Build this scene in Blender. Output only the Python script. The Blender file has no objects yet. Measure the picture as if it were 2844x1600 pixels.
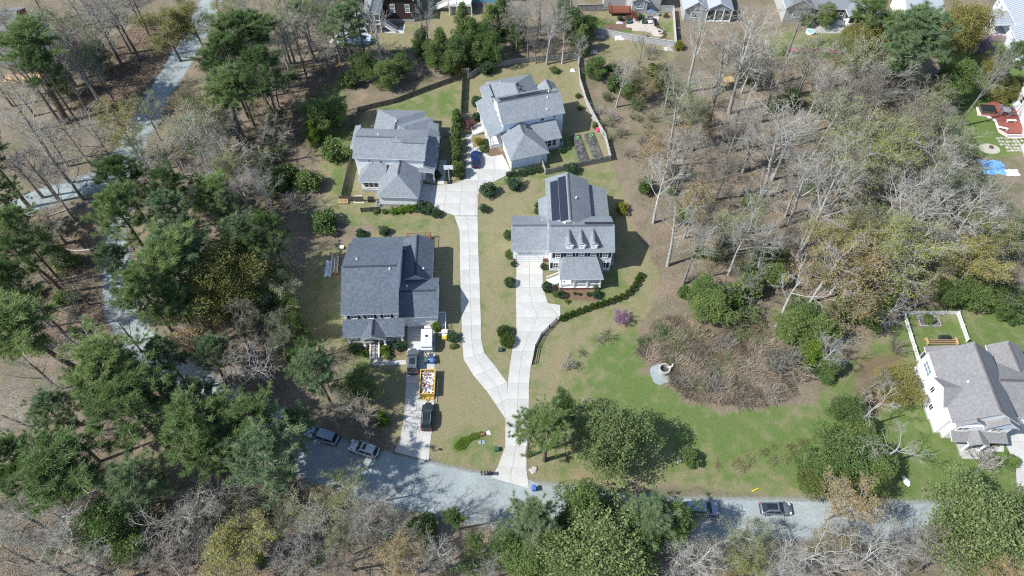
import bpy, bmesh, math, random
import numpy as np
from mathutils import Vector, Matrix

# ------------------------------------------------------------------ camera, sky, sun, exposure
scene = bpy.context.scene
CAM_H = 103.0
TILT = math.atan(1370 / 1970.0)
FOC = 1970.0                                   # focal length in pixels of the 2844 px wide photograph
cam_data = bpy.data.cameras.new("camera")
cam_data.sensor_width = 36.0
cam_data.lens = 36.0 * FOC / 2844.0
cam_data.clip_start = 1.0
cam_data.clip_end = 9000.0
cam = bpy.data.objects.new("camera", cam_data)
cam.location = (0, 0, CAM_H)
cam.rotation_euler = (TILT, 0, 0)
scene.collection.objects.link(cam)
scene.camera = cam

SUN_AZ = math.radians(16.2)                    # shadows fall towards +X, turned this far to +Y
SUN_EL = math.radians(47.0)
world = bpy.data.worlds.new("World")
scene.world = world
world.use_nodes = True
wn = world.node_tree.nodes
sky = wn.new("ShaderNodeTexSky")
sky.sky_type = 'NISHITA'
sky.sun_disc = False
sky.sun_elevation = SUN_EL
sky.sun_rotation = math.radians(270) - SUN_AZ   # the sun stands towards -X, -Y
sky.air_density = 1.0
sky.dust_density = 0.6
wn["Background"].inputs[1].default_value = 0.14
world.node_tree.links.new(sky.outputs[0], wn["Background"].inputs[0])
sun_data = bpy.data.lights.new("sun", 'SUN')
sun_data.energy = 5.0
sun_data.angle = math.radians(0.53)
sun_data.color = (1.0, 0.975, 0.92)
sun = bpy.data.objects.new("sun", sun_data)
to_sun = Vector((-math.cos(SUN_AZ) * math.cos(SUN_EL), -math.sin(SUN_AZ) * math.cos(SUN_EL), math.sin(SUN_EL)))
sun.rotation_euler = to_sun.to_track_quat('Z', 'Y').to_euler()
sun.location = (-60, 0, 120)
scene.collection.objects.link(sun)
scene.view_settings.view_transform = 'Standard'
scene.view_settings.look = 'None'
scene.view_settings.gamma = 1.0
scene.view_settings.use_curve_mapping = False
scene.view_settings.exposure = 0.38
scene.cycles.use_denoising = False
scene.cycles.filter_width = 1.2
scene.cycles.max_bounces = 5
scene.cycles.diffuse_bounces = 2
scene.cycles.glossy_bounces = 2
scene.cycles.transmission_bounces = 3
scene.cycles.transparent_max_bounces = 4

# ------------------------------------------------------------------ survey: where a photo pixel meets height z
_S, _C = math.sin(TILT), math.cos(TILT)
def P(px, py, z=0.0):
    x = (px - 1422.0) / FOC
    y = -(py - 800.0) / FOC
    t = (z - CAM_H) / (y * _S - _C)
    return (x * t, (y * _C + _S) * t)
def D(x, y, z=0.0):                            # the same for a pixel of the photo shown 2576 px wide
    return P(x * 1.10404, y * 1.10404, z)
def Zm(x0, y0, s):                             # and for an enlarged crop starting at x0,y0
    return lambda zx, zy, z=0.0: P(x0 + zx / s, y0 + zy / s, z)

COL = scene.collection
rnd = random.Random(7)

# ------------------------------------------------------------------ materials
MATS = {}
def nodes_of(name):
    m = bpy.data.materials.new(name)
    m.use_nodes = True
    return m, m.node_tree.nodes, m.node_tree.links
def mat(name, col, rough=0.8, var=0.15, scale=2.0, bump=0.0, metal=0.0, var2=0.0, scale2=0.3, objvar=0.0, col2=None, spec=0.3, coat=0.0):
    """plain procedural surface: base colour broken up by two sizes of noise, optional colour 2 patches and relief"""
    if name in MATS:
        return MATS[name]
    m, n, l = nodes_of(name)
    b = n["Principled BSDF"]
    b.inputs["Roughness"].default_value = rough
    b.inputs["Metallic"].default_value = metal
    b.inputs["Specular IOR Level"].default_value = spec
    if coat:
        b.inputs["Coat Weight"].default_value = coat
    tc = n.new("ShaderNodeTexCoord")
    no = n.new("ShaderNodeTexNoise")
    no.inputs["Scale"].default_value = scale
    no.inputs["Detail"].default_value = 5
    no.inputs["Roughness"].default_value = 0.65
    l.new(tc.outputs["Object"], no.inputs["Vector"])
    mr = n.new("ShaderNodeMapRange")
    mr.inputs[1].default_value = 0.25; mr.inputs[2].default_value = 0.75
    mr.inputs[3].default_value = 1 - var; mr.inputs[4].default_value = 1 + var
    l.new(no.outputs["Fac"], mr.inputs[0])
    last = mr.outputs[0]
    if var2:
        n2 = n.new("ShaderNodeTexNoise")
        n2.inputs["Scale"].default_value = scale2
        n2.inputs["Detail"].default_value = 3
        l.new(tc.outputs["Object"], n2.inputs["Vector"])
        m2 = n.new("ShaderNodeMapRange")
        m2.inputs[1].default_value = 0.3; m2.inputs[2].default_value = 0.7
        m2.inputs[3].default_value = 1 - var2; m2.inputs[4].default_value = 1 + var2
        l.new(n2.outputs["Fac"], m2.inputs[0])
        mu = n.new("ShaderNodeMath"); mu.operation = 'MULTIPLY'
        l.new(last, mu.inputs[0]); l.new(m2.outputs[0], mu.inputs[1])
        last = mu.outputs[0]
    if objvar:
        oi = n.new("ShaderNodeObjectInfo")
        m3 = n.new("ShaderNodeMapRange")
        m3.inputs[3].default_value = 1 - objvar; m3.inputs[4].default_value = 1 + objvar
        l.new(oi.outputs["Random"], m3.inputs[0])
        mu = n.new("ShaderNodeMath"); mu.operation = 'MULTIPLY'
        l.new(last, mu.inputs[0]); l.new(m3.outputs[0], mu.inputs[1])
        last = mu.outputs[0]
    vm = n.new("ShaderNodeVectorMath"); vm.operation = 'SCALE'
    if col2:
        mx = n.new("ShaderNodeMix"); mx.data_type = 'RGBA'
        mx.inputs[6].default_value = (*col, 1); mx.inputs[7].default_value = (*col2, 1)
        n4 = n.new("ShaderNodeTexNoise"); n4.inputs["Scale"].default_value = scale * 0.45; n4.inputs["Detail"].default_value = 6
        l.new(tc.outputs["Object"], n4.inputs["Vector"])
        m4 = n.new("ShaderNodeMapRange"); m4.inputs[1].default_value = 0.4; m4.inputs[2].default_value = 0.6
        l.new(n4.outputs["Fac"], m4.inputs[0]); l.new(m4.outputs[0], mx.inputs[0])
        l.new(mx.outputs[2], vm.inputs[0])
    else:
        vm.inputs[0].default_value = col
    l.new(last, vm.inputs["Scale"])
    l.new(vm.outputs[0], b.inputs["Base Color"])
    if bump:
        bp = n.new("ShaderNodeBump")
        bp.inputs["Strength"].default_value = bump
        bp.inputs["Distance"].default_value = 0.05
        l.new(no.outputs["Fac"], bp.inputs["Height"])
        l.new(bp.outputs[0], b.inputs["Normal"])
    MATS[name] = m
    return m

def leaf_mat(name, col, col2, rough=0.55, trans=0.25, objvar=0.22):
    """foliage: colour drifts from tree to tree and from clump to clump; some light passes through"""
    m, n, l = nodes_of(name)
    b = n["Principled BSDF"]
    b.inputs["Roughness"].default_value = rough
    b.inputs["Specular IOR Level"].default_value = 0.25
    tc = n.new("ShaderNodeTexCoord")
    no = n.new("ShaderNodeTexNoise"); no.inputs["Scale"].default_value = 0.9; no.inputs["Detail"].default_value = 4
    l.new(tc.outputs["Object"], no.inputs["Vector"])
    gi = n.new("ShaderNodeNewGeometry")
    ad = n.new("ShaderNodeMath"); ad.operation = 'ADD'
    l.new(no.outputs["Fac"], ad.inputs[0])
    mr0 = n.new("ShaderNodeMapRange"); mr0.inputs[3].default_value = -0.25; mr0.inputs[4].default_value = 0.25
    l.new(gi.outputs["Random Per Island"], mr0.inputs[0])
    l.new(mr0.outputs[0], ad.inputs[1])
    mr = n.new("ShaderNodeMapRange"); mr.inputs[1].default_value = 0.3; mr.inputs[2].default_value = 0.7
    l.new(ad.outputs[0], mr.inputs[0])
    mx = n.new("ShaderNodeMix"); mx.data_type = 'RGBA'
    mx.inputs[6].default_value = (*col, 1); mx.inputs[7].default_value = (*col2, 1)
    l.new(mr.outputs[0], mx.inputs[0])
    oi = n.new("ShaderNodeObjectInfo")
    m3 = n.new("ShaderNodeMapRange"); m3.inputs[3].default_value = 1 - objvar; m3.inputs[4].default_value = 1 + objvar
    l.new(oi.outputs["Random"], m3.inputs[0])
    hs = n.new("ShaderNodeHueSaturation")
    l.new(m3.outputs[0], hs.inputs["Value"])
    m5 = n.new("ShaderNodeMapRange"); m5.inputs[3].default_value = 0.515; m5.inputs[4].default_value = 0.485
    l.new(oi.outputs["Random"], m5.inputs[0]); l.new(m5.outputs[0], hs.inputs["Hue"])
    l.new(mx.outputs[2], hs.inputs["Color"])
    l.new(hs.outputs[0], b.inputs["Base Color"])
    tr = n.new("ShaderNodeBsdfTranslucent")
    l.new(hs.outputs[0], tr.inputs["Color"])
    ms = n.new("ShaderNodeMixShader"); ms.inputs[0].default_value = trans
    l.new(b.outputs[0], ms.inputs[1]); l.new(tr.outputs[0], ms.inputs[2])
    l.new(ms.outputs[0], n["Material Output"].inputs["Surface"])
    MATS[name] = m
    return m

# ------------------------------------------------------------------ mesh building
class MB:
    def __init__(self):
        self.v, self.f, self.m = [], [], []
    def poly(self, pts, mi=0):
        o = len(self.v)
        self.v += [tuple(p) for p in pts]
        self.f.append(tuple(range(o, o + len(pts)))); self.m.append(mi)
        return self
    def hexa(self, b, t, mi=0, mt=None):
        """solid between a bottom loop and a top loop of equal length"""
        n = len(b); o = len(self.v)
        self.v += [tuple(p) for p in b] + [tuple(p) for p in t]
        self.f.append(tuple(o + n - 1 - i for i in range(n))); self.m.append(mi)
        self.f.append(tuple(o + n + i for i in range(n))); self.m.append(mi if mt is None else mt)
        for i in range(n):
            j = (i + 1) % n
            self.f.append((o + i, o + j, o + n + j, o + n + i)); self.m.append(mi)
        return self
    def box(self, x0, x1, y0, y1, z0, z1, mi=0, mt=None):
        return self.hexa([(x0, y0, z0), (x1, y0, z0), (x1, y1, z0), (x0, y1, z0)],
                         [(x0, y0, z1), (x1, y0, z1), (x1, y1, z1), (x0, y1, z1)], mi, mt)
    def prism(self, poly, z0, z1, mi=0, mt=None):
        return self.hexa([(x, y, z0) for x, y in poly], [(x, y, z1) for x, y in poly], mi, mt)
    def bar(self, a, b, w, h=None, mi=0):
        """rectangular bar from a to b"""
        a, b = Vector(a), Vector(b); h = h or w
        d = (b - a).normalized()
        s = d.cross(Vector((0, 0, 1)))
        s = Vector((1, 0, 0)) if s.length < 1e-4 else s.normalized()
        u = s.cross(d).normalized()
        s *= w / 2; u *= h / 2
        return self.hexa([a - s - u, a + s - u, a + s + u, a - s + u], [b - s - u, b + s - u, b + s + u, b - s + u], mi)
    def tube(self, pts, rad, sides=6, mi=0, cap=True):
        o = len(self.v); k = len(pts)
        pts = [Vector(p) for p in pts]
        for i, p in enumerate(pts):
            d = (pts[min(i + 1, k - 1)] - pts[max(i - 1, 0)])
            d = d.normalized() if d.length > 1e-6 else Vector((0, 0, 1))
            s = d.cross(Vector((0.31, 0.95, 0.02)))
            s = d.cross(Vector((1, 0, 0))).normalized() if s.length < 0.05 else s.normalized()
            u = d.cross(s)
            r = rad[i] if hasattr(rad, '__len__') else rad
            for q in range(sides):
                a = 2 * math.pi * q / sides
                self.v.append(tuple(p + s * (math.cos(a) * r) + u * (math.sin(a) * r)))
        for i in range(k - 1):
            for q in range(sides):
                q2 = (q + 1) % sides
                self.f.append((o + i * sides + q, o + i * sides + q2, o + (i + 1) * sides + q2, o + (i + 1) * sides + q)); self.m.append(mi)
        if cap:
            self.f.append(tuple(o + (k - 1) * sides + q for q in range(sides))); self.m.append(mi)
            self.f.append(tuple(o + sides - 1 - q for q in range(sides))); self.m.append(mi)
        return self
    def cyl(self, x, y, z0, z1, r, sides=16, mi=0, r2=None):
        r2 = r if r2 is None else r2
        ca = [(math.cos(2 * math.pi * i / sides), math.sin(2 * math.pi * i / sides)) for i in range(sides)]
        return self.hexa([(x + c * r, y + s * r, z0) for c, s in ca], [(x + c * r2, y + s * r2, z1) for c, s in ca], mi)
    def mesh(self, name, mats, smooth=False):
        me = bpy.data.meshes.new(name)
        me.from_pydata(self.v, [], self.f)
        for mm in (mats if isinstance(mats, (list, tuple)) else [mats]):
            me.materials.append(mm)
        me.polygons.foreach_set("material_index", self.m)
        if smooth:
            me.polygons.foreach_set("use_smooth", [True] * len(self.f))
        me.update()
        return me
    def build(self, name, mats, parent=None, loc=None, smooth=False, rz=0.0):
        o = bpy.data.objects.new(name, self.mesh(name, mats, smooth))
        COL.objects.link(o)
        if parent is not None:
            o.parent = parent
        if loc:
            o.location = loc
        if rz:
            o.rotation_euler = (0, 0, rz)
        return o

def np_mesh(name, verts, faces, mats, mi=None):
    """fast mesh from arrays; faces is an (n,3) or (n,4) array"""
    me = bpy.data.meshes.new(name)
    nv, (nf, k) = len(verts), faces.shape
    me.vertices.add(nv); me.vertices.foreach_set("co", np.asarray(verts, np.float32).ravel())
    me.loops.add(nf * k); me.loops.foreach_set("vertex_index", faces.astype(np.int32).ravel())
    me.polygons.add(nf)
    me.polygons.foreach_set("loop_start", np.arange(0, nf * k, k, dtype=np.int32))
    me.polygons.foreach_set("loop_total", np.full(nf, k, np.int32))
    for mm in (mats if isinstance(mats, (list, tuple)) else [mats]):
        me.materials.append(mm)
    if mi is not None:
        me.polygons.foreach_set("material_index", mi.astype(np.int32))
    me.update(calc_edges=True)
    return me

def obj(name, me, parent=None, loc=None, rz=0.0, scale=None):
    o = bpy.data.objects.new(name, me)
    COL.objects.link(o)
    if parent is not None:
        o.parent = parent
    if loc is not None:
        o.location = loc
    if rz:
        o.rotation_euler = (0, 0, rz)
    if scale is not None:
        o.scale = scale
    return o
def tag(o, label=None, cat=None, group=None, kind=None):
    if label: o["label"] = label
    if cat: o["category"] = cat
    if group: o["group"] = group
    if kind: o["kind"] = kind
    return o
def thing(name, label, cat, loc=(0, 0, 0), rz=0.0, group=None):
    o = bpy.data.objects.new(name, None)
    o.empty_display_size = 0.3
    COL.objects.link(o)
    o.location = loc; o.rotation_euler = (0, 0, rz)
    return tag(o, label, cat, group)
def copy_tree(o, parent=None):
    c = o.copy(); COL.objects.link(c); c.parent = parent
    for ch in list(o.children):
        copy_tree(ch, c)
    return c
# ------------------------------------------------------------------ ground: one sheet, its cover mapped by attributes
def inside(poly, X, Y):
    r = np.zeros(X.shape, bool)
    n = len(poly)
    for i in range(n):
        (x0, y0), (x1, y1) = poly[i], poly[(i + 1) % n]
        c = ((y0 > Y) != (y1 > Y))
        with np.errstate(divide='ignore', invalid='ignore'):
            r ^= c & (X < (x1 - x0) * (Y - y0) / (y1 - y0 + 1e-12) + x0)
    return r
def edge_dist(poly, X, Y):
    d = np.full(X.shape, 1e9)
    n = len(poly)
    for i in range(n):
        (x0, y0), (x1, y1) = poly[i], poly[(i + 1) % n]
        ex, ey = x1 - x0, y1 - y0
        t = np.clip(((X - x0) * ex + (Y - y0) * ey) / (ex * ex + ey * ey + 1e-9), 0, 1)
        d = np.minimum(d, np.hypot(X - x0 - t * ex, Y - y0 - t * ey))
    return np.where(inside(poly, X, Y), d, -d)
fine_x = np.arange(-150, 150.1, 0.7)
fine_y = np.arange(10, 190.1, 0.7)
gx = np.concatenate([[-4000, -1500, -600, -300, -200], fine_x, [200, 300, 600, 1500, 4000]])
gy = np.concatenate([[-3000, -800, -200, -60], fine_y, [220, 300, 600, 1500, 5000]])
GX, GY = np.meshgrid(gx, gy)
lawn = np.zeros(GX.shape); green = np.zeros(GX.shape); dirt = np.zeros(GX.shape); mulch = np.zeros(GX.shape)
def paint(arr, pts, val, soft=1.2, zoom=D):
    poly = [zoom(*p) for p in pts]
    w = np.clip(edge_dist(poly, GX, GY) / soft + 0.5, 0, 1)
    arr[:] = arr * (1 - w) + val * w
# lawns (amount of grass over leaf litter)
L_A = [(850,620),(1000,560),(1130,570),(1215,600),(1200,800),(1290,980),(1290,1180),(1180,1180),(1000,1130),(905,1020),(860,900),(770,860),(730,760),(770,660)]
paint(lawn, L_A, 1.0, 3)
L_mid = [(880,555),(1140,545),(1200,560),(1210,440),(1380,410),(1540,410),(1560,470),(1590,560),(1660,690),(1640,760),(1600,850),(1620,930),(1720,1010),(1850,1040),(2050,1010),(2150,900),(2280,780),(2500,770),(2700,780),(2700,1285),(2300,1260),(2000,1255),(1700,1220),(1400,1250),(1330,1200),(1300,960),(1200,940),(1140,700),(1150,570)]
paint(lawn, L_mid, 1.0, 3)
paint(lawn, [(870,480),(900,290),(960,260),(1170,185),(1200,150),(1450,140),(1470,240),(1540,400),(1400,430),(1200,470),(1160,560),(860,560),(770,560),(850,430)], 1.0, 3)   # back yards
paint(lawn, [(740,250),(860,200),(880,300),(860,480),(800,430)], 0.9, 4)
paint(lawn, [(930,75),(1060,55),(1055,125),(840,125),(925,100)], 1.0, 2)
paint(lawn, [(1080,20),(1230,20),(1230,70),(1060,170)], 0.85, 4)
paint(lawn, [(1500,30),(1690,30),(1700,110),(1480,70)], 1.0, 1)
paint(lawn, [(1480,90),(1710,100),(1700,150),(1480,160)], 0.8, 4)
paint(lawn, [(1900,80),(2150,80),(2330,130),(2330,230),(2100,150),(1930,150)], 1.0, 4)
paint(lawn, [(2280,60),(2620,120),(2700,380),(2450,400),(2370,300),(2380,180)], 1.0, 3)
paint(lawn, [(150,180),(470,30),(500,100),(400,230),(260,290)], 0.25, 8)
paint(lawn, [(330,760),(270,560),(300,450),(360,450),(330,700)], 0.35, 4)
# how lush
paint(green, L_mid, 0.46, 5)
paint(green, [(1440,870),(1590,850),(1620,930),(1720,1010),(1880,1040),(2060,1010),(2170,900),(2280,790),(2700,780),(2700,1270),(2000,1230),(1650,1120),(1500,1010)], 0.86, 10)
paint(green, [(1520,880),(1590,860),(1660,1000),(1760,1050),(1900,1060),(1830,1100),(1600,1030)], 1.0, 8)
paint(green, [(2280,1100),(2500,1130),(2560,1250),(2250,1250)], 0.95, 8)
paint(green, [(960,270),(1160,200),(1165,300),(1000,290)], 0.8, 6)
paint(green, [(740,250),(860,200),(900,260),(870,480),(850,440),(800,380)], 0.75, 8)
paint(green, [(860,500),(1150,545),(1150,580),(830,590)], 0.55, 6)
paint(green, [(1250,430),(1370,425),(1370,445),(1230,455)], 0.9, 2)
paint(green, [(1400,330),(1470,340),(1480,400),(1390,405)], 0.85, 4)
paint(green, [(1200,160),(1450,150),(1460,240),(1200,230)], 0.3, 6)
paint(green, [(1490,40),(1590,70),(1590,85),(1480,70)], 1.0, 1.5)
paint(green, [(1640,60),(1690,50),(1695,95)], 0.8, 1.5)
paint(green, [(1900,80),(2150,80),(2150,150),(1930,150)], 0.6, 4)
paint(green, [(2280,60),(2620,120),(2700,380),(2450,400),(2370,300),(2330,180)], 1.15, 3)
paint(green, [(1130,1090),(1260,1090),(1250,1180),(1120,1150)], 0.72, 6)
paint(green, [(1155,1085),(1215,1085),(1190,1135),(1140,1130)], 1.0, 3)
paint(green, [(150,180),(470,30),(500,100),(400,230)], 0.2, 6)
paint(green, [(860,600),(900,800),(880,900),(780,860),(760,700)], 0.4, 6)
paint(green, [(1530,700),(1600,710),(1420,830),(1390,790)], 0.6, 4)
paint(green, [(880,1000),(1000,960),(1010,900),(880,880)], 0.4, 4)
paint(green, [(935,80),(1060,60),(1055,85),(935,85)], 0.6, 3)
paint(green, [(1215,560),(1210,480),(1370,440),(1360,520),(1290,560),(1280,800),(1275,960),(1215,860)], 0.16, 4)
paint(green, [(1560,440),(1620,560),(1640,690),(1590,690),(1560,560)], 0.14, 4)
paint(green, [(1060,1060),(1060,900),(1140,800),(1180,900),(1200,960),(1180,1080),(1110,1100)], 0.10, 4)
paint(green, [(1380,830),(1500,800),(1560,770),(1600,800),(1500,850),(1400,980),(1360,1160),(1340,1160)], 0.22, 5)
paint(green, [(868,320),(895,300),(862,490),(838,470),(845,400)], 1.0, 3)
paint(green, [(2270,90),(2420,110),(2400,170),(2290,160)], 1.2, 3)
# sandy / red soil and mulch beds
paint(dirt, [(1540,480),(1640,520),(1600,680),(1570,560)], 0.35, 6)
paint(dirt, [(1560,640),(1700,700),(1660,830),(1580,860)], 0.35, 6)
paint(dirt, [(1440,1180),(1490,1180),(1490,1220),(1420,1215)], 0.8, 3)
paint(dirt, [(1060,1060),(1060,980),(1180,900),(1200,960),(1180,1080),(1110,1100)], 0.35, 6)
paint(dirt, [(880,200),(960,250),(890,280)], 0.6, 5)
paint(dirt, [(1380,880),(1440,820),(1420,1000),(1370,1180),(1345,1180)], 0.5, 4)
paint(dirt, [(640,190),(760,330),(760,480),(700,560),(640,400)], 0.3, 10)
paint(dirt, [(1820,330),(1880,350),(1860,400),(1790,380)], 0.5, 5)
paint(dirt, [(2050,950),(2110,870),(2110,1010)], 0.3, 8)
for q in [(1560,40,1620,75),(1520,60,1560,80),(1640,95,1690,100)]:
    paint(mulch, [(q[0],q[1]),(q[2],q[1]),(q[2],q[3]),(q[0],q[3])], 1.0, 1)
paint(mulch, [(1230,345),(1260,380),(1350,385),(1270,400),(1225,390)], 0.9, 0.8)
paint(mulch, [(1370,690),(1400,720),(1520,735),(1500,760),(1420,755),(1375,730)], 0.9, 0.8)
paint(mulch, [(880,870),(1025,880),(1020,900),(880,895)], 0.7, 1)
paint(mulch, [(2140,880),(2300,860),(2310,1020),(2170,1090),(2110,1010)], 0.6, 6)
paint(mulch, [(1650,770),(1720,780),(2000,830),(2100,940),(1900,1030),(1750,1020),(1660,960),(1590,870)], 0.45, 3)
grav = np.zeros(GX.shape)
def spread(pts, w):
    d = np.full(GX.shape, 1e9)
    p = [D(*q) for q in pts]
    for (x0, y0), (x1, y1) in zip(p[:-1], p[1:]):
        ex, ey = x1 - x0, y1 - y0
        t = np.clip(((GX - x0) * ex + (GY - y0) * ey) / (ex * ex + ey * ey), 0, 1)
        d = np.minimum(d, np.hypot(GX - x0 - t * ex, GY - y0 - t * ey))
    np.maximum(grav, np.clip((w / 2 + 1.3 - d) / 1.3, 0, 1), out=grav)
STREET = [(300,420),(285,560),(288,660),(296,760),(345,855),(430,925),(560,1010),(680,1080),(800,1150),(920,1190),(1060,1222),(1200,1252),(1340,1275),(1500,1292),(1700,1302),(1900,1304),(2100,1308),(2300,1312),(2500,1315),(2800,1318)]
LANE = [(560,-60),(520,30),(480,105),(440,175),(400,235),(365,300),(335,360),(300,420),(285,560)]
SIDE = [(-120,590),(0,545),(90,505),(180,475),(260,450),(305,425)]
spread(STREET[:8], 4.3); spread(STREET[7:14], 6.6); spread(STREET[13:], 5.0); spread(LANE, 4.8); spread(SIDE, 4.9)
nx, ny = len(gx), len(gy)
idx = np.arange(nx * ny).reshape(ny, nx)
gf = np.stack([idx[:-1, :-1], idx[:-1, 1:], idx[1:, 1:], idx[1:, :-1]], -1).reshape(-1, 4)
gv = np.stack([GX, GY, np.zeros_like(GX)], -1).reshape(-1, 3)

def ground_material():
    m, n, l = nodes_of("ground_cover")
    b = n["Principled BSDF"]; b.inputs["Roughness"].default_value = 0.95; b.inputs["Specular IOR Level"].default_value = 0.1
    tc = n.new("ShaderNodeTexCoord")
    def noise(scale, detail=6, rough=0.6, stretch=None):
        t = n.new("ShaderNodeTexNoise"); t.inputs["Scale"].default_value = scale; t.inputs["Detail"].default_value = detail; t.inputs["Roughness"].default_value = rough
        if stretch:
            mp = n.new("ShaderNodeMapping"); mp.inputs["Scale"].default_value = stretch; mp.inputs["Rotation"].default_value = (0, 0, 0.6)
            l.new(tc.outputs["Object"], mp.inputs[0]); l.new(mp.outputs[0], t.inputs["Vector"])
        else:
            l.new(tc.outputs["Object"], t.inputs["Vector"])
        return t.outputs["Fac"]
    def mrange(s, a, c, lo=0.0, hi=1.0):
        t = n.new("ShaderNodeMapRange"); t.inputs[1].default_value = a; t.inputs[2].default_value = c; t.inputs[3].default_value = lo; t.inputs[4].default_value = hi
        l.new(s, t.inputs[0]); return t.outputs[0]
    def math_(op, a, c):
        t = n.new("ShaderNodeMath"); t.operation = op
        for i, s in enumerate((a, c)):
            if isinstance(s, (int, float)): t.inputs[i].default_value = s
            else: l.new(s, t.inputs[i])
        return t.outputs[0]
    def mix(f, a, c):
        t = n.new("ShaderNodeMix"); t.data_type = 'RGBA'
        if isinstance(f, (int, float)): t.inputs[0].default_value = f
        else: l.new(f, t.inputs[0])
        for i, s in ((6, a), (7, c)):
            if isinstance(s, tuple): t.inputs[i].default_value = (*s, 1)
            else: l.new(s, t.inputs[i])
        return t.outputs[2]
    def attr(a):
        t = n.new("ShaderNodeAttribute"); t.attribute_name = a; return t.outputs["Fac"]
    big, mid, small, tiny = noise(0.07, 4), noise(0.45, 6), noise(2.6, 8, 0.75), noise(6.0, 5, 0.85)
    streak = noise(1.3, 6, 0.7, (1.0, 3.5, 1))
    # leaf litter: pinkish brown to grey brown with dark gaps
    litter = mix(mrange(mid, .35, .65), (0.222, 0.176, 0.130), (0.168, 0.146, 0.104))
    litter = mix(mrange(small, .38, .66), litter, (0.310, 0.250, 0.190))
    litter = mix(mrange(tiny, .47, .66, 0, .95), litter, (0.060, 0.052, 0.042))
    drift = noise(0.16, 5, .7)
    litter = mix(mrange(drift, .50, .66, 0, .75), litter, (0.120, 0.138, 0.062))
    litter = mix(mrange(drift, .50, .36, 0, .7), litter, (0.285, 0.232, 0.172))
    litter = mix(mrange(big, .46, .64, 0, .45), litter, (0.150, 0.135, 0.100))
    # dormant grass: straw tan with olive
    straw = mix(mrange(streak, .36, .62), (0.262, 0.228, 0.136), (0.178, 0.176, 0.090))
    straw = mix(mrange(tiny, .44, .66, 0, .85), straw, (0.325, 0.280, 0.185))
    lush = mix(mrange(small, .36, .66), (0.098, 0.158, 0.044), (0.165, 0.215, 0.074))
    lush = mix(mrange(tiny, .46, .7, 0, .75), lush, (0.055, 0.095, 0.025))
    gfac = math_('ADD', attr("green"), mrange(mid, .32, .68, -.42, .42))
    gfac = math_('ADD', gfac, mrange(small, .3, .7, -.24, .24))
    gfac = mrange(gfac, 0.22, 0.86)
    grass = mix(gfac, straw, lush)
    lf = math_('ADD', attr("lawn"), mrange(mid, .3, .7, -.28, .28))
    lf = mrange(math_('ADD', lf, mrange(small, .3, .7, -.15, .15)), 0.38, 0.62)
    c = mix(lf, litter, grass)
    soil = mix(mrange(small, .35, .65), (0.33, 0.235, 0.155), (0.275, 0.21, 0.145))
    df = mrange(math_('ADD', attr("dirt"), mrange(mid, .3, .7, -.4, .4)), .4, .75)
    c = mix(df, c, soil)
    bark = mix(mrange(small, .35, .65), (0.145, 0.098, 0.068), (0.205, 0.145, 0.105))
    c = mix(mrange(math_('ADD', attr("mulch"), mrange(small, .3, .7, -.25, .25)), .4, .6), c, bark)
    gv_ = mix(mrange(small, .35, .65), (0.300, 0.340, 0.342), (0.24, 0.26, 0.25))
    c = mix(mrange(math_('ADD', attr("grav"), mrange(small, .3, .7, -.45, .45)), .35, .75, 0, .9), c, gv_)
    l.new(c, b.inputs["Base Color"])
    h = math_('ADD', math_('MULTIPLY', small, 0.6), math_('MULTIPLY', tiny, 0.5))
    bp = n.new("ShaderNodeBump"); bp.inputs["Strength"].default_value = 0.9; bp.inputs["Distance"].default_value = 0.22
    l.new(h, bp.inputs["Height"]); l.new(bp.outputs[0], b.inputs["Normal"])
    return m
gme = np_mesh("ground", gv, gf, ground_material())
for nm, arr in (("lawn", lawn), ("green", green), ("dirt", dirt), ("mulch", mulch), ("grav", grav)):
    a = gme.attributes.new(nm, 'FLOAT', 'POINT'); a.data.foreach_set("value", arr.astype(np.float32).ravel())
tag(obj("ground", gme), kind="structure")

# ------------------------------------------------------------------ gravel street, lane and side lane
M_gravel = mat("gravel", (0.300, 0.345, 0.350), 0.95, 0.18, 6.0, 0.35, var2=0.12, scale2=0.22, col2=(0.255, 0.295, 0.298))
def ragged_strip(pts, name, width, z=0.006, seed=1, amp=0.35):
    """a road strip along world points, with an uneven crumbling edge"""
    r = np.random.default_rng(seed)
    p = np.array(pts, float)
    # Catmull-Rom resample
    out = []
    q = np.vstack([2 * p[0] - p[1], p, 2 * p[-1] - p[-2]])
    for i in range(1, len(q) - 2):
        n_ = max(3, int(np.hypot(*(q[i + 1] - q[i])) / 0.8))
        for t in np.linspace(0, 1, n_, endpoint=False):
            out.append(0.5 * ((2 * q[i]) + (-q[i-1] + q[i+1]) * t + (2*q[i-1] - 5*q[i] + 4*q[i+1] - q[i+2]) * t**2 + (-q[i-1] + 3*q[i] - 3*q[i+1] + q[i+2]) * t**3))
    out = np.array(out + [p[-1]])
    d = np.gradient(out, axis=0); d /= np.linalg.norm(d, axis=1)[:, None]
    nrm = np.stack([-d[:, 1], d[:, 0]], -1)
    w = np.interp(np.linspace(0, 1, len(out)), np.linspace(0, 1, len(width)), width) if hasattr(width, '__len__') else np.full(len(out), width)
    def wob():
        s = np.cumsum(r.normal(0, 0.12, len(out))); kk = min(25, len(out)); s -= np.convolve(s, np.ones(kk) / kk, 'same')[:len(out)]
        return np.clip(s, -1, 1) * amp + r.normal(0, 0.06, len(out))
    a = out + nrm * (w / 2 + wob())[:, None]; c = out - nrm * (w / 2 + wob())[:, None]
    k = len(out)
    V = np.zeros((2 * k, 3)); V[:k, :2] = a; V[k:, :2] = c; V[:, 2] = z
    i = np.arange(k - 1)
    F = np.stack([k + i, k + i + 1, i + 1, i], -1)
    o = obj(name, np_mesh(name, V, F, M_gravel))
    return tag(o, kind="structure")
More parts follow.
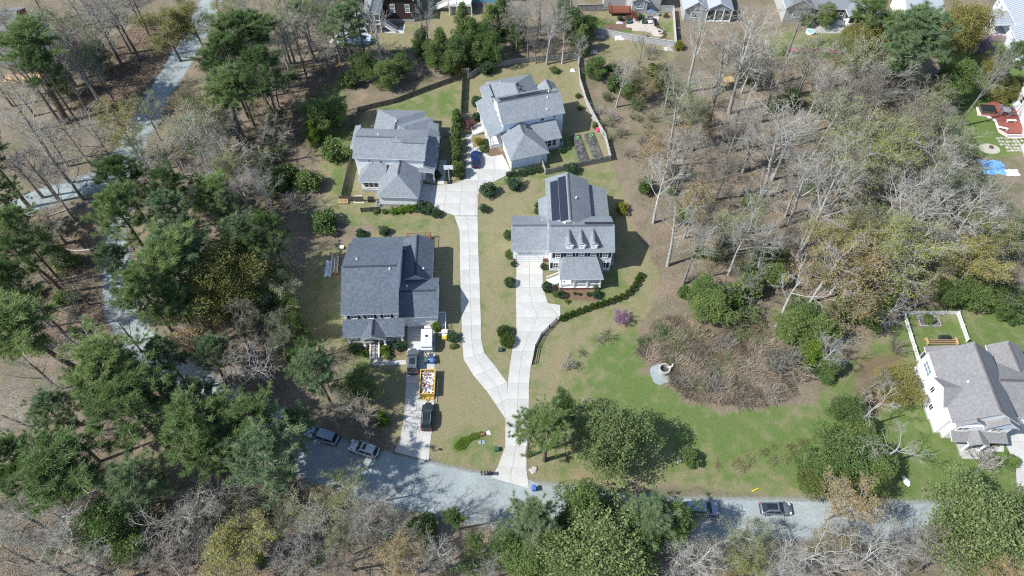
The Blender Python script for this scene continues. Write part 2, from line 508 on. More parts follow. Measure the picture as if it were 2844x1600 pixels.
ragged_strip([D(*q) for q in [(300,420),(285,560),(288,660),(296,760),(345,855),(430,925),(560,1010),(680,1080),(800,1150),(920,1190),(1060,1222),(1200,1252),(1340,1275),(1500,1292),(1700,1302),(1900,1304),(2100,1308),(2300,1312),(2500,1315),(2800,1318)]],
             "gravel_street", [4.0, 4.0, 4.0, 4.6, 5.2, 6.2, 7.4, 7.2, 6.2, 5.4, 5.0, 5.0, 5.0, 5.0], 0.008, 3)
ragged_strip([D(*q) for q in [(560,-60),(520,30),(480,105),(440,175),(400,235),(365,300),(335,360),(300,420),(285,560)]], "gravel_lane", [4.6, 5.2, 5.4, 5.2, 4.4, 4.0], 0.004, 5)
ragged_strip([D(*q) for q in [(-120,590),(0,545),(90,505),(180,475),(260,450),(305,425)]], "side_lane", [5.4, 5.4, 4.8, 4.0], 0.0065, 8)
# a dirt shoulder of paler gravel beside the apron
ragged_strip([D(1150,1222), D(1230,1226), D(1330,1240), D(1420,1262)], "gravel_shoulder", [1.5, 3.5, 4.0, 1.0], 0.005, 9)

# ------------------------------------------------------------------ concrete driveways, slab by slab
M_conc = mat("concrete", (0.450, 0.448, 0.425), 0.85, 0.12, 2.2, 0.15, var2=0.10, scale2=0.28, objvar=0.05)
M_concd = mat("concrete_joint", (0.31, 0.31, 0.29), 0.95, 0.2, 4.0)
def clip_half(poly, a, b, c):
    """keep the part of poly where a*x+b*y<=c"""
    out = []
    n = len(poly)
    for i in range(n):
        p, q = poly[i], poly[(i + 1) % n]
        dp, dq = a * p[0] + b * p[1] - c, a * q[0] + b * q[1] - c
        if dp <= 0: out.append(p)
        if (dp < 0 < dq) or (dq < 0 < dp):
            t = dp / (dp - dq); out.append((p[0] + (q[0] - p[0]) * t, p[1] + (q[1] - p[1]) * t))
    return out
def area(p):
    return 0.5 * sum(p[i][0] * p[(i + 1) % len(p)][1] - p[(i + 1) % len(p)][0] * p[i][1] for i in range(len(p)))
def shrink(poly, g):
    """inset a loop by g along the normals of its edges (convex or nearly so)"""
    if area(poly) < 0: poly = poly[::-1]
    n = len(poly); out = []
    for i in range(n):
        p0, p1, p2 = Vector(poly[i - 1]), Vector(poly[i]), Vector(poly[(i + 1) % n])
        a, b = (p1 - p0), (p2 - p1)
        if a.length < 1e-4 or b.length < 1e-4: out.append(tuple(p1)); continue
        a.normalize(); b.normalize()
        na, nb = Vector((-a.y, a.x)), Vector((-b.y, b.x))
        m_ = na + nb
        m_ = m_ / max(0.3, m_.length_squared) * 2
        out.append(tuple(p1 + m_ * g))
    return out
def slab(poly, parent, z=0.05, gap=0.016):
    clean = []
    for p in poly:
        if not clean or math.dist(p, clean[-1]) > 0.03: clean.append(p)
    if len(clean) > 2 and math.dist(clean[0], clean[-1]) < 0.03: clean.pop()
    if len(clean) < 3 or abs(area(clean)) < 0.15: return
    q = shrink(clean, gap)
    if abs(area(q)) < 0.1: return
    cx = sum(p[0] for p in q) / len(q); cy = sum(p[1] for p in q) / len(q)
    MB().prism([(x - cx, y - cy) for x, y in q], 0.0, z - 0.012).build("slab", M_conc, parent, (cx, cy, 0.012 + rnd.uniform(0, .006)))
def driveway(name, strips=(), areas=()):
    """strips: lists of (left, right) edge points, halved lengthwise; areas: (outline, origin, angle, step u, step v)"""
    root = bpy.data.objects.new(name, None); COL.objects.link(root)
    tag(root, kind="structure")
    bed = MB()
    for st, cols in strips:
        for (l0, r0), (l1, r1) in zip(st[:-1], st[1:]):
            for k in range(cols):
                f = lambda a, b, t: (a[0] + (b[0] - a[0]) * t, a[1] + (b[1] - a[1]) * t)
                slab([f(l0, r0, k / cols), f(l1, r1, k / cols), f(l1, r1, (k + 1) / cols), f(l0, r0, (k + 1) / cols)], root)
        bed.poly([(*p[0], 0.011) for p in st] + [(*p[1], 0.011) for p in reversed(st)])
    for outline, org, ang, du, dv in areas:
        ca, sa = math.cos(ang), math.sin(ang)
        us = [(x - org[0]) * ca + (y - org[1]) * sa for x, y in outline]; vs = [-(x - org[0]) * sa + (y - org[1]) * ca for x, y in outline]
        for i in range(math.floor(min(us) / du), math.ceil(max(us) / du)):
            for j in range(math.floor(min(vs) / dv), math.ceil(max(vs) / dv)):
                p = outline
                o = org[0] * ca + org[1] * sa; w = -org[0] * sa + org[1] * ca
                for a, b, c in ((-ca, -sa, -(i * du + o)), (ca, sa, (i + 1) * du + o), (sa, -ca, -(j * dv + w)), (-sa, ca, (j + 1) * dv + w)):
                    p = clip_half(p, a, b, c)
                    if len(p) < 3: break
                if len(p) >= 3: slab(p, root)
        bed.poly([(x, y, 0.0125) for x, y in outline])
    bed.build("joint_bed", M_concd, root)
    return root
z2 = Zm(900, 600, 2.862); z3 = Zm(800, 950, 2.862); z1 = Zm(900, 180, 3.067)
main_drive = [(z1(1112,1290), z1(1308,1290)), (z2(1046,30), z2(1222,28)), (z2(1076,112), z2(1224,110)), (z2(1080,215), z2(1225,212)), (z2(1080,320), z2(1228,316)), (z2(1080,430), z2(1233,427)), (z2(1085,543), z2(1238,540)), (z2(1085,660), z2(1240,655)), (z2(1090,768), z2(1245,762)), (z2(1095,875), z2(1248,870)), (z2(1098,988), z2(1250,983)),
              (z2(1110,1140), z2(1272,1085)), (z3(1480,275), z3(1655,203)), (z3(1575,385), z3(1742,322)), (z3(1655,500), z3(1742,455)), (z3(1725,605), z3(1738,600))]
right_drive = [(z2(1528,368), z2(1738,362)), (z2(1528,465), z2(1738,465)), (z2(1526,568), z2(1742,568)), (z2(1526,690), z2(1778,690)), (z2(1528,808), z2(1868,808)), (z2(1528,920), z2(1752,920)), (z2(1494,1075), z2(1664,1075)), (z2(1476,1200), z2(1643,1200)), (z2(1460,1330), z2(1630,1330)), (z3(1738,455), z3(1915,455)), (z3(1728,603), z3(1911,603)), (z3(1727,830), z3(1898,830)), (z3(1668,990), z3(1895,1005)), (z3(1612,1078), z3(1915,1165))]
driveway("shared_driveway", [(main_drive, 2), (right_drive, 2)],
         [([z2(1781,694), z2(1878,708), z2(1878,792), z2(1871,806)], z2(1781,694), 0.0, 3.0, 4.0),
          ([z1(1308,1286), z1(1112,1286), z1(985,1238), z1(880,1160), z1(806,1200), z1(828,1010), z1(930,1030), z1(1120,1010), z1(1205,975), z1(1212,790), z1(1228,720), z1(1310,700), z1(1375,760), z1(1420,785), z1(1520,765), z1(1600,920), z1(1470,985), z1(1345,1060), z1(1310,1110)], z1(1015,1285), math.radians(-2), 3.05, 3.1)])
a_drive = [(z2(664,855), z2(884,850)), (z2(662,960), z2(884,955)), (z2(660,1060), z2(884,1055)), (z3(944,190), z3(1166,190)), (z3(938,330), z3(1164,330)), (z3(930,450), z3(1160,450)), (z3(924,565), z3(1152,565)), (z3(912,655), z3(1148,690)), (z3(890,780), z3(1130,810)), (z3(845,872), z3(1119,945))]
driveway("dark_house_driveway", [(a_drive, 2)])
zz2 = Zm(900, 845, 6.44)
driveway("front_walk", [([(zz2(865,965), zz2(1015,965)), (zz2(865,1040), zz2(1015,1040)), (zz2(865,1095), zz2(1015,1095))], 1),
                        ([(zz2(1017,1010), zz2(1017,1092)), (zz2(1165,1008), zz2(1165,1090)), (zz2(1315,1004), zz2(1315,1084)), (zz2(1468,1000), zz2(1468,1080))], 1)])
c5 = Zm(1280, 190, 6.44); c6 = Zm(1280, 310, 6.44)
driveway("porch_walk", [([(c5(70,1195), c5(235,1150)), (c6(105,500), c6(190,470)), (c6(150,665), c6(225,640))], 1)])
driveway("side_walk", [([(z1(985,810), z1(1048,812)), (z1(975,900), z1(1040,900)), (z1(962,1020), z1(1022,1020))], 1)])
e1 = Zm(2480, 840, 3.6236)
driveway("corner_house_driveway", [([(e1(1110,1110), e1(1600,1080)), (e1(1105,1260), e1(1640,1250)), (e1(1120,1400), e1(1700,1400)), (P(2820,1290), P(3000,1290)), (P(2830,1440), P(3000,1440))], 2),
                                   ([(e1(740,1310), e1(740,1390)), (e1(800,1400), e1(730,1440)), ], 1), ([(e1(690,1392), e1(690,1470)), (e1(820,1410), e1(820,1490)), (e1(960,1420), e1(960,1500)), (e1(1118,1425), e1(1118,1505))], 1)])
fz = Zm(900, 0, 2576 / 440)
driveway("back_walk", [([(fz(970,540), fz(960,470)), (fz(1165,545), fz(1170,500)), (fz(1295,552), fz(1325,385))], 1), ([(fz(1248,375), fz(1325,385)), (fz(1000,350), fz(1000,335))], 1)])
# ------------------------------------------------------------------ houses
M_white = mat("white_siding", (0.86, 0.87, 0.88), 0.7, 0.03, 3.0, var2=0.03, scale2=0.4)
M_trim = mat("white_trim", (0.86, 0.86, 0.85), 0.55, 0.03, 3.0)
M_pale = mat("pale_blue_siding", (0.62, 0.70, 0.82), 0.7, 0.03, 3.0, var2=0.03, scale2=0.4)
M_greyw = mat("grey_siding", (0.42, 0.43, 0.42), 0.75, 0.05, 3.0)
M_brownw = mat("brown_siding", (0.060, 0.040, 0.038), 0.75, 0.12, 4.0)
M_bluew = mat("blue_siding", (0.16, 0.42, 0.56), 0.7, 0.05, 3.0)
M_brick = mat("brick", (0.20, 0.085, 0.075), 0.85, 0.25, 9.0, 0.3, col2=(0.26, 0.13, 0.11))
M_found = mat("foundation", (0.40, 0.40, 0.39), 0.9, 0.12, 3.0)
M_shL = mat("light_shingles", (0.225, 0.252, 0.276), 0.9, 0.20, 5.0, 0.35, var2=0.06, scale2=0.35, col2=(0.182, 0.208, 0.230))
M_shD = mat("dark_shingles", (0.084, 0.108, 0.140), 0.9, 0.22, 5.0, 0.4, var2=0.05, scale2=0.35, col2=(0.118, 0.142, 0.172))
M_shG = mat("warm_grey_shingles", (0.190, 0.190, 0.198), 0.9, 0.20, 5.0, 0.35, var2=0.05, scale2=0.35, col2=(0.225, 0.222, 0.228))
M_metal = mat("white_metal_roof", (0.34, 0.375, 0.41), 0.5, 0.05, 2.0, metal=0.0)
M_glass = mat("window_glass", (0.030, 0.042, 0.052), 0.12, 0.2, 1.0, spec=0.6)
M_glassl = mat("curtained_glass", (0.22, 0.30, 0.34), 0.15, 0.35, 1.2, spec=0.6)
M_shut = mat("navy_shutter", (0.018, 0.026, 0.050), 0.6, 0.1, 3.0)
M_solar = mat("solar_cell", (0.022, 0.026, 0.045), 0.28, 0.10, 1.2, spec=0.45)
M_alu = mat("aluminium", (0.55, 0.57, 0.60), 0.4, 0.05, 3.0, metal=0.6)
M_deck = mat("red_brown_deck", (0.185, 0.070, 0.045), 0.7, 0.18, 4.0)
M_dark = mat("dark_void", (0.03, 0.035, 0.04), 0.9, 0.1, 2.0)
M_wood = mat("new_lumber", (0.50, 0.34, 0.18), 0.8, 0.18, 5.0)
M_grey = mat("weathered_boards", (0.36, 0.355, 0.34), 0.9, 0.25, 6.0, col2=(0.26, 0.25, 0.235))
M_dkwood = mat("dark_boards", (0.085, 0.080, 0.066), 0.9, 0.3, 6.0, col2=(0.135, 0.125, 0.10))
M_screen = mat("porch_screen", (0.065, 0.07, 0.075), 0.5, 0.25, 2.0)
M_cap = {}

class House:
    def __init__(self, name, label, org, yaw, shingle, wall):
        self.root = thing(name, label, "house", (org[0], org[1], 0), math.radians(yaw))
        self.sh, self.wall = shingle, wall
    def walls(self, poly, z1, m=None, found=0.45, name="wall"):
        """a storey block: siding above a strip of foundation"""
        m = m or self.wall
        if isinstance(poly, tuple):
            x0, x1, y0, y1 = poly; poly = [(x0, y0), (x1, y0), (x1, y1), (x0, y1)]
        w = MB().prism(poly, found, z1).build(name, m, self.root)
        if found:
            cx = sum(p[0] for p in poly) / len(poly); cy = sum(p[1] for p in poly) / len(poly)
            f = [(cx + (x - cx) * 0.996, cy + (y - cy) * 0.996) for x, y in poly]
            MB().prism(f, -0.05, found).build("foundation", M_found, w)
        return w
    def roof(self, x0, x1, y0, y1, ez, rz, axis='x', ends=None, ridge=None, ez2=None, th=0.17, m=None, cap=True, gable=None):
        """ridged roof. ends: where the ridge starts and stops (short of the edge makes a hip). ez2: height of the far eave"""
        m = m or self.sh
        ez2 = ez if ez2 is None else ez2
        if axis == 'x':
            c = (y0 + y1) / 2 if ridge is None else ridge
            a, b = ends or (x0, x1)
            A, B = (a, c, rz), (b, c, rz)
            polys = [[(x0, y0, ez), (x1, y0, ez), B, A], [(x1, y1, ez2), (x0, y1, ez2), A, B],
                     [(x1, y0, ez), (x1, y1, ez2), B], [(x0, y1, ez2), (x0, y0, ez), A]]
            hip = [True, True, b < x1 - 1e-3, a > x0 + 1e-3]
        else:
            c = (x0 + x1) / 2 if ridge is None else ridge
            a, b = ends or (y0, y1)
            A, B = (c, a, rz), (c, b, rz)
            polys = [[(x1, y0, ez2), (x1, y1, ez2), B, A], [(x0, y1, ez), (x0, y0, ez), A, B],
                     [(x0, y0, ez), (x1, y0, ez2), A], [(x1, y1, ez2), (x0, y1, ez), B]]
            hip = [True, True, a > y0 + 1e-3, b < y1 - 1e-3]
        mb = MB()
        for p, h in zip(polys, hip):
            if h:
                mb.hexa([(x, y, z - th) for x, y, z in p], p, 1, 0)
            elif gable is not False:                    # siding closes the gable, set in from the rake
                k = 0.25
                q = []
                for x, y, z in p:
                    if axis == 'x': q.append((x - k if x > (x0 + x1) / 2 else x + k, y, z - th - 0.01))
                    else: q.append((x, y - k if y > (y0 + y1) / 2 else y + k, z - th - 0.01))
                mb.poly(q, 2)
        r = mb.build("roof", [m, M_trim, gable or self.wall], self.root)
        if cap and math.dist(A, B) > 1.5:
            k = M_cap.setdefault(m.name, mat("cap_" + m.name, tuple(m_ * 0.45 for m_ in CAPC[m.name]), 0.9, 0.15, 5.0))  # cap colour darkened well below its shingles to paint the ridge vent's shadow line
            s = 0.22
            if axis == 'x':
                d = 0.10
                MB().hexa([(a + .3, c - s, rz - d), (b - .3, c - s, rz - d), (b - .3, c + s, rz - d), (a + .3, c + s, rz - d)], [(a + .3, c - .03, rz + .05), (b - .3, c - .03, rz + .05), (b - .3, c + .03, rz + .05), (a + .3, c + .03, rz + .05)]).build("ridge_cap", k, r)
            else:
                MB().hexa([(c - s, a + .3, rz - .1), (c + s, a + .3, rz - .1), (c + s, b - .3, rz - .1), (c - s, b - .3, rz - .1)], [(c - .03, a + .3, rz + .05), (c + .03, a + .3, rz + .05), (c + .03, b - .3, rz + .05), (c - .03, b - .3, rz + .05)]).build("ridge_cap", k, r)
        return r
    def slope(self, quad, th=0.15, m=None, parent=None):
        """a single roof plane (shed, porch roof)"""
        return MB().hexa([(x, y, z - th) for x, y, z in quad], quad, 1, 0).build("roof", [m or self.sh, M_trim], parent or self.root)
    def vents(self, roof, pts):
        for x, y, z in pts:
            MB().cyl(0, 0, -0.25, 0.35, 0.07, 8).cyl(0, 0, -0.1, 0.06, 0.16, 8).build("vent_pipe", M_trim, roof, (x, y, z))
    def window(self, x, y, z, w, h, face, cols=2, rows=2, shutters=False, glass=None, parent=None):
        """face: 's' towards -y, 'n', 'e', 'w'. x,y on the wall plane, z the sill"""
        rz = {'s': 0, 'e': math.pi / 2, 'n': math.pi, 'w': -math.pi / 2}[face]
        f = MB(); t = 0.11
        f.box(-w/2 - t, -w/2, -.07, 0, -t, h + t).box(w/2, w/2 + t, -.07, 0, -t, h + t).box(-w/2, w/2, -.07, 0, h, h + t).box(-w/2, w/2, -.10, 0, -t, 0)
        for i in range(1, cols):
            q = -w/2 + w * i / cols; f.box(q - .035, q + .035, -.055, 0, 0, h)
        for j in range(1, rows):
            q = h * j / rows; f.box(-w/2, w/2, -.05, -.001, q - .035, q + .035)
        o = f.build("window", M_trim, parent or self.root, (x, y, z), rz=rz)
        MB().box(-w/2, w/2, -.025, 0.01, 0, h).build("pane", glass or M_glass, o)
        if shutters:
            for s in (-1, 1):
                c = s * (w/2 + t + 0.24); m_ = MB().box(c - .22, c + .22, -.06, 0, -.05, h + .05)
                for k in range(4):
                    m_.box(c - .19, c + .19, -.075, -.06, h * (k + .12) / 4, h * (k + .88) / 4)
                m_.build("shutter", M_shut, o)
        return o
    def garage_door(self, x, y, w, h, face='s', z=0.05, m=None):
        rz = {'s': 0, 'e': math.pi / 2, 'n': math.pi, 'w': -math.pi / 2}[face]
        f = MB().box(-w/2 - .12, -w/2, -.06, 0, 0, h + .12).box(w/2, w/2 + .12, -.06, 0, 0, h + .12).box(-w/2, w/2, -.06, 0, h, h + .12)
        o = f.build("garage_door", M_trim, self.root, (x, y, z), rz=rz)
        for k in range(4):
            p = MB().box(-w/2, w/2, -.025, 0.02, h * k / 4 + .01, h * (k + 1) / 4 - .01)
            for i in range(4):
                q = -w/2 + w * (i + .5) / 4
                p.box(q - w * .1, q + w * .1, -.04, -.025, h * (k + .2) / 4, h * (k + .8) / 4)
            p.build("panel", m or M_trim, o)
        return o
    def door(self, x, y, z, face='s', m=None, w=0.95, h=2.1):
        rz = {'s': 0, 'e': math.pi / 2, 'n': math.pi, 'w': -math.pi / 2}[face]
        o = MB().box(-w/2 - .1, -w/2, -.06, 0, 0, h + .1).box(w/2, w/2 + .1, -.06, 0, 0, h + .1).box(-w/2, w/2, -.06, 0, h, h + .1).build("door", M_trim, self.root, (x, y, z), rz=rz)
        MB().box(-w/2, w/2, -.03, .01, 0, h).box(-.3, .3, -.045, -.03, .3, 1.0).box(-.3, .3, -.045, -.03, 1.15, 1.9).build("leaf", m or M_shut, o)
        MB().tube([(w/2 - .1, -.03, 1.0), (w/2 - .1, -.09, 1.0)], .03, 6).build("handle", M_alu, o)
        return o
    def column(self, x, y, z0, z1, w=0.3, base=0.0):
        mb = MB().box(x - w/2, x + w/2, y - w/2, y + w/2, z0 + base, z1 - .12).box(x - w*.7, x + w*.7, y - w*.7, y + w*.7, z1 - .12, z1)
        mb.box(x - w*.7, x + w*.7, y - w*.7, y + w*.7, z0 + base, z0 + base + .15)
        if base: mb.box(x - w*.95, x + w*.95, y - w*.95, y + w*.95, z0, z0 + base, 1)
        return mb.build("column", [M_trim, M_found], self.root)
    def rail(self, a, b, h=0.95, m=None, step=0.16, name="railing", parent=None):
        a, b = Vector(a), Vector(b); n = max(2, int((b - a).length / step))
        mb = MB().bar(a + Vector((0, 0, h)), b + Vector((0, 0, h)), .09, .06).bar(a + Vector((0, 0, .12)), b + Vector((0, 0, .12)), .05)
        for i in range(n + 1):
            p = a.lerp(b, i / n); w = .1 if i in (0, n) else .035
            mb.bar(p, p + Vector((0, 0, h + (.08 if i in (0, n) else 0))), w)
        return mb.build(name, m or M_trim, parent or self.root)
    def stairs(self, a, b, w, z0, z1, m=None, rails=True, n=None, mr=None):
        """treads from a (high, z1) to b (low, z0) of width w; strings and handrails"""
        a, b = Vector((*a, z1)), Vector((*b, z0)); n = n or max(2, int((z1 - z0) / .18))
        d = (b - a); f = Vector((d.x, d.y, 0)).normalized(); s = Vector((-f.y, f.x, 0))
        st = MB().bar(a, b, .01, .01).build("stairs", m or M_grey, self.root)
        run = Vector((d.x, d.y, 0)).length / n
        for i in range(n):
            p = a + f * (run * i); z = z1 - (z1 - z0) * (i + 1) / (n + 1) ; q = p + f * (run * .97)
            c = [p - s * w/2, q - s * w/2, q + s * w/2, p + s * w/2]
            MB().hexa([(v.x, v.y, max(0.02, z - .16)) for v in c], [(v.x, v.y, z) for v in c]).build("tread", m or M_grey, st)
        for k in (-1, 1):
            o = s * (k * (w/2 + .04))
            MB().bar(a + o + Vector((0, 0, -.2)), b + o + Vector((0, 0, -.05)), .06, .26).build("stringer", mr or M_trim, st)
            if rails: self.rail(a + o, b + o, .9, mr, .18, "handrail", st)
        return st
    def panels(self, roof, o, du, dv, nu, nv, w, h, skip=()):
        """solar panels: o the first corner on the roof plane, du dv unit vectors in that plane"""
        o, du, dv = Vector(o), Vector(du).normalized(), Vector(dv).normalized(); nrm = du.cross(dv)
        if nrm.z < 0: nrm = -nrm
        for i in range(nu):
            for j in range(nv):
                if (i, j) in skip: continue
                p = o + du * (i * (w + .02)) + dv * (j * (h + .03)) + nrm * .10
                c = [p, p + du * w, p + du * w + dv * h, p + dv * h]
                k = .03
                inn = [p + du * k + dv * k, p + du * (w - k) + dv * k, p + du * (w - k) + dv * (h - k), p + du * k + dv * (h - k)]
                mb = MB().hexa([v - nrm * .045 for v in c], c, 1)
                mb.hexa([v + nrm * .001 for v in inn], [v + nrm * .006 for v in inn], 0)
                mb.build("solar_panel", [M_solar, M_pframe], roof)
M_pframe = mat("panel_frame", (0.045, 0.048, 0.055), 0.4, 0.05, 3.0, metal=0.3)
CAPC = {"light_shingles": (0.205, 0.232, 0.258), "dark_shingles": (0.088, 0.112, 0.142), "warm_grey_shingles": (0.225, 0.222, 0.228), "white_metal_roof": (0.66, 0.70, 0.74)}

# ---- house with the dark roof (left, next to the street)
A = House("house", "two-storey white house with dark blue-grey shingle roof beside the yellow dumpster", (-18.5, 62.4), 2.0, M_shD, M_white)
A.walls((-9.0, -0.25, 0.35, 14.6), 5.95)
r = A.roof(-9.35, 0.05, 0.0, 14.95, 6.0, 9.1, 'x'); A.vents(r, [(-7.2, 9.7, 8.2), (-1.4, 6.9, 8.95)])
A.walls((-9.0, 0.0, 14.58, 18.0), 3.2)
A.slope([(-9.6, 18.4, 3.15), (-9.6, 14.62, 4.35), (0.3, 14.62, 4.35), (0.3, 18.4, 3.15)][::-1])
A.walls((-0.27, 4.8, 8.4, 16.6), 3.5)
r = A.roof(-0.26, 5.1, 8.0, 17.1, 3.85, 5.35, 'y', ridge=2.35, ez2=3.6); A.vents(r, [(3.6, 10.0, 4.6)])
A.walls((-0.27, 6.0, 1.15, 8.6), 3.45)
r = A.roof(-0.24, 6.25, 0.75, 8.75, 3.55, 5.55, 'x'); A.vents(r, [(1.0, 6.1, 5.0)])
A.slope([(-9.4, -2.45, 3.05), (0.75, -2.45, 3.05), (0.75, 0.33, 4.15), (-9.4, 0.33, 4.15)])
A.roof(-6.35, -2.25, -3.2, 0.3, 3.05, 4.3, 'y', gable=M_white)
A.column(-8.6, -2.05, 0.0, 2.95, .26, .9); A.column(-6.0, -2.7, 0.0, 2.9, .26, .9); A.column(-2.6, -2.7, 0.0, 2.9, .26, .9); A.column(0.2, -2.05, 0.0, 2.9, .26, .9)
MB().box(-8.8, 0.3, -2.2, 0.33, 0.0, 0.85).build("porch_floor", M_grey, A.root)
A.rail((-8.4, -2.05, .85), (-6.2, -2.05, .85)); A.rail((-2.4, -2.05, .85), (0.05, -2.05, .85))
A.stairs((-4.35, -2.2), (-4.3, -5.0), 1.35, 0.0, 0.85, M_grey, True, mr=M_trim)
A.door(-4.3, 0.35, 0.87, m=M_deck)
for x, c in ((-7.4, 2), (-4.75, 2), (-2.0, 2)):
    A.window(x, 0.35, 4.35, 0.95, 1.25, 's', c, 2, True)
A.window(-7.2, 0.35, 1.4, 1.5, 1.3, 's', 2, 2); A.window(-1.6, 0.35, 1.4, 1.3, 1.3, 's', 2, 2)
A.garage_door(3.35, 1.15, 4.8, 2.3); A.window(-9.0, 4.5, 4.3, .9, 1.3, 'w'); A.window(-9.0, 10.0, 4.3, .9, 1.3, 'w')
for x in (-8.75, -0.5): MB().tube([(x, .05, 5.8), (x, .25, 5.3), (x, .30, 4.2)], .05, 6).build("downspout", M_trim, A.root)
# rear deck with red rails, side landing
MB().box(-0.2, 4.2, 16.65, 20.4, 0.5, 0.62).build("rear_deck", M_deck, A.root)
for a, b in (((-.2, 20.4, .62), (4.2, 20.4, .62)), ((4.2, 20.4, .62), (4.2, 16.7, .62))): A.rail(a, b, .95, M_deck, .3)
MB().box(6.05, 7.3, -0.9, 3.2, 0.0, 0.12).build("side_landing", M_found, A.root)
for a, b in (((6.1, 3.2, .1), (7.3, 3.2, .1)), ((7.3, 3.2, .1), (7.3, -.9, .1)), ((7.3, -.9, .1), (6.2, -.9, .1))): A.rail(a, b, 1.0, M_trim, .2)
MB().box(-10.6, -9.05, 13.2, 16.2, 0.0, 0.25).box(-10.6, -9.05, 13.6, 16.0, .25, .45).build("brick_steps", M_brick, A.root)

# ---- grey-roofed house, upper left, with the garden hedge on its right
B = House("house", "grey-roofed white house left of the tall clipped hedge, small gable dormer on its right side", (-30.45, 97.55), -2.5, M_shL, M_white)
B.walls((0.3, 13.4, 0.35, 7.8), 6.15)
r = B.roof(0.0, 13.7, 0.0, 8.15, 6.2, 7.95, 'x', ends=(0.0, 8.0)); B.vents(r, [(4.4, 5.0, 7.6)])
r = B.roof(7.0, 13.9, -0.02, 6.3, 6.2, 7.5, 'x', ends=(7.0, 13.9), cap=True); B.vents(r, [(8.1, 4.1, 7.6)])
B.walls((-0.6, 0.4, 3.0, 8.8), 6.0, found=.45)
B.slope([(-0.95, 8.9, 6.1), (-0.95, 2.6, 6.1), (0.25, 2.6, 6.45), (0.25, 8.9, 6.45)])
B.walls((2.4, 11.4, 8.0, 16.4), 3.4)
r = B.roof(1.95, 11.85, 7.0, 16.8, 3.5, 5.85, 'y', ends=(7.0, 11.6)); B.vents(r, [(6.9, 10.8, 5.9)])
B.walls((8.0, 13.3, 8.0, 14.4), 3.4)
B.roof(2.6, 13.75, 3.6, 14.85, 3.5, 5.95, 'x', ends=(8.0, 8.4), cap=False)
B.slope([(13.3, 0.0, 4.35), (15.5, 0.0, 3.25), (15.35, 10.9, 3.25), (13.3, 10.9, 4.35)])
B.roof(13.0, 15.75, 6.6, 9.3, 3.6, 4.6, 'x', gable=M_white, cap=False)
B.walls((12.6, 14.9, 9.4, 13.0), 3.2)
B.slope([(13.2, 13.2, 3.9), (13.2, 9.6, 3.9), (15.0, 9.6, 3.3), (15.0, 13.2, 3.3)])
for y in (0.3, 3.4, 6.4): B.column(15.15, y, 0.0, 3.1, .24)
MB().box(13.42, 15.3, 0.2, 9.3, 0, .4).build("porch_floor", M_found, B.root)
B.walls((5.6, 12.65, -6.6, 0.34), 3.15, found=0.75)
B.roof(5.2, 13.0, -7.0, 0.4, 3.25, 5.6, 'y', ends=(-3.5, 0.4))
B.slope([(12.4, -0.45, 3.6), (15.45, -0.45, 3.2), (15.5, 0.9, 3.45), (12.6, 0.9, 4.1)])
B.walls((1.5, 5.65, -3.0, 0.34), 3.1, found=0.75)
B.roof(1.1, 6.4, -3.4, 0.4, 3.2, 4.75, 'x', ridge=0.2, ends=(3.2, 6.4), cap=False)
for x, h_, z_ in ((3.1, .55, 4.75), (5.3, .95, 4.25)): B.window(x, 0.35, z_, .62, h_, 's', 1, 2)
for x in (2.55, 3.5, 4.45): B.window(x, -3.0, 1.45, .8, 1.35, 's', 1, 2)
B.garage_door(12.65, -3.3, 4.9, 2.4, 'e'); B.window(13.4, 2.0, 4.3, 1.0, 1.3, 'e'); B.window(13.0, -0.6, 1.2, 1.1, 1.3, 'e')
B.window(13.4, 5.0, 4.3, 1.0, 1.3, 'e')

# ---- grey-roofed house, upper middle
C = House("house", "pale blue-white house with a row of solar panels along its upper ridge", (-1.93, 106.65), 15.4, M_shL, M_pale)
C.walls((0.3, 12.8, 0.35, 8.0), 6.15)
r = C.roof(0.0, 13.1, 0.0, 8.3, 6.2, 8.5, 'x'); C.vents(r, [(10.3, 3.3, 8.1), (10.9, 4.6, 8.4), (9.6, 1.2, 6.95)])
sl = Vector((0, 4.15, -2.3)).normalized()
C.panels(r, (0.9, 4.45, 8.33), (1, 0, 0), tuple(sl), 9, 1, 1.15, 2.5)
C.walls((10.4, 13.3, 7.0, 9.0), 6.1)
C.roof(10.0, 13.7, 4.2, 9.4, 6.2, 7.6, 'y', gable=M_pale)
C.walls((1.1, 10.5, 8.0, 16.4), 3.3)
r = C.roof(0.74, 10.86, 7.2, 16.85, 3.4, 6.1, 'y', ridge=5.9, ends=(7.2, 11.6)); C.vents(r, [(3.4, 14.6, 4.5)])
for p in ((6.5, 9.6, 5.85), (6.3, 11.0, 5.95)): MB().cyl(0, 0, -.2, .25, .2, 10).cyl(0, 0, .25, .33, .28, 10).build("roof_vent", M_pframe, r, p)
C.walls((-0.5, 1.2, 11.3, 15.0), 3.3)
C.slope([(-0.9, 15.45, 3.4), (-0.9, 11.0, 3.4), (1.0, 11.0, 4.2), (1.0, 15.45, 4.2)])
C.slope([(-2.85, 11.25, 3.25), (-2.75, 0.0, 3.25), (0.31, 0.0, 4.75), (0.31, 11.25, 4.75)])
MB().box(-2.5, 0.3, 0.3, 11.0, 0, .8).build("porch_floor", M_trim, C.root)
for y in (0.4, 3.0, 5.6, 8.2, 10.8): C.column(-2.4, y, 0.8, 3.15, .26)
for y0, y1 in ((0.5, 2.9), (3.1, 4.6), (7.0, 8.1), (8.3, 10.7)): C.rail((-2.4, y0, .8), (-2.4, y1, .8), .9)
C.rail((-2.3, .4, .8), (-0.3, .4, .8), .9)
C.stairs((-2.5, 5.9), (-4.9, 5.9), 1.6, 0, .8, M_trim)
C.door(0.3, 5.9, .82, 'w')
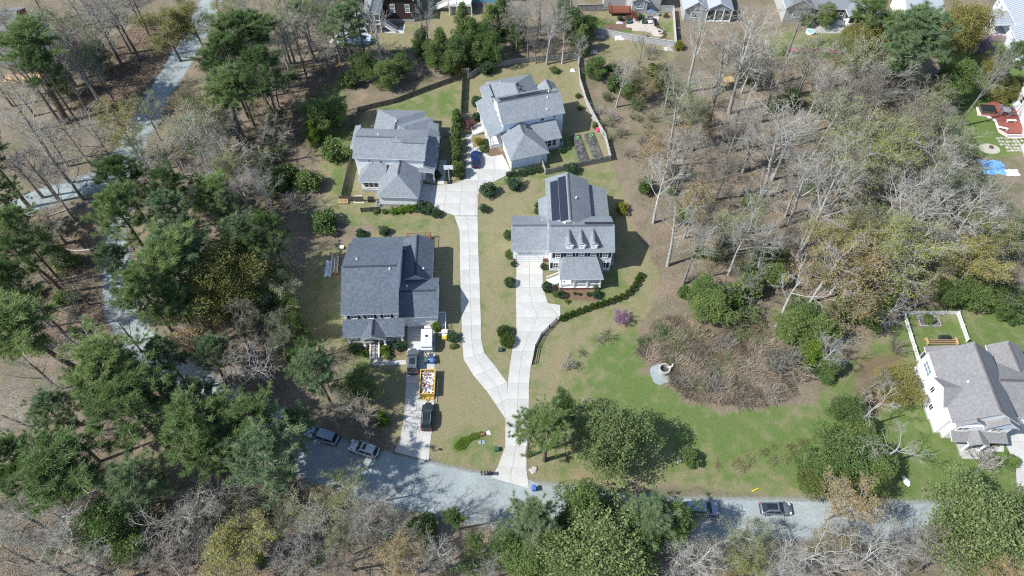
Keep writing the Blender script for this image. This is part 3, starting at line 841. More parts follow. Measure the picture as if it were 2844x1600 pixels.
for y in (1.4, 3.0, 4.6, 6.6): C.window(0.3, y, 4.85, .8, 1.0, 'w', 1, 2)
for y in (2.0, 9.2): C.window(0.3, y, 1.6, 1.2, 1.5, 'w', 2, 2)
C.walls((0.05, 7.4, -6.7, 0.34), 3.2, found=.55)
r = C.roof(-0.32, 7.75, -7.1, 0.4, 3.3, 5.65, 'y', ridge=3.68, ends=(-3.1, 0.4))
MB().cyl(0, 0, -.2, .22, .2, 10).cyl(0, 0, .22, .3, .28, 10).build("roof_vent", M_pframe, r, (5.0, -0.7, 5.0))
C.walls((7.3, 11.1, -3.3, 0.34), 3.2, found=.55)
C.slope([(6.0, -3.65, 3.25), (11.45, -3.65, 3.25), (11.2, 0.33, 4.85), (6.0, 0.33, 4.85)])
C.window(8.4, 0.35, 5.0, .75, 1.1, 's', 1, 2); C.window(10.9, 0.35, 5.2, .65, .75, 's', 1, 2)
for x in (8.0, 8.95, 9.95): C.window(x, -3.3, 1.3, .75, 1.5, 's', 1, 2)
for y in (-5.1, -2.1): C.garage_door(0.05, y, 2.6, 2.3, 'w')

# ---- house with three dormers (right of the fork of the drive)
H4 = House("house", "white colonial house with three small dormers, navy shutters and solar panels", (6.39, 74.81), 0.5, M_shL, M_white)
H4.walls((0.3, 11.05, 0.3, 7.8), 6.15)
r = H4.roof(0.0, 11.38, 0.0, 8.05, 6.2, 8.55, 'x'); H4.vents(r, [(2.9, 4.9, 8.2)])
sl = Vector((0, 4.0, -2.35)).normalized()
H4.panels(r, (6.3, 4.35, 8.38), (1, 0, 0), tuple(sl), 5, 1, .98, 1.0)
for x in (3.6, 5.7, 7.8):
    d = H4.roof(x - .68, x + .68, 0.36, 4.2, 7.62, 8.2, 'y', th=.1, gable=M_trim, cap=True)
    MB().box(x - .57, x + .57, 0.45, 3.0, 6.3, 7.55).build("dormer_wall", M_trim, d)
    H4.window(x, 0.45, 6.8, .5, .55, 's', 2, 2, parent=d, glass=M_trim)
H4.walls((-6.2, 0.32, 2.6, 9.9), 3.8)
r = H4.roof(-6.53, 0.31, 2.15, 10.3, 3.9, 6.05, 'x'); H4.vents(r, [(-.9, 8.2, 4.9)])
H4.garage_door(-3.25, 2.6, 4.75, 2.35)
for a, b in ((-6.15, -5.75), (-.72, .15)): MB().box(a, b, 2.5, 2.6, 0.0, 1.1).build("brick_pier", M_brick, H4.root)
MB().tube([(-3.3, 2.3, 3.4), (-3.3, 2.0, 3.3)], .06, 6).build("door_lamp", M_shut, H4.root)
H4.walls((0.3, 7.6, 7.6, 16.5), 6.2)
r = H4.roof(-0.1, 7.9, 5.0, 16.8, 6.75, 8.5, 'y', ridge=3.95, ez2=6.2); H4.vents(r, [(5.2, 11.0, 7.9), (2.7, 5.2, 7.9)])
sl = Vector((4.05, 0, 1.75)).normalized()
H4.panels(r, (0.75, 6.1, 7.14), (0, 1, 0), tuple(sl), 9, 1, 1.02, 1.42)
H4.panels(r, (2.18, 5.55, 7.76), (0, 1, 0), tuple(sl), 10, 1, 1.02, 1.42)
H4.walls((7.6, 11.1, 7.6, 16.1), 4.35)
H4.slope([(7.62, 16.4, 5.65), (7.62, 7.8, 5.65), (11.4, 7.8, 4.45), (11.4, 16.4, 4.45)])
H4.walls((-1.0, 0.3, 10.0, 14.6), 3.2)
H4.slope([(-1.35, 15.0, 3.25), (-1.35, 9.8, 3.25), (0.28, 9.8, 4.0), (0.28, 15.0, 4.0)])
H4.roof(1.78, 9.42, -3.85, 1.2, 3.45, 4.75, 'x', ridge=0.1, ends=(2.7, 8.4), cap=False)
MB().box(2.0, 9.1, -3.6, 0.3, 0, .62, 1).box(1.95, 9.15, -3.65, 0.3, .62, .78).build("porch_floor", [M_trim, M_brick], H4.root)
for x in (2.15, 4.4, 6.7, 8.95): H4.column(x, -3.5, .78, 3.35, .26)
for x0, x1 in ((2.25, 4.3), (4.5, 6.6), (6.8, 8.85)): H4.rail((x0, -3.5, .78), (x1, -3.5, .78), .85)
H4.rail((8.95, -3.4, .78), (8.95, 0.2, .78), .85); H4.rail((2.15, -3.4, .78), (2.15, -2.6, .78), .85)
H4.stairs((2.05, -1.7), (-0.1, -2.2), 1.5, 0, .75, M_trim)
H4.door(5.6, 0.3, .8, m=M_shut)
for x in (1.6, 3.6, 5.7, 7.75, 9.85): H4.window(x, 0.3, 4.35, .78, 1.15, 's', 2, 2, True)
for x in (1.35, 9.8): H4.window(x, 0.3, 1.35, .78, 1.4, 's', 2, 2, True)
H4.window(3.6, 0.3, 1.4, .9, 1.4, 's', 2, 2, True); H4.window(7.6, 0.3, 1.4, .9, 1.4, 's', 2, 2, True)

# ---- white house at the right edge
E_ = House("house", "white house with warm grey shingle roof and picket-fenced yard at the street corner", (65.05, 46.4), -2.0, M_shG, M_white)
E_.walls((0.2, 9.0, -2.2, 9.0), 4.95)
r = E_.roof(0.45, 10.4, -2.6, 9.4, 5.05, 8.6, 'y', ridge=5.9, gable=M_white); E_.vents(r, [(3.6, 3.2, 7.1)])
E_.walls((0.0, 3.0, 0.0, 4.7), 4.95)
E_.roof(-0.1, 4.5, -0.2, 4.9, 5.05, 6.7, 'x', gable=M_white, cap=False)
E_.walls((1.5, 7.5, 8.0, 11.0), 3.3)
E_.slope([(1.2, 11.4, 3.4), (1.2, 8.9, 3.4), (8.5, 8.9, 4.6), (8.5, 11.4, 4.6)])
E_.walls((9.5, 19.5, -0.2, 9.6), 3.3)
E_.roof(9.1, 20.0, -0.6, 9.2, 3.4, 6.0, 'x')
E_.walls((11.5, 16.5, 9.0, 11.6), 3.3)
E_.roof(11.2, 16.8, 6.0, 12.0, 3.4, 5.0, 'y', gable=M_white)
E_.roof(1.0, 5.6, -3.1, 1.5, 4.9, 6.5, 'y', gable=M_pale, cap=False)
E_.roof(5.0, 10.2, -3.4, 1.5, 4.9, 7.2, 'y', gable=M_pale, cap=False)
E_.walls((1.2, 9.6, -3.0, -2.1), 4.8)
E_.slope([(1.0, -4.6, 2.7), (9.3, -4.6, 2.7), (9.3, -2.9, 3.2), (1.0, -2.9, 3.2)], m=M_shG)
E_.roof(3.3, 6.4, -5.2, -2.6, 2.75, 3.6, 'y', gable=M_pale, cap=False)
for x in (3.6, 6.1): E_.column(x, -4.9, 0, 2.65, .28)
E_.window(0.0, 1.3, 1.4, .7, 1.2, 'w', 2, 1); E_.window(0.0, 3.4, 3.2, .7, 1.2, 'w', 2, 1)
E_.window(0.2, 7.0, 3.3, 2.2, 1.4, 'w', 3, 2, glass=M_glassl); E_.window(1.5, 8.6, 1.0, .9, 1.1, 'w', 2, 1)
E_.window(1.5, 10.2, 1.0, 1.3, 1.9, 'w', 2, 1, glass=M_screen); E_.window(2.6, -3.0, 3.2, 1.6, 1.1, 's', 2, 2); E_.window(7.6, -3.0, 3.2, 1.6, 1.1, 's', 2, 2)
E_.garage_door(13.0, -0.2, 5.0, 2.3); E_.door(4.8, -3.0, .4)
MB().box(3.2, 6.6, -5.8, -3.0, 0.0, .35).box(3.4, 6.4, -6.2, -5.8, 0, .18).build("porch_floor", M_found, E_.root)

# ---- brown house with screened porch (top)
F_ = House("house", "dark brown house with white-trimmed screened porch and stairs", (-30.5, 149.4), -2.0, M_shL, M_brownw)
F_.walls((0.2, 7.2, 0.0, 12.0), 6.0, found=.8)
F_.roof(-0.2, 7.7, -0.5, 12.4, 6.1, 9.0, 'y', gable=M_brownw)
F_.walls((-10.0, 0.3, 3.0, 12.0), 5.5)
F_.roof(-10.4, 0.6, 2.6, 12.4, 5.6, 8.5, 'x', gable=M_brownw)
F_.roof(-4.0, 0.4, -4.9, 3.2, 5.05, 6.2, 'y', gable=M_trim)
pf = MB().box(-3.7, 0.1, -4.6, 3.0, 2.2, 2.45).build("screened_porch", M_trim, F_.root)
for x in (-3.6, -2.4, -1.2, 0.0): MB().box(x - .09, x + .09, -4.55, -4.37, 0.0, 5.0).build("post", M_trim, pf)
for y in (-2.5, -.5, 1.5): MB().box(-0.05, .09, y - .08, y + .08, 2.3, 5.0).build("post", M_trim, pf)
MB().box(-3.5, -.1, -4.42, -4.40, 2.6, 4.9).box(-.1, -.06, -4.4, 3.0, 2.6, 4.9).build("screen", M_screen, pf)
MB().box(-3.6, 0.0, -4.52, -4.44, 3.2, 3.35).box(-3.6, 0.0, -4.52, -4.44, 4.75, 4.95).build("rail_band", M_trim, pf)
MB().box(-3.5, -2.2, -4.35, -4.25, 0.1, 2.1).box(-1.7, -.2, -4.35, -4.25, .1, 2.1).build("lattice", M_grey, pf)
F_.stairs((0.3, -3.6), (3.4, -3.9), 1.1, 0, 2.3, M_trim)
for x in (2.4, 5.9): F_.window(x, 0.0, 2.6, .9, 1.9, 's', 1, 2, glass=M_glassl)
G_ = House("house", "blue house with a white raised deck on posts behind the pines", (-15.2, 152.5), 0, M_shL, M_bluew)
G_.walls((-1.0, 12.0, 4.0, 14.0), 7.0); G_.roof(-1.5, 12.5, 3.5, 14.5, 7.0, 10.0, 'x')
dk = MB().box(0.1, 5.6, -0.9, 4.0, 2.5, 2.75).build("raised_deck", M_trim, G_.root)
for x in (.2, 2.0, 3.8, 5.5): MB().box(x - .12, x + .12, -.85, -.6, 0, 5.2).build("post", M_trim, dk)
MB().box(.3, 5.4, -.4, -.3, 0.1, 2.3).build("lattice", M_grey, dk)
G_.rail((.1, -.85, 2.75), (5.6, -.85, 2.75)); G_.rail((5.6, -.85, 2.75), (5.6, 4.0, 2.75)); G_.stairs((0.0, 0.5), (-3.2, 1.6), 1.1, .4, 2.7, M_trim)
for x in (1.5, 4.2): G_.window(x, 4.0, 3.4, 1.6, 1.8, 's', 2, 1)
H_ = House("house", "grey house with a red-brown deck above a paved patio with fire pit", (22.2, 153.4), -0.5, M_shL, M_greyw)
H_.walls((0.0, 7.4, 1.0, 12.0), 6.0); H_.roof(-.4, 7.6, .6, 12.4, 6.1, 8.8, 'x')
H_.walls((6.6, 10.2, -0.9, 6.0), 3.4); H_.roof(6.2, 10.5, -1.3, 4.0, 3.5, 4.6, 'y', gable=M_greyw)
H_.walls((9.5, 13.6, 0.3, 12.0), 6.0); H_.roof(9.2, 14.0, -.1, 12.4, 6.1, 8.4, 'y', gable=M_greyw)
H_.window(3.2, 1.0, 3.6, 1.7, 1.2, 's', 2, 2); H_.window(8.5, -.9, 1.4, 1.7, 1.4, 's', 2, 2, glass=M_glassl); H_.window(11.6, .3, 3.6, .8, 1.3, 's', 1, 2); H_.door(5.9, 1.0, .9, m=M_trim)
MB().box(1.2, 6.4, -2.0, 1.0, .75, .9).build("deck", M_deck, H_.root)
for a, b in (((1.2, -2, .9), (6.2, -2, .9)), ((1.2, -2, .9), (1.2, 1, .9))): H_.rail(a, b, .9, M_deck, .25)
H_.stairs((6.6, -.6), (7.3, -2.6), 1.2, 0, .85, M_deck, mr=M_deck)
I_ = House("house", "grey house with corrugated white metal roof beside the fenced patio yard", (40.9, 149.2), -1.0, M_metal, M_greyw)
I_.walls((0.0, 5.2, 0.0, 11.0), 3.4); I_.roof(-.4, 5.6, -.4, 11, 3.5, 5.6, 'y', gable=M_greyw)
I_.roof(4.6, 11.4, -.2, 9.0, 3.3, 5.2, 'y', gable=M_metal)
pf = MB().box(5.2, 11.0, -.1, 4.0, 0.2, .4).build("screened_porch", M_trim, I_.root)
for x in (5.3, 7.2, 9.1, 11.0): MB().box(x - .09, x + .09, -.1, .08, 0, 3.2).build("post", M_trim, pf)
MB().box(5.3, 11, 0.1, .13, .5, 3.1).build("screen", M_screen, pf)
I_.window(2.4, 0.0, 1.3, 1.4, 1.3, 's', 2, 2)
J_ = House("house", "grey house with gabled screened porch and grey concrete patio", (64.5, 149.0), -0.5, M_shD, M_greyw)
J_.sh = mat("mid_shingles", (0.20, 0.225, 0.255), 0.9, 0.15, 5.0); CAPC["mid_shingles"] = (0.20, 0.225, 0.255)
J_.walls((0.0, 6.0, 0.0, 10.0), 4.0); J_.roof(-.4, 6.4, -.5, 10.0, 4.1, 6.4, 'y', gable=M_greyw)
J_.walls((5.8, 11.0, 2.5, 10.0), 3.4); J_.walls((10.6, 15.0, 0.8, 10.0), 3.2); J_.roof(5.5, 22.0, 0.5, 14.0, 3.3, 6.8, 'x')
J_.roof(14.2, 22.0, -2.2, 7.0, 3.2, 5.7, 'y', gable=M_greyw)
pf = MB().box(14.8, 21.4, -1.7, 2.5, .3, .5).build("screened_porch", M_trim, J_.root)
for x in (14.9, 16.5, 18.1, 19.7, 21.3): MB().box(x - .1, x + .1, -1.7, -1.5, 0, 3.15).build("post", M_trim, pf)
MB().box(14.9, 21.3, -1.52, -1.49, .9, 3.1).build("screen", M_screen, pf)
J_.window(3.3, 0.0, 1.5, 2.6, 1.5, 's', 3, 2, glass=M_glassl); J_.window(12.8, .8, 1.4, 2.7, 1.6, 's', 3, 2); J_.window(8.5, 2.5, 1.3, 1.0, 1.6, 's', 1, 2)
K_ = House("house", "pale house mostly hidden behind the tall olive pines", (92.0, 146.0), 0.0, M_metal, M_white)
K_.walls((0.0, 8.0, 0.0, 9.0), 4.0); K_.roof(-.4, 8.4, -.4, 9.4, 4.1, 6.2, 'x'); K_.window(2.5, 0.0, 1.4, 1.6, 1.4, 's', 2, 2); K_.window(5.8, 0, 1.4, 1.4, 1.4, 's', 2, 2)
L_ = House("house", "white house with ribbed white metal roof and covered porch at the top corner", (113.6, 131.6), -5.0, M_metal, M_pale)
L_.walls((0.0, 9.0, 0.0, 9.5), 4.2); L_.walls((1.2, 9.0, 9.4, 23.0), 4.2)
def ribbed(h, roof, x0, x1, y0, y1, ez, rz):
    """standing seams running down both slopes of a ridge along y"""
    c = (x0 + x1) / 2; n = int((y1 - y0) / .62)
    for k in range(1, n):
        y = y0 + (y1 - y0) * k / n
        for xe in (x0, x1): MB().bar((xe, y, ez + .03), (c, y, rz + .03), .06, .07).build("seam", M_seam, roof)
M_seam = mat("roof_seam", (0.20, 0.23, 0.26), 0.5, 0.05, 2.0)
r = L_.roof(-1.0, 12.0, -.6, 9.6, 4.3, 7.2, 'y', gable=M_pale); ribbed(L_, r, -1.0, 12.0, -.6, 9.6, 4.3, 7.2)
r = L_.roof(0.6, 13.0, 10.5, 23.5, 4.3, 7.4, 'y', gable=M_pale); ribbed(L_, r, .6, 13.0, 10.5, 23.5, 4.3, 7.4)
r = L_.slope([(-2.9, 11.9, 2.9), (1.3, 11.6, 3.5), (1.3, 17.2, 3.5), (-2.9, 17.4, 2.9)])
for k in range(1, 9): MB().bar((-2.9, 11.9 + k*.6, 2.93), (1.3, 11.7 + k*.6, 3.53), .06, .07).build("seam", M_seam, r)
MB().box(-2.7, 1.2, 12.0, 17.2, 0, .25).build("porch_floor", M_found, L_.root)
for x, y in ((-2.6, 12.1), (-2.6, 14.6), (-2.6, 17.1)): L_.column(x, y, .25, 2.75, .22)
for y in (2.4, 6.5): L_.window(0.0, y, 1.4, 1.8, 1.6, 'w', 2, 2, glass=M_glassl)
for y in (10.4, 19.6, 21.8): L_.window(1.2, y, 1.4, 1.2, 1.6, 'w', 2, 2, glass=M_glassl)
Mh = House("house", "tall white house wall beside the red stepped deck", (106.5, 111.4), -8.0, M_shG, M_white)
Mh.walls((0.0, 9.0, 0.0, 8.9), 5.2); Mh.roof(-.4, 9.4, -.4, 9.3, 5.3, 8.0, 'y'); Mh.window(0.0, 6.3, 2.4, 1.0, 1.4, 'w', 1, 2)
Mh.walls((-1.6, 8.0, -10.0, -5.0), 4.6); Mh.roof(-1.9, 8.4, -10.4, -4.6, 4.7, 7.0, 'x')
Mh.walls((.8, 8.0, -5.0, 0.0), 4.6); Mh.roof(.5, 8.4, -5.2, 0.2, 4.7, 6.6, 'y')
N_ = House("house", "low grey-roofed house under bare trees in the top left woods", (-113.0, 127.5), 10.0, mat("old_shingles", (0.19, 0.20, 0.205), .95, .22, 4.0, .3, var2=.12, scale2=.3), M_brick)
CAPC["old_shingles"] = (0.19, 0.20, 0.205)
N_.walls((2.0, 15.5, 1.8, 11.0), 3.2); N_.roof(1.5, 16.2, 1.2, 11.6, 3.3, 5.6, 'x'); N_.window(11.0, 1.8, 1.2, 1.6, 1.4, 's', 2, 1, glass=M_glassl); N_.window(5.5, 1.8, 1.2, 1.4, 1.4, 's', 2, 1)
MB().box(.5, 9.0, -.9, 1.7, .1, .35).box(2, 8.6, -1.4, -.9, .05, .2).build("deck", M_wood, N_.root)
N2 = House("house", "small grey-roofed shed-like house at the top left corner", (-122.5, 141.0), 6.0, N_.sh, M_brick)
N2.walls((0.0, 8.0, 0.5, 8.5), 2.9); N2.roof(-.4, 8.4, 0, 9, 3.0, 5.0, 'x')
# ------------------------------------------------------------------ plants: a few grown models, then placed one by one
M_bark = mat("pine_bark", (0.120, 0.090, 0.070), 0.95, 0.3, 3.0, 0.5, col2=(0.175, 0.140, 0.115))
M_barkg = mat("grey_bark", (0.235, 0.215, 0.195), 0.95, 0.25, 3.0, 0.4, objvar=0.2, col2=(0.165, 0.150, 0.135))
M_barkw = mat("pale_bark", (0.44, 0.43, 0.405), 0.9, 0.2, 2.0, 0.3, objvar=0.12, col2=(0.34, 0.325, 0.30))
M_twig = mat("grey_twig", (0.310, 0.300, 0.262), 0.95, 0.2, 1.0, objvar=0.25)
M_twigw = mat("pale_twig", (0.375, 0.365, 0.330), 0.95, 0.2, 1.0, objvar=0.15)
M_twigb = mat("brown_twig", (0.265, 0.235, 0.195), 0.95, 0.2, 1.0, objvar=0.2)
L_pine = leaf_mat("pine_needles", (0.098, 0.168, 0.052), (0.215, 0.300, 0.108), objvar=0.30, trans=.32)
L_pinel = leaf_mat("light_pine_needles", (0.120, 0.192, 0.090), (0.222, 0.305, 0.148), objvar=0.18)
L_oliv = leaf_mat("olive_leaves", (0.150, 0.158, 0.042), (0.275, 0.265, 0.090))
L_ever = leaf_mat("evergreen_leaves", (0.084, 0.145, 0.040), (0.190, 0.262, 0.088))
L_speck = leaf_mat("speckled_leaves", (0.088, 0.140, 0.048), (0.225, 0.282, 0.112))
L_yell = leaf_mat("yellow_buds", (0.250, 0.240, 0.070), (0.340, 0.325, 0.115), trans=0.35)
L_lime = leaf_mat("lime_buds", (0.195, 0.235, 0.050), (0.290, 0.320, 0.085), trans=0.35)
L_tan = leaf_mat("tan_buds", (0.290, 0.215, 0.095), (0.360, 0.290, 0.140), trans=0.3)
L_box = leaf_mat("boxwood_leaves", (0.042, 0.082, 0.016), (0.095, 0.150, 0.026), objvar=0.12)
L_holly = leaf_mat("holly_leaves", (0.030, 0.070, 0.034), (0.085, 0.145, 0.068), rough=0.4, objvar=0.14)
L_brite = leaf_mat("bright_leaves", (0.085, 0.165, 0.022), (0.150, 0.245, 0.035), objvar=0.12)
L_gold = leaf_mat("golden_leaves", (0.150, 0.175, 0.022), (0.300, 0.265, 0.035), objvar=0.1)
L_purp = leaf_mat("redbud_blossom", (0.250, 0.140, 0.225), (0.350, 0.215, 0.320), trans=0.3)
L_maroon = leaf_mat("maroon_leaves", (0.100, 0.040, 0.040), (0.160, 0.085, 0.075), trans=0.2)
L_mag = leaf_mat("pale_blossom", (0.42, 0.37, 0.33), (0.56, 0.50, 0.44), trans=0.3)
L_mist = leaf_mat("grey_green_buds", (0.190, 0.225, 0.105), (0.285, 0.310, 0.150), trans=0.3)
L_reed = leaf_mat("dry_reed", (0.215, 0.172, 0.122), (0.345, 0.288, 0.215), trans=0.2)
L_tuft = leaf_mat("dry_tuft", (0.240, 0.205, 0.120), (0.180, 0.200, 0.080), trans=0.2)

class Grow:
    """collects tapered three- to seven-sided limbs and leaf faces as arrays"""
    def __init__(self, seed):
        self.r = random.Random(seed); self.n = np.random.default_rng(seed)
        self.tv, self.tf = [], []           # trunk and limbs
        self.bv, self.bf = [], []           # twigs
        self.lv, self.lf = [], []           # leaf triangles (arrays)
        self.tips = []
        self.nl = 0
    def limb(self, pts, rad, sides, fine):
        V, F = (self.bv, self.bf) if fine else (self.tv, self.tf)
        o = len(V); k = len(pts)
        for i, p in enumerate(pts):
            d = pts[min(i + 1, k - 1)] - pts[max(i - 1, 0)]
            s = d.cross(Vector((0.3, 0.2, 1)) if abs(d.z) < abs(d.x) + abs(d.y) else Vector((1, 0.3, 0)))
            s = s.normalized() if s.length > 1e-6 else Vector((1, 0, 0))
            u = d.cross(s).normalized()
            for q in range(sides):
                a = 2 * math.pi * q / sides
                V.append(p + (s * math.cos(a) + u * math.sin(a)) * rad[i])
        for i in range(k - 1):
            for q in range(sides):
                q2 = (q + 1) % sides
                F.append((o + i * sides + q, o + i * sides + q2, o + (i + 1) * sides + q2, o + (i + 1) * sides + q))
    def branch(self, p, d, length, rad, lvl, cfg):
        """cfg: list of dict per level: n children, angle, len ratio, wiggle, up"""
        r = self.r; c = cfg[lvl]
        seg = c.get('seg', 4)
        pts, rads = [p], [rad]
        q = p.copy(); dd = d.copy()
        for i in range(seg):
            dd = (dd + Vector((r.gauss(0, 1), r.gauss(0, 1), r.gauss(0, 1))) * c['wig'] + Vector((0, 0, c.get('up', 0)))).normalized()
            q = q + dd * (length / seg)
            pts.append(q.copy()); rads.append(rad * (1 - (1 - c.get('tip', .35)) * (i + 1) / seg))
        self.limb(pts, rads, c['sides'], lvl >= c.get('finefrom', 2))
        if lvl == len(cfg) - 1:
            self.tips.append((pts[-1], dd)); 
            if c.get('mid'): self.tips.append((pts[len(pts) // 2], dd))
            return
        nx = cfg[lvl + 1]
        n = nx['n'] if isinstance(nx['n'], int) else r.randint(*nx['n'])
        for k in range(n):
            t = nx.get('from', .3) + (1 - nx.get('from', .3)) * (k + r.random() * .8) / n
            t = min(t, .999); f = t * seg; i = int(f); w = f - i
            bp = pts[i].lerp(pts[i + 1], w); br = rads[i] * (1 - w) + rads[i + 1] * w
            ax = (pts[i + 1] - pts[i]).normalized()
            a = r.uniform(*nx['ang']); az = (k * 2.399 + r.uniform(-.6, .6))
            s = ax.cross(Vector((.2, .3, 1)) if abs(ax.z) < .9 else Vector((1, .1, 0))).normalized(); u = ax.cross(s)
            nd = (ax * math.cos(a) + (s * math.cos(az) + u * math.sin(az)) * math.sin(a)).normalized()
            ln = length * r.uniform(*nx['len']) * (1 - nx.get('short', .35) * t)
            self.branch(bp, nd, ln, max(br * nx.get('rad', .55), nx.get('minr', .012)), lvl + 1, cfg)
    def leaves(self, pos, size, aspect=0.5, up=0.0, dirs=None, spread=1.0):
        """one triangle pair (a bent quad) at every position"""
        n = len(pos); g = self.n
        d = g.normal(0, 1, (n, 3))
        if dirs is not None: d = d * spread + dirs
        d[:, 2] += up
        d /= np.linalg.norm(d, axis=1)[:, None] + 1e-9
        t = g.normal(0, 1, (n, 3)); s = np.cross(d, t); s /= np.linalg.norm(s, axis=1)[:, None] + 1e-9
        L = size * g.uniform(.6, 1.3, n)[:, None]; W = L * aspect * .5
        a = pos; b = pos + d * L * .5 + s * W; c = pos + d * L; e = pos + d * L * .5 - s * W
        self.lv.append(np.stack([a, b, c, e], 1).reshape(-1, 3))
        o = self.nl + np.arange(n)[:, None] * 4
        self.lf.append(o + np.array([[0, 1, 2, 3]]))
        self.nl += n * 4
    def needles(self, centres, dirs, per, length, width, cone=1.1):
        n = len(centres); g = self.n
        P0 = np.repeat(centres, per, 0); dd = np.repeat(dirs, per, 0)
        d = dd + g.normal(0, cone * .6, (n * per, 3)); d /= np.linalg.norm(d, axis=1)[:, None] + 1e-9
        t = g.normal(0, 1, (n * per, 3)); s = np.cross(d, t); s /= np.linalg.norm(s, axis=1)[:, None] + 1e-9
        L = length * g.uniform(.6, 1.2, n * per)[:, None]
        P0 = P0 + g.normal(0, length * .15, P0.shape)
        a = P0 - s * width * .5; b = P0 + s * width * .5; c = P0 + d * L + s * width * .2; e = P0 + d * L - s * width * .2
        self.lv.append(np.stack([a, b, c, e], 1).reshape(-1, 3))
        o = self.nl + np.arange(n * per)[:, None] * 4
        self.lf.append(o + np.array([[0, 1, 2, 3]]))
        self.nl += n * per * 4
    def trunk_mesh(self, name, m):
        return np_mesh(name, np.array([tuple(v) for v in self.tv]), np.array(self.tf), m)
    def crown_mesh(self, name, mtwig, mleaf=None):
        V, F, I = [], [], []
        k = 0
        if self.bv:
            V.append(np.array([tuple(v) for v in self.bv])); F.append(np.array(self.bf)); I.append(np.zeros(len(self.bf), int)); k = len(self.bv)
        if self.lv:
            lf = np.concatenate(self.lf) + k
            V.append(np.concatenate(self.lv)); F.append(lf); I.append(np.ones(len(lf), int))
        return np_mesh(name, np.concatenate(V), np.concatenate(F), [mtwig, mleaf or mtwig], np.concatenate(I))

PROTO = {}     # kind -> list of (trunk mesh, crown mesh, height, crown radius, crown centre share)
def measure(me_t, me_c, h):
    a = np.zeros(len(me_c.vertices) * 3, np.float32); me_c.vertices.foreach_get("co", a); a = a.reshape(-1, 3)
    r = np.percentile(np.hypot(a[:, 0] - a[:, 0].mean(), a[:, 1] - a[:, 1].mean()), 92)
    return (me_t, me_c, float(a[:, 2].max()), float(r), float(np.median(a[:, 2]) / a[:, 2].max()))
def bare(seed, h=18, spread=1.0, fork=.35, mb_=None, mt=None, leaf=None, leaf_n=2, leaf_s=.22, dense=1.0, lean=.03, tips_only=True):
    g = Grow(seed); r = g.r
    cfg = [dict(seg=7, wig=lean, sides=7, tip=.25),
           dict(n=(int(9 * dense), int(12 * dense)), ang=(.45 * spread, .95 * spread), len=(.42, .62), wig=.13, up=.10, sides=5, rad=.46, tip=.3, seg=6, short=.45, finefrom=2, **{'from': fork}),
           dict(n=(6, 8), ang=(.4, .95), len=(.38, .6), wig=.17, up=.06, sides=4, rad=.5, minr=.028, tip=.4, seg=4, **{'from': .25}),
           dict(n=(5, 7), ang=(.35, .95), len=(.35, .6), wig=.2, up=.05, sides=3, rad=.5, minr=.016, tip=.5, seg=3, finefrom=2, **{'from': .2}),
           dict(n=(2, 4), ang=(.3, .9), len=(.4, .75), wig=.2, up=.04, sides=3, rad=.6, minr=.0115, tip=.6, seg=2, finefrom=2, mid=True, **{'from': .15})]
    g.branch(Vector((0, 0, -.1)), Vector((r.uniform(-.04, .04), r.uniform(-.04, .04), 1)).normalized(), h * .82, h * .0125 + .05, 0, cfg)
    if leaf is not None:
        tp = np.array([tuple(p) for p, d in g.tips])
        tp = np.repeat(tp, leaf_n, 0) + g.n.normal(0, .22, (len(tp) * leaf_n, 3))
        g.leaves(tp, leaf_s, .6)
    return measure(g.trunk_mesh("bare_trunk", mb_), g.crown_mesh("bare_crown", mt, leaf), h)
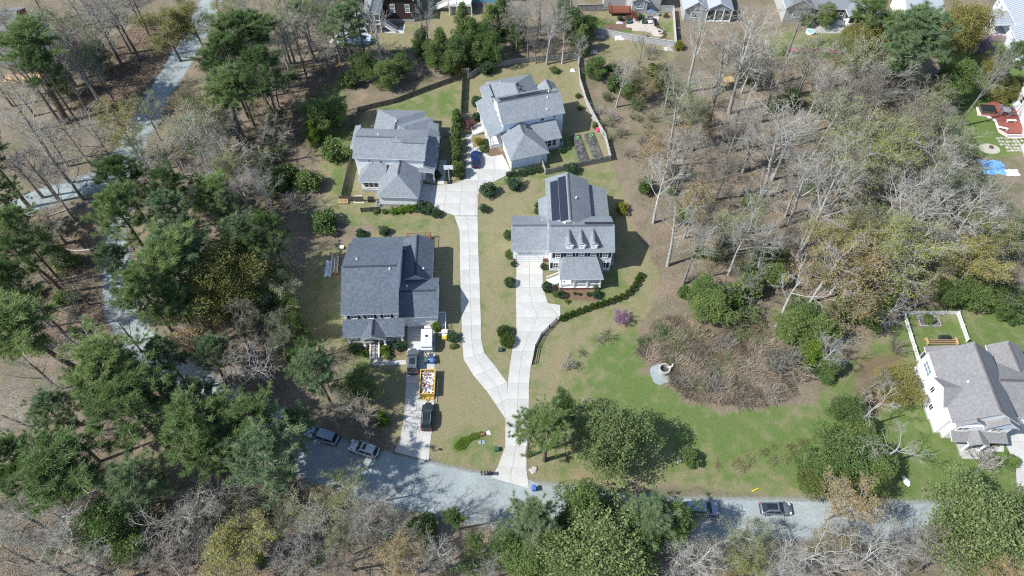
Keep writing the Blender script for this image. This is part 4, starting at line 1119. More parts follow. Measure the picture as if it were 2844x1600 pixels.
def pine(seed, h=22, low=.52, rad=4.2, leaf=None, tufts=4, dense=1.0):
    g = Grow(seed); r = g.r
    p = Vector((0, 0, -.1)); pts = [p]; q = p.copy(); d = Vector((r.uniform(-.03, .03), r.uniform(-.03, .03), 1))
    for i in range(8):
        d = (d + Vector((r.gauss(0, .025), r.gauss(0, .025), .02))).normalized(); q = q + d * (h * .97 / 8); pts.append(q.copy())
    R0 = h * .0125 + .05
    g.limb(pts, [R0 * (1 - .82 * i / 8) for i in range(9)], 7, False)
    n = int(40 * dense); C, DD = [], []
    for k in range(n):
        t = low + (1 - low) * (k / n) ** .9; f = min(t, .995) * 8; i = int(f); bp = pts[i].lerp(pts[i + 1], f - i)
        s = (t - low) / (1 - low)
        ln = rad * (math.sin(math.pi * min(1, s * .82 + .22)) ** .7) * r.uniform(.6, 1.12)
        if s < .1: ln *= r.choice([.5, 1.0])
        az = k * 2.399 + r.uniform(-.5, .5); el = .05 + .75 * s + r.uniform(-.1, .2)
        dd = Vector((math.cos(az) * math.cos(el), math.sin(az) * math.cos(el), math.sin(el)))
        bpts = [bp]; w = bp.copy(); e = dd.copy()
        for j in range(4):
            e = (e + Vector((r.gauss(0, .12), r.gauss(0, .12), .10 + r.gauss(0, .06)))).normalized(); w = w + e * ln / 4; bpts.append(w.copy())
        g.limb(bpts, [.085 - .017 * j for j in range(5)], 4, True)
        for j in range(int(tufts * 2.4)):
            u = r.uniform(.35, 1.0) * 4; i2 = min(3, int(u)); cp = bpts[i2].lerp(bpts[i2 + 1], u - i2)
            side = Vector((r.gauss(0, 1), r.gauss(0, 1), r.gauss(.25, .6))).normalized()
            L2 = ln * r.uniform(.12, .36)
            tp = cp + (e * .5 + side).normalized() * L2
            g.limb([cp, tp], [.03, .014], 3, True)
            for m_ in range(2):
                C.append(tuple(cp.lerp(tp, .55 + .45 * m_))); DD.append(tuple((side * .7 + e * .5 + Vector((0, 0, .45))).normalized()))
    for k in range(10):
        C.append(tuple(pts[-1] + Vector((r.gauss(0, .5), r.gauss(0, .5), r.gauss(-.4, .5))))); DD.append((0, 0, 1))
    C, DD = np.array(C), np.array(DD)
    g.needles(C, DD, 36, .50, .042, 1.0)
    return measure(g.trunk_mesh("pine_trunk", M_bark), g.crown_mesh("pine_crown", M_twigb, leaf), h)
def leafy(seed, h=8, rad=3.0, low=.12, n=5200, size=.34, leaf=None, shape='round', clumps=46, asp=.55, trunks=1, mtr=None):
    """dense broadleaf or cedar: limbs to clump centres, leaves in a shell round every clump"""
    g = Grow(seed); r = g.r
    cen, cr = [], []
    for k in range(clumps):
        z = (k + .5) / clumps
        if shape == 'round': w = math.sin(math.pi * (z * .86 + .1)) ** .6
        elif shape == 'cone': w = (1 - z) ** .75 * .95 + .08
        else: w = min(1, (1 - z) * 3 + .25) * min(1, z * 6 + .5)
        a = k * 2.399 + r.uniform(-.4, .4); q = w * rad * math.sqrt(r.uniform(.25, 1)) * r.uniform(.6, 1.1) * .85 * (1 + .22 * math.sin(3 * a + seed) + .12 * math.sin(5 * a + 2 * z * 6))
        zz = h * (low + (1 - low) * z * .94)
        cen.append((math.cos(a) * q, math.sin(a) * q, zz)); cr.append(rad * r.uniform(.11, .28) * (0.65 + .5 * w))
    for j in range(trunks):
        off = Vector((r.gauss(0, .15), r.gauss(0, .15), 0)) if trunks > 1 else Vector((0, 0, 0))
        g.limb([off + Vector((0, 0, -.1)), off * 2 + Vector((r.gauss(0, .1), r.gauss(0, .1), h * .45)), off * 2 + Vector((0, 0, h * .85))], [h * .016 + .04, h * .011 + .02, .02], 6, False)
    for c in cen:
        b = Vector((0, 0, max(.1, c[2] * .6))); g.limb([b, Vector(c)], [.05, .015], 3, False)
    cen, cr = np.array(cen), np.array(cr)
    w = cr ** 2; pick = g.n.choice(len(cen), n, p=w / w.sum())
    d = g.n.normal(0, 1, (n, 3)); d[:, 2] = d[:, 2] * .85 + .15; d /= np.linalg.norm(d, axis=1)[:, None]
    pos = cen[pick] + d * (cr[pick] * g.n.uniform(.55, 1.08, n) * (1 + .18 * np.sin(d[:, 0] * 7 + pick)))[:, None]
    pos[:, 2] = np.maximum(pos[:, 2], .05)
    g.leaves(pos, size, asp, .25, d, .8)
    return measure(g.trunk_mesh("stem", mtr or M_barkg), g.crown_mesh("leaf_crown", M_twigb, leaf), h)
def clipped(seed, leaf, n=2600, size=.105):
    """clipped ball: leaves packed on a slightly uneven ball, over a leafy core"""
    g = Grow(seed)
    g.limb([Vector((0, 0, -.05)), Vector((0, 0, .7))], [.06, .04], 6, False)
    d = g.n.normal(0, 1, (n, 3)); d /= np.linalg.norm(d, axis=1)[:, None]
    lump = 1 + .06 * np.sin(d[:, 0] * 5 + 1) * np.cos(d[:, 1] * 4) + .05 * np.sin(d[:, 2] * 6)
    pos = d * (lump * g.n.uniform(.70, 1.0, n))[:, None]; pos[:, 2] = (pos[:, 2] + .94) * .98
    pos[:, 2] = np.maximum(pos[:, 2], .03)
    g.leaves(pos, size * 1.5, .6, .1, d, .55)
    return measure(g.trunk_mesh("stem", M_barkg), g.crown_mesh("clipped_crown", M_twigb, leaf), 1.9)
def brush(seed, h=2.5, n=26, mt=None, leaf=None, leaf_n=1, leaf_s=.16, wide=.75):
    """multi-stemmed shrub of bare shoots, with or without leaves"""
    g = Grow(seed); r = g.r
    cfg = [dict(seg=3, wig=.14, sides=3, tip=.5, finefrom=0), dict(n=(4, 6), ang=(.3, .8), len=(.3, .6), wig=.2, up=.05, sides=3, rad=.6, minr=.014, tip=.5, seg=3, finefrom=0, **{'from': .25}),
           dict(n=(2, 4), ang=(.3, .8), len=(.35, .6), wig=.2, sides=3, rad=.6, minr=.010, tip=.6, seg=2, finefrom=0, mid=True, **{'from': .2})]
    g.limb([Vector((0, 0, -.05)), Vector((0, 0, .25))], [.09, .06], 6, False)
    for k in range(n):
        a = r.uniform(0, 6.28); e = r.uniform(0, wide)
        g.branch(Vector((math.cos(a) * .12, math.sin(a) * .12, 0)), Vector((math.cos(a) * math.sin(e), math.sin(a) * math.sin(e), math.cos(e))), h * r.uniform(.6, 1.0), .032, 0, cfg)
    if leaf is not None:
        tp = np.array([tuple(p) for p, d in g.tips]); tp = np.repeat(tp, leaf_n, 0) + g.n.normal(0, .12, (len(tp) * leaf_n, 3)); tp[:, 2] = np.maximum(tp[:, 2], .05)
        g.leaves(tp, leaf_s, .6)
    return measure(g.trunk_mesh("stem", M_barkg), g.crown_mesh("brush_crown", mt or M_twig, leaf), h)

PROTO['pine'] = [pine(11, 22, .58, 4.4, L_pine), pine(12, 24, .64, 4.0, L_pine), pine(13, 20, .52, 4.6, L_pine, 4), pine(14, 22, .66, 3.6, L_pine, 4, .9)]
PROTO['lpine'] = [pine(21, 20, .48, 4.4, L_pinel), pine(22, 22, .52, 4.2, L_pinel, 4)]
PROTO['spine'] = [pine(31, 18, .5, 3.4, L_pine, 3, .6)]
PROTO['bare'] = [bare(41, 19, 1.0, .35, M_barkg, M_twig), bare(42, 21, .85, .42, M_barkg, M_twig), bare(43, 17, 1.15, .30, M_barkg, M_twig), bare(44, 20, .95, .5, M_barkg, M_twig)]
PROTO['white'] = [bare(51, 20, 1.05, .40, M_barkw, M_twigw), bare(52, 23, .9, .45, M_barkw, M_twigw, dense=.8), bare(53, 18, 1.2, .3, M_barkw, M_twigw)]
PROTO['snag'] = [bare(57, 18, .85, .45, M_barkw, M_twigw, dense=.45, lean=.05)]
PROTO['brown'] = [bare(55, 15, 1.1, .25, M_barkg, M_twigb), bare(56, 17, 1.0, .3, M_barkg, M_twigb)]
PROTO['yellow'] = [bare(61, 16, 1.0, .3, M_barkg, M_twig, L_yell, 4, .20), bare(62, 18, 1.0, .35, M_barkg, M_twig, L_yell, 3, .19)]
PROTO['lime'] = [bare(65, 17, 1.0, .32, M_barkg, M_twig, L_lime, 2, .17), bare(66, 19, .9, .4, M_barkw, M_twigw, L_lime, 1, .18)]
PROTO['tan'] = [bare(68, 16, 1.0, .32, M_barkw, M_twigw, L_tan, 2, .22), bare(69, 15, 1.05, .3, M_barkg, M_twig, L_tan, 2, .20)]
PROTO['mist'] = [bare(58, 17, 1.0, .3, M_barkg, M_twig, L_mist, 2, .18), bare(59, 16, 1.05, .3, M_barkw, M_twigw, L_mist, 2, .17)]
PROTO['olive'] = [leafy(71, 16, 6.0, .35, 34000, .25, L_oliv, 'round', 90), leafy(72, 13, 5.0, .3, 26000, .24, L_oliv, 'round', 76)]
PROTO['ever'] = [leafy(73, 12, 4.2, .2, 24000, .23, L_ever, 'round', 80), leafy(74, 10, 3.6, .12, 20000, .22, L_ever, 'round', 60)]
PROTO['speck'] = [leafy(75, 14, 5.2, .28, 22000, .25, L_speck, 'round', 84), leafy(76, 12, 5.0, .2, 24000, .24, L_speck, 'round', 70)]
PROTO['cedar'] = [leafy(77, 9, 2.2, .04, 16000, .2, L_ever, 'cone', 60, .35), leafy(78, 7, 2.0, .04, 14000, .19, L_ever, 'cone', 50, .35)]
PROTO['bcedar'] = [leafy(79, 6, 2.2, .05, 12000, .2, L_brite, 'cone', 46, .4)]
PROTO['bush'] = [leafy(81, 3.0, 1.7, .05, 3600, .24, L_ever, 'round', 34, .55, 3), leafy(82, 3.0, 1.6, .05, 3400, .24, L_ever, 'round', 30, .55, 3)]
PROTO['holly'] = [leafy(83, 2.6, 1.35, .06, 3000, .20, L_holly, 'round', 36, .6, 2), leafy(84, 2.6, 1.3, .06, 3000, .20, L_holly, 'round', 30, .6, 2)]
PROTO['bright'] = [leafy(85, 2.2, 1.4, .04, 2400, .24, L_brite, 'round', 26, .5, 3)]
PROTO['gold'] = [leafy(86, 2.2, 1.4, .04, 2600, .20, L_gold, 'round', 26, .5, 3)]
PROTO['maroon'] = [leafy(87, 2.4, 1.4, .08, 2400, .17, L_maroon, 'round', 26, .5, 3)]
PROTO['obush'] = [leafy(88, 3.4, 2.2, .04, 4200, .22, L_oliv, 'round', 40, .5, 4)]
PROTO['hedge'] = [leafy(89, 3.2, 1.3, .02, 4200, .22, L_ever, 'col', 40, .5, 2)]
PROTO['ball'] = [clipped(91, L_box), clipped(92, L_box)]
PROTO['gball'] = [clipped(93, L_holly)]
PROTO['brush'] = [brush(101), brush(102, 2.5, 20, M_twigb), brush(103, 2.4, 30, M_twig)]
PROTO['gbrush'] = [brush(104, 2.5, 22, M_twig, L_lime, 1, .15), brush(105, 2.5, 22, M_twigb, L_ever, 2, .17)]
PROTO['redbud'] = [brush(106, 3.4, 18, M_twigb, L_purp, 7, .15, .7)]
PROTO['blossom'] = [brush(107, 3.0, 16, M_twig, L_mag, 3, .15, .7)]

NAMES = dict(pine="pine_tree", lpine="pine_tree", spine="pine_tree", bare="bare_tree", white="bare_tree", snag="bare_tree", brown="bare_tree", mist="budding_tree", yellow="budding_tree", lime="budding_tree", tan="budding_tree", olive="evergreen_tree", ever="evergreen_tree", speck="evergreen_tree",
             cedar="cedar_tree", bcedar="cedar_tree", bush="bush", holly="holly_bush", bright="bush", gold="golden_bush", maroon="maroon_bush", obush="bush", hedge="hedge_plant", ball="clipped_bush", gball="clipped_bush", brush="bare_shrub", gbrush="shrub", redbud="redbud_tree", blossom="blossoming_shrub")
LOOK = dict(pine="dark green pine", lpine="pale green pine", spine="sparse pine", bare="grey bare tree", white="white-barked bare tree", snag="broken white snag tree", brown="brown bare tree", mist="grey-green budding tree", yellow="yellow budding tree", lime="lime-green budding tree", tan="tan budding tree", olive="olive evergreen tree", ever="dark evergreen tree", speck="speckled evergreen tree",
            cedar="dense conical cedar", bcedar="bright green young cedar", bush="green bush", holly="glossy dark holly bush", bright="bright green bush", gold="golden green bush", maroon="maroon bush", obush="olive bush", hedge="tall hedge plant", ball="clipped round bush", gball="clipped dark bush", brush="bare twiggy shrub", gbrush="half-leafed shrub", redbud="purple blossoming redbud", blossom="pale blossoming shrub")
CATS = dict(pine_tree="tree", bare_tree="tree", budding_tree="tree", evergreen_tree="tree", cedar_tree="tree", redbud_tree="tree")
PLANTS = []
cnt = {}
def plant(kind, x, y, rad, h, zone, base=False, label=None, px=D, variant=None):
    """x,y: photo position of the crown's middle (or of the foot when base); rad: crown radius in metres; h: height in metres"""
    ps = PROTO[kind]; i = cnt.get(kind, 0) if variant is None else variant; cnt[kind] = cnt.get(kind, 0) + 1
    t, c, ph, pr, pc = ps[i % len(ps)]
    X, Y = px(x, y, 0.0 if base else h * pc)
    rz = (cnt[kind] * 2.39996) % 6.283
    root = thing(NAMES[kind], label or "", CATS.get(NAMES[kind], "bush"), (X, Y, 0), rz)
    s = (rad / pr, rad / pr, h / ph)
    tr = obj("trunk" if root["category"] == "tree" else "stem", t, root, scale=(max(s[0], s[2] * .8), max(s[0], s[2] * .8), s[2]) if False else s)
    obj("crown" if root["category"] == "tree" else "foliage", c, root, scale=s)
    PLANTS.append((root, kind, x, y, rad, h, zone, label))
    return root
def rpx(r_px, x, y):
    """crown radius in metres for r_px pixels (2576 px wide photo) at that place"""
    a, b = D(x - r_px, y, 8.0), D(x + r_px, y, 8.0)
    return (b[0] - a[0]) / 2
# ------------------------------------------------------------------ trees, by the wood they stand in
def many(zone, rows, base=False):
    for kind, x, y, r, h in rows:
        plant(kind, x, y, (rpx(r, x, y) if not base else r) * (.92 if kind in ('pine', 'lpine') else 1), h, zone, base)
many("in the woods left of the gravel street", [
 ('pine', 287, 515, 66, 21), ('pine', 405, 455, 50, 20), ('lpine', 415, 520, 56, 20), ('lpine', 466, 585, 72, 21), ('lpine', 601, 576, 50, 17), ('pine', 672, 566, 46, 18), ('pine', 380, 630, 70, 21), ('pine', 345, 715, 70, 22), ('pine', 435, 745, 54, 17),
 ('pine', 290, 440, 58, 20), ('olive', 556, 705, 92, 17), ('cedar', 145, 640, 33, 10), ('pine', 67, 795, 78, 22), ('pine', 20, 560, 42, 20), ('spine', 44, 610, 46, 18), ('pine', 240, 900, 80, 22), ('lpine', 330, 935, 56, 19), ('lpine', 790, 925, 56, 16), ('pine', 770, 880, 40, 13),
 ('brown', 179, 714, 40, 9), ('white', 182, 842, 60, 15), ('tan', 465, 850, 72, 13), ('white', 641, 900, 76, 14), ('brown', 594, 825, 60, 14), ('mist', 690, 850, 55, 13), ('bcedar', 742, 905, 24, 6), ('ever', 728, 770, 30, 8), ('ever', 745, 820, 28, 8), ('ever', 700, 700, 36, 9), ('lpine', 520, 900, 44, 14), ('pine', 510, 480, 46, 16), ('lpine', 560, 520, 40, 14), ('lpine', 250, 640, 40, 15), ('ever', 480, 770, 40, 10), ('ever', 660, 760, 36, 9), ('ever', 620, 800, 30, 7), ('bare', 60, 900, 60, 15), ('bare', 110, 990, 60, 15), ('bare', 560, 930, 60, 13), ('pine', 13, 690, 46, 20), ('bare', 650, 690, 44, 11),
 ('pine', 640, 610, 40, 15), ('mist', 690, 620, 40, 14), ('ever', 905, 970, 44, 8), ('brown', 915, 1020, 55, 9), ('bcedar', 963, 1053, 17, 4), ('gbrush', 880, 1010, 40, 4), ('bare', 860, 1010, 50, 9),
 ('bare', 300, 1000, 50, 14), ('mist', 332, 350, 46, 12), ('lime', 312, 600, 36, 9), ('bare', 300, 820, 46, 12), ('lpine', 400, 880, 48, 16), ('olive', 590, 640, 36, 11)])
many("in the bottom left woods", [
 ('pine', 310, 1018, 97, 21), ('pine', 182, 1133, 92, 20), ('lpine', 341, 1165, 64, 18), ('pine', 474, 1065, 92, 20), ('pine', 614, 1042, 68, 18), ('lpine', 665, 1120, 92, 19), ('pine', 24, 1133, 62, 20), ('pine', 200, 975, 56, 19), ('ever', 298, 1328, 82, 14),
 ('lpine', 425, 965, 54, 18), ('pine', 545, 1035, 52, 17), ('lpine', 500, 985, 44, 15), ('pine', 520, 1130, 50, 17), ('pine', 60, 1200, 60, 18), ('lpine', 120, 1060, 56, 18), ('lpine', 560, 1105, 48, 16), ('lpine', 720, 1060, 40, 13),
 ('white', 152, 1310, 118, 16), ('bare', 40, 1290, 80, 15), ('bare', 100, 1410, 90, 15), ('bare', 470, 1300, 90, 14), ('bare', 560, 1260, 70, 13), ('yellow', 602, 1390, 88, 12), ('lime', 724, 1280, 34, 6), ('lime', 850, 1222, 62, 13), ('bare', 760, 1395, 70, 12), ('white', 40, 1030, 70, 14), ('brown', 380, 1390, 80, 12), ('bare', 690, 1350, 60, 12), ('white', 610, 1210, 40, 9), ('brown', 500, 1230, 70, 11), ('lime', 880, 1285, 46, 10), ('bare', 800, 1300, 60, 11), ('brown', 860, 1400, 60, 11), ('bare', 20, 1390, 70, 14), ('bare', 905, 1290, 60, 19), ('bare', 960, 1275, 44, 17), ('bare', 230, 1420, 70, 12), ('brown', 680, 1250, 50, 9), ('bare', 270, 1230, 60, 12)])
many("along the lower edge of the street", [
 ('pine', 1145, 1288, 27, 9), ('bush', 1064, 1325, 40, 4), ('tan', 983, 1390, 60, 11), ('white', 1107, 1385, 56, 12), ('pine', 1195, 1362, 28, 8), ('ever', 1269, 1372, 44, 8), ('lpine', 1331, 1300, 64, 14), ('ever', 1468, 1282, 70, 13), ('speck', 1518, 1392, 132, 15), ('lpine', 1618, 1262, 66, 14), ('ever', 1690, 1316, 60, 12), ('speck', 1400, 1390, 60, 12), ('ever', 1600, 1350, 70, 13), ('bare', 1010, 1310, 50, 9), ('brown', 940, 1330, 60, 10), ('bare', 1230, 1310, 40, 9), ('bright', 1040, 1330, 20, 3), ('ever', 1330, 1410, 60, 9), ('brown', 1040, 1410, 60, 9), ('gbrush', 1180, 1420, 40, 4),
 ('bare', 1230, 1430, 40, 8), ('ever', 1430, 1330, 50, 10)])
many("along the street at the lower right", [
 ('white', 1754, 1385, 76, 13), ('lime', 1890, 1398, 60, 10), ('white', 2033, 1378, 92, 14), ('tan', 2137, 1254, 76, 13), ('white', 2195, 1385, 84, 13), ('bare', 2280, 1350, 70, 12), ('speck', 2455, 1325, 118, 14), ('tan', 2527, 1410, 70, 11), ('brown', 2370, 1400, 70, 11), ('mist', 1850, 1350, 60, 10), ('white', 1960, 1420, 60, 11), ('brown', 2110, 1420, 70, 10), ('white', 1690, 1420, 60, 11), ('speck', 2560, 1290, 60, 11), ('lime', 2450, 1430, 60, 9), ('white', 2110, 1340, 60, 11)])
many("on the lawn beside the street", [('speck', 1530, 1095, 96, 12), ('pine', 1378, 1070, 62, 15), ('spine', 1330, 1080, 44, 13), ('ever', 1415, 1030, 36, 10), ('bush', 1735, 1150, 26, 2.6)])
many("near the white corner house", [
 ('ever', 2060, 1190, 58, 7), ('ever', 2130, 1150, 78, 8), ('ever', 2195, 1185, 56, 7), ('olive', 2045, 1200, 36, 6), ('ever', 2135, 1030, 42, 6), ('brown', 2195, 965, 52, 6), ('olive', 2255, 965, 58, 5), ('snag', 2215, 1010, 60, 12), ('snag', 2262, 1115, 80, 11), ('ever', 2165, 1075, 36, 5), ('brush', 2480, 1165, 45, 3.5), ('brush', 2262, 872, 38, 3), ('bush', 2395, 1085, 12, 1.2), ('ball', 2437, 1085, 14, 1.4), ('obush', 2496, 1105, 20, 1.2), ('bush', 2548, 1160, 22, 1.4), ('gball', 2508, 1098, 14, 1.3), ('bush', 2340, 805, 14, 1.5), ('white', 2090, 880, 50, 9)])
many("around the reed basin", [
 ('ever', 1790, 770, 52, 7), ('ever', 1770, 730, 40, 7), ('bush', 1845, 745, 36, 5), ('bush', 1890, 720, 36, 5), ('ever', 2020, 795, 48, 7), ('ever', 2060, 830, 48, 7), ('ever', 1990, 820, 44, 7), ('bcedar', 2040, 890, 40, 5.5), ('cedar', 2085, 920, 34, 5), ('cedar', 2200, 790, 30, 8), ('cedar', 2225, 770, 26, 8), ('cedar', 2245, 745, 22, 7), ('bush', 2120, 770, 34, 5), ('brush', 1990, 900, 60, 5), ('brush', 1960, 930, 40, 4), ('gbrush', 1850, 810, 30, 3), ('gbrush', 1670, 830, 26, 2), ('gbrush', 1640, 850, 22, 2), ('gbrush', 1620, 860, 18, 1.6), ('gbrush', 1900, 850, 26, 2.4), ('gbrush', 1880, 790, 40, 4), ('gbrush', 1710, 860, 26, 2.2), ('brush', 1760, 880, 30, 2.4), ('brush', 1820, 860, 34, 2.5), ('brush', 1730, 960, 28, 2), ('brush', 1780, 910, 34, 2.2), ('brush', 1940, 990, 34, 2), ('bush', 1720, 735, 18, 3), ('gbrush', 1800, 640, 26, 4), ('ever', 1920, 640, 30, 5), ('ever', 1950, 690, 34, 5), ('bush', 1880, 680, 22, 4), ('brush', 1800, 960, 40, 2.4), ('brush', 1860, 990, 40, 2.2), ('gbrush', 1830, 905, 30, 2)])
many("at the right edge beside the picket yard", [('ever', 2460, 740, 50, 6), ('ever', 2395, 735, 40, 6), ('ever', 2535, 745, 50, 6), ('bush', 2550, 800, 20, 2), ('brown', 2330, 740, 50, 6), ('ever', 2440, 700, 36, 7), ('ever', 2560, 590, 36, 8), ('brown', 2540, 680, 60, 10)])
# tall trees of the right wood, set by the foot of the trunk
many("in the right wood", [
 ('snag', 1953, 822, 4.6, 17), ('white', 2004, 655, 6.0, 26), ('white', 2036, 762, 4.6, 17), ('white', 1643, 561, 4.0, 19), ('white', 1679, 669, 4.6, 20), ('bare', 1718, 714, 3.6, 15), ('mist', 1803, 649, 4.0, 15), ('white', 1832, 692, 4.4, 17), ('white', 1916, 500, 6.0, 22), ('white', 1984, 565, 5.0, 20), ('lime', 2215, 748, 6.0, 18), ('white', 2267, 555, 6.0, 18), ('bare', 1851, 766, 3.2, 11), ('white', 1900, 691, 3.6, 14),
 ('white', 1729, 232, 5.5, 24), ('white', 1834, 285, 7.0, 26), ('bare', 1781, 320, 4.0, 17), ('bare', 1814, 440, 4.6, 19), ('white', 1942, 452, 5.0, 20), ('brown', 1909, 308, 4.4, 15), ('bare', 1979, 140, 4.5, 17), ('mist', 2122, 260, 6.0, 16), ('bare', 2177, 310, 5.5, 18), ('brown', 2152, 330, 5.5, 17), ('lime', 2120, 470, 6.5, 18), ('lime', 2160, 520, 6.5, 19), ('lime', 2060, 520, 6.0, 18), ('bare', 2409, 320, 3.0, 22),
 ('white', 2230, 620, 6.5, 17), ('mist', 2320, 560, 6.0, 16), ('white', 2350, 660, 6.5, 16), ('yellow', 2400, 660, 5.5, 14), ('yellow', 2380, 740, 5.0, 13), ('white', 2440, 590, 4.5, 9), ('white', 2480, 660, 5.0, 9), ('mist', 2260, 700, 6.0, 15), ('tan', 2090, 740, 6.5, 14), ('tan', 2130, 800, 6.0, 13), ('yellow', 2080, 690, 6.0, 15), ('mist', 2160, 690, 6.0, 15), ('brown', 2230, 450, 6.5, 15), ('brown', 2290, 400, 6.0, 14), ('mist', 2320, 470, 6.5, 14), ('mist', 2230, 390, 6.0, 15), ('mist', 2040, 400, 5.0, 17), ('brown', 2270, 310, 5.5, 13), ('brown', 2210, 250, 6.0, 14), ('bare', 2050, 330, 4.5, 16), ('brown', 2090, 350, 5.5, 14),
 ('bare', 1700, 480, 4.0, 16), ('bare', 1750, 560, 4.0, 16), ('white', 1870, 590, 4.4, 16), ('brown', 1690, 420, 4.0, 13), ('tan', 1640, 460, 3.4, 11), ('bare', 1760, 640, 3.6, 12), ('bare', 1600, 200, 2.6, 13), ('white', 1550, 270, 3.0, 14), ('brown', 1800, 220, 4.0, 13), ('brown', 1900, 230, 4.6, 14), ('brown', 1870, 170, 4.6, 14), ('bare', 2000, 240, 4.4, 15), ('lime', 2070, 220, 4.6, 14), ('mist', 2410, 510, 4.5, 9), ('mist', 2330, 400, 5.0, 11), ('bare', 2370, 470, 4.5, 11), ('white', 2200, 830, 3.5, 9), ('tan', 1740, 380, 3.4, 10), ('bare', 1850, 380, 4.0, 15), ('mist', 2530, 600, 4.5, 8), ('white', 2565, 560, 4.0, 7)], True)
many("in the right wood understorey", [('bush', 1625, 465, 20, 4), ('bush', 1990, 250, 24, 5), ('bush', 1950, 260, 20, 4), ('ever', 1890, 175, 28, 6), ('bush', 1690, 480, 12, 2), ('bush', 1640, 180, 20, 4), ('ever', 1500, 170, 30, 5), ('bush', 1545, 210, 22, 4), ('ever', 1590, 215, 26, 6), ('bush', 1665, 200, 22, 4), ('gbrush', 1600, 260, 22, 3), ('gbrush', 1560, 330, 20, 2.5), ('brush', 1540, 290, 24, 2.5), ('maroon', 1870, 125, 26, 3), ('maroon', 2370, 190, 16, 3), ('brush', 1620, 350, 30, 3), ('brush', 1580, 380, 26, 2.5), ('tan', 1650, 350, 30, 7), ('brush', 1700, 300, 26, 3), ('bush', 1740, 300, 14, 2), ('gbrush', 2080, 270, 34, 5), ('brush', 2020, 330, 34, 4), ('brush', 2110, 420, 34, 4), ('bush', 2140, 330, 22, 4), ('gbrush', 1530, 340, 18, 2), ('brush', 1780, 520, 24, 2.5), ('brush', 1870, 480, 24, 2.5), ('brush', 1740, 700, 22, 2.2), ('gold', 1709, 113, 14, 2.2), ('brush', 2010, 480, 30, 3), ('brush', 2030, 600, 34, 4), ('brush', 2200, 500, 40, 4), ('gbrush', 2480, 560, 30, 4), ('brush', 1640, 120, 26, 3)])
many("at the top right", [('olive', 2236, 92, 70, 15), ('olive', 2162, 100, 46, 12), ('lpine', 2300, 60, 60, 20), ('lpine', 2364, 50, 70, 20), ('olive', 2430, 70, 56, 16), ('lpine', 2290, 120, 50, 18), ('ever', 2412, 200, 46, 10), ('ever', 2380, 230, 40, 8), ('redbud', 2477, 108, 38, 5), ('olive', 2500, 165, 34, 5), ('olive', 2550, 225, 34, 4.5), ('obush', 2515, 240, 26, 3), ('obush', 2555, 215, 36, 4), ('obush', 2435, 350, 20, 3), ('obush', 2440, 385, 20, 3), ('bright', 2425, 400, 18, 2.4), ('brush', 2380, 260, 30, 4), ('brush', 2350, 330, 40, 5), ('pine', 2555, 130, 40, 14), ('brush', 2115, 110, 30, 4), ('brush', 2180, 40, 24, 3), ('ever', 2080, 35, 26, 6), ('bush', 2035, 50, 18, 3), ('spine', 2220, 30, 50, 18)])
many("between the top houses", [('ever', 1090, 140, 26, 8), ('cedar', 1110, 120, 26, 9), ('ever', 1150, 125, 32, 8), ('cedar', 1190, 105, 28, 10), ('ever', 1215, 95, 32, 9), ('ever', 1240, 120, 28, 9), ('cedar', 1260, 50, 30, 10), ('cedar', 1235, 65, 28, 9), ('ever', 1130, 155, 26, 6), ('cedar', 1465, 100, 24, 7), ('ever', 1440, 60, 30, 9), ('cedar', 1420, 30, 28, 9), ('ever', 1480, 65, 22, 6), ('ever', 1300, 80, 26, 8), ('cedar', 1200, 140, 24, 6),
 ('bare', 1330, 60, 40, 14), ('white', 1380, 60, 40, 14), ('white', 1420, 70, 36, 13), ('bare', 1300, 40, 36, 13), ('brown', 1350, 100, 30, 9), ('bare', 1070, 40, 34, 16), ('white', 935, 45, 44, 19), ('lpine', 872, 60, 46, 17), ('lpine', 895, 30, 36, 16), ('ever', 915, 165, 34, 7), ('ever', 970, 185, 34, 7), ('ever', 1010, 160, 26, 6), ('brush', 1045, 180, 26, 4), ('brush', 985, 175, 26, 3.5), ('gold', 1158, 173, 19, 2.6), ('holly', 1226, 170, 20, 2.6), ('bush', 880, 200, 22, 4), ('ever', 1060, 110, 24, 8), ('bare', 830, 40, 50, 16), ('white', 1462, 112, 20, 10), ('brown', 1250, 60, 30, 9), ('cedar', 1165, 60, 26, 9)])
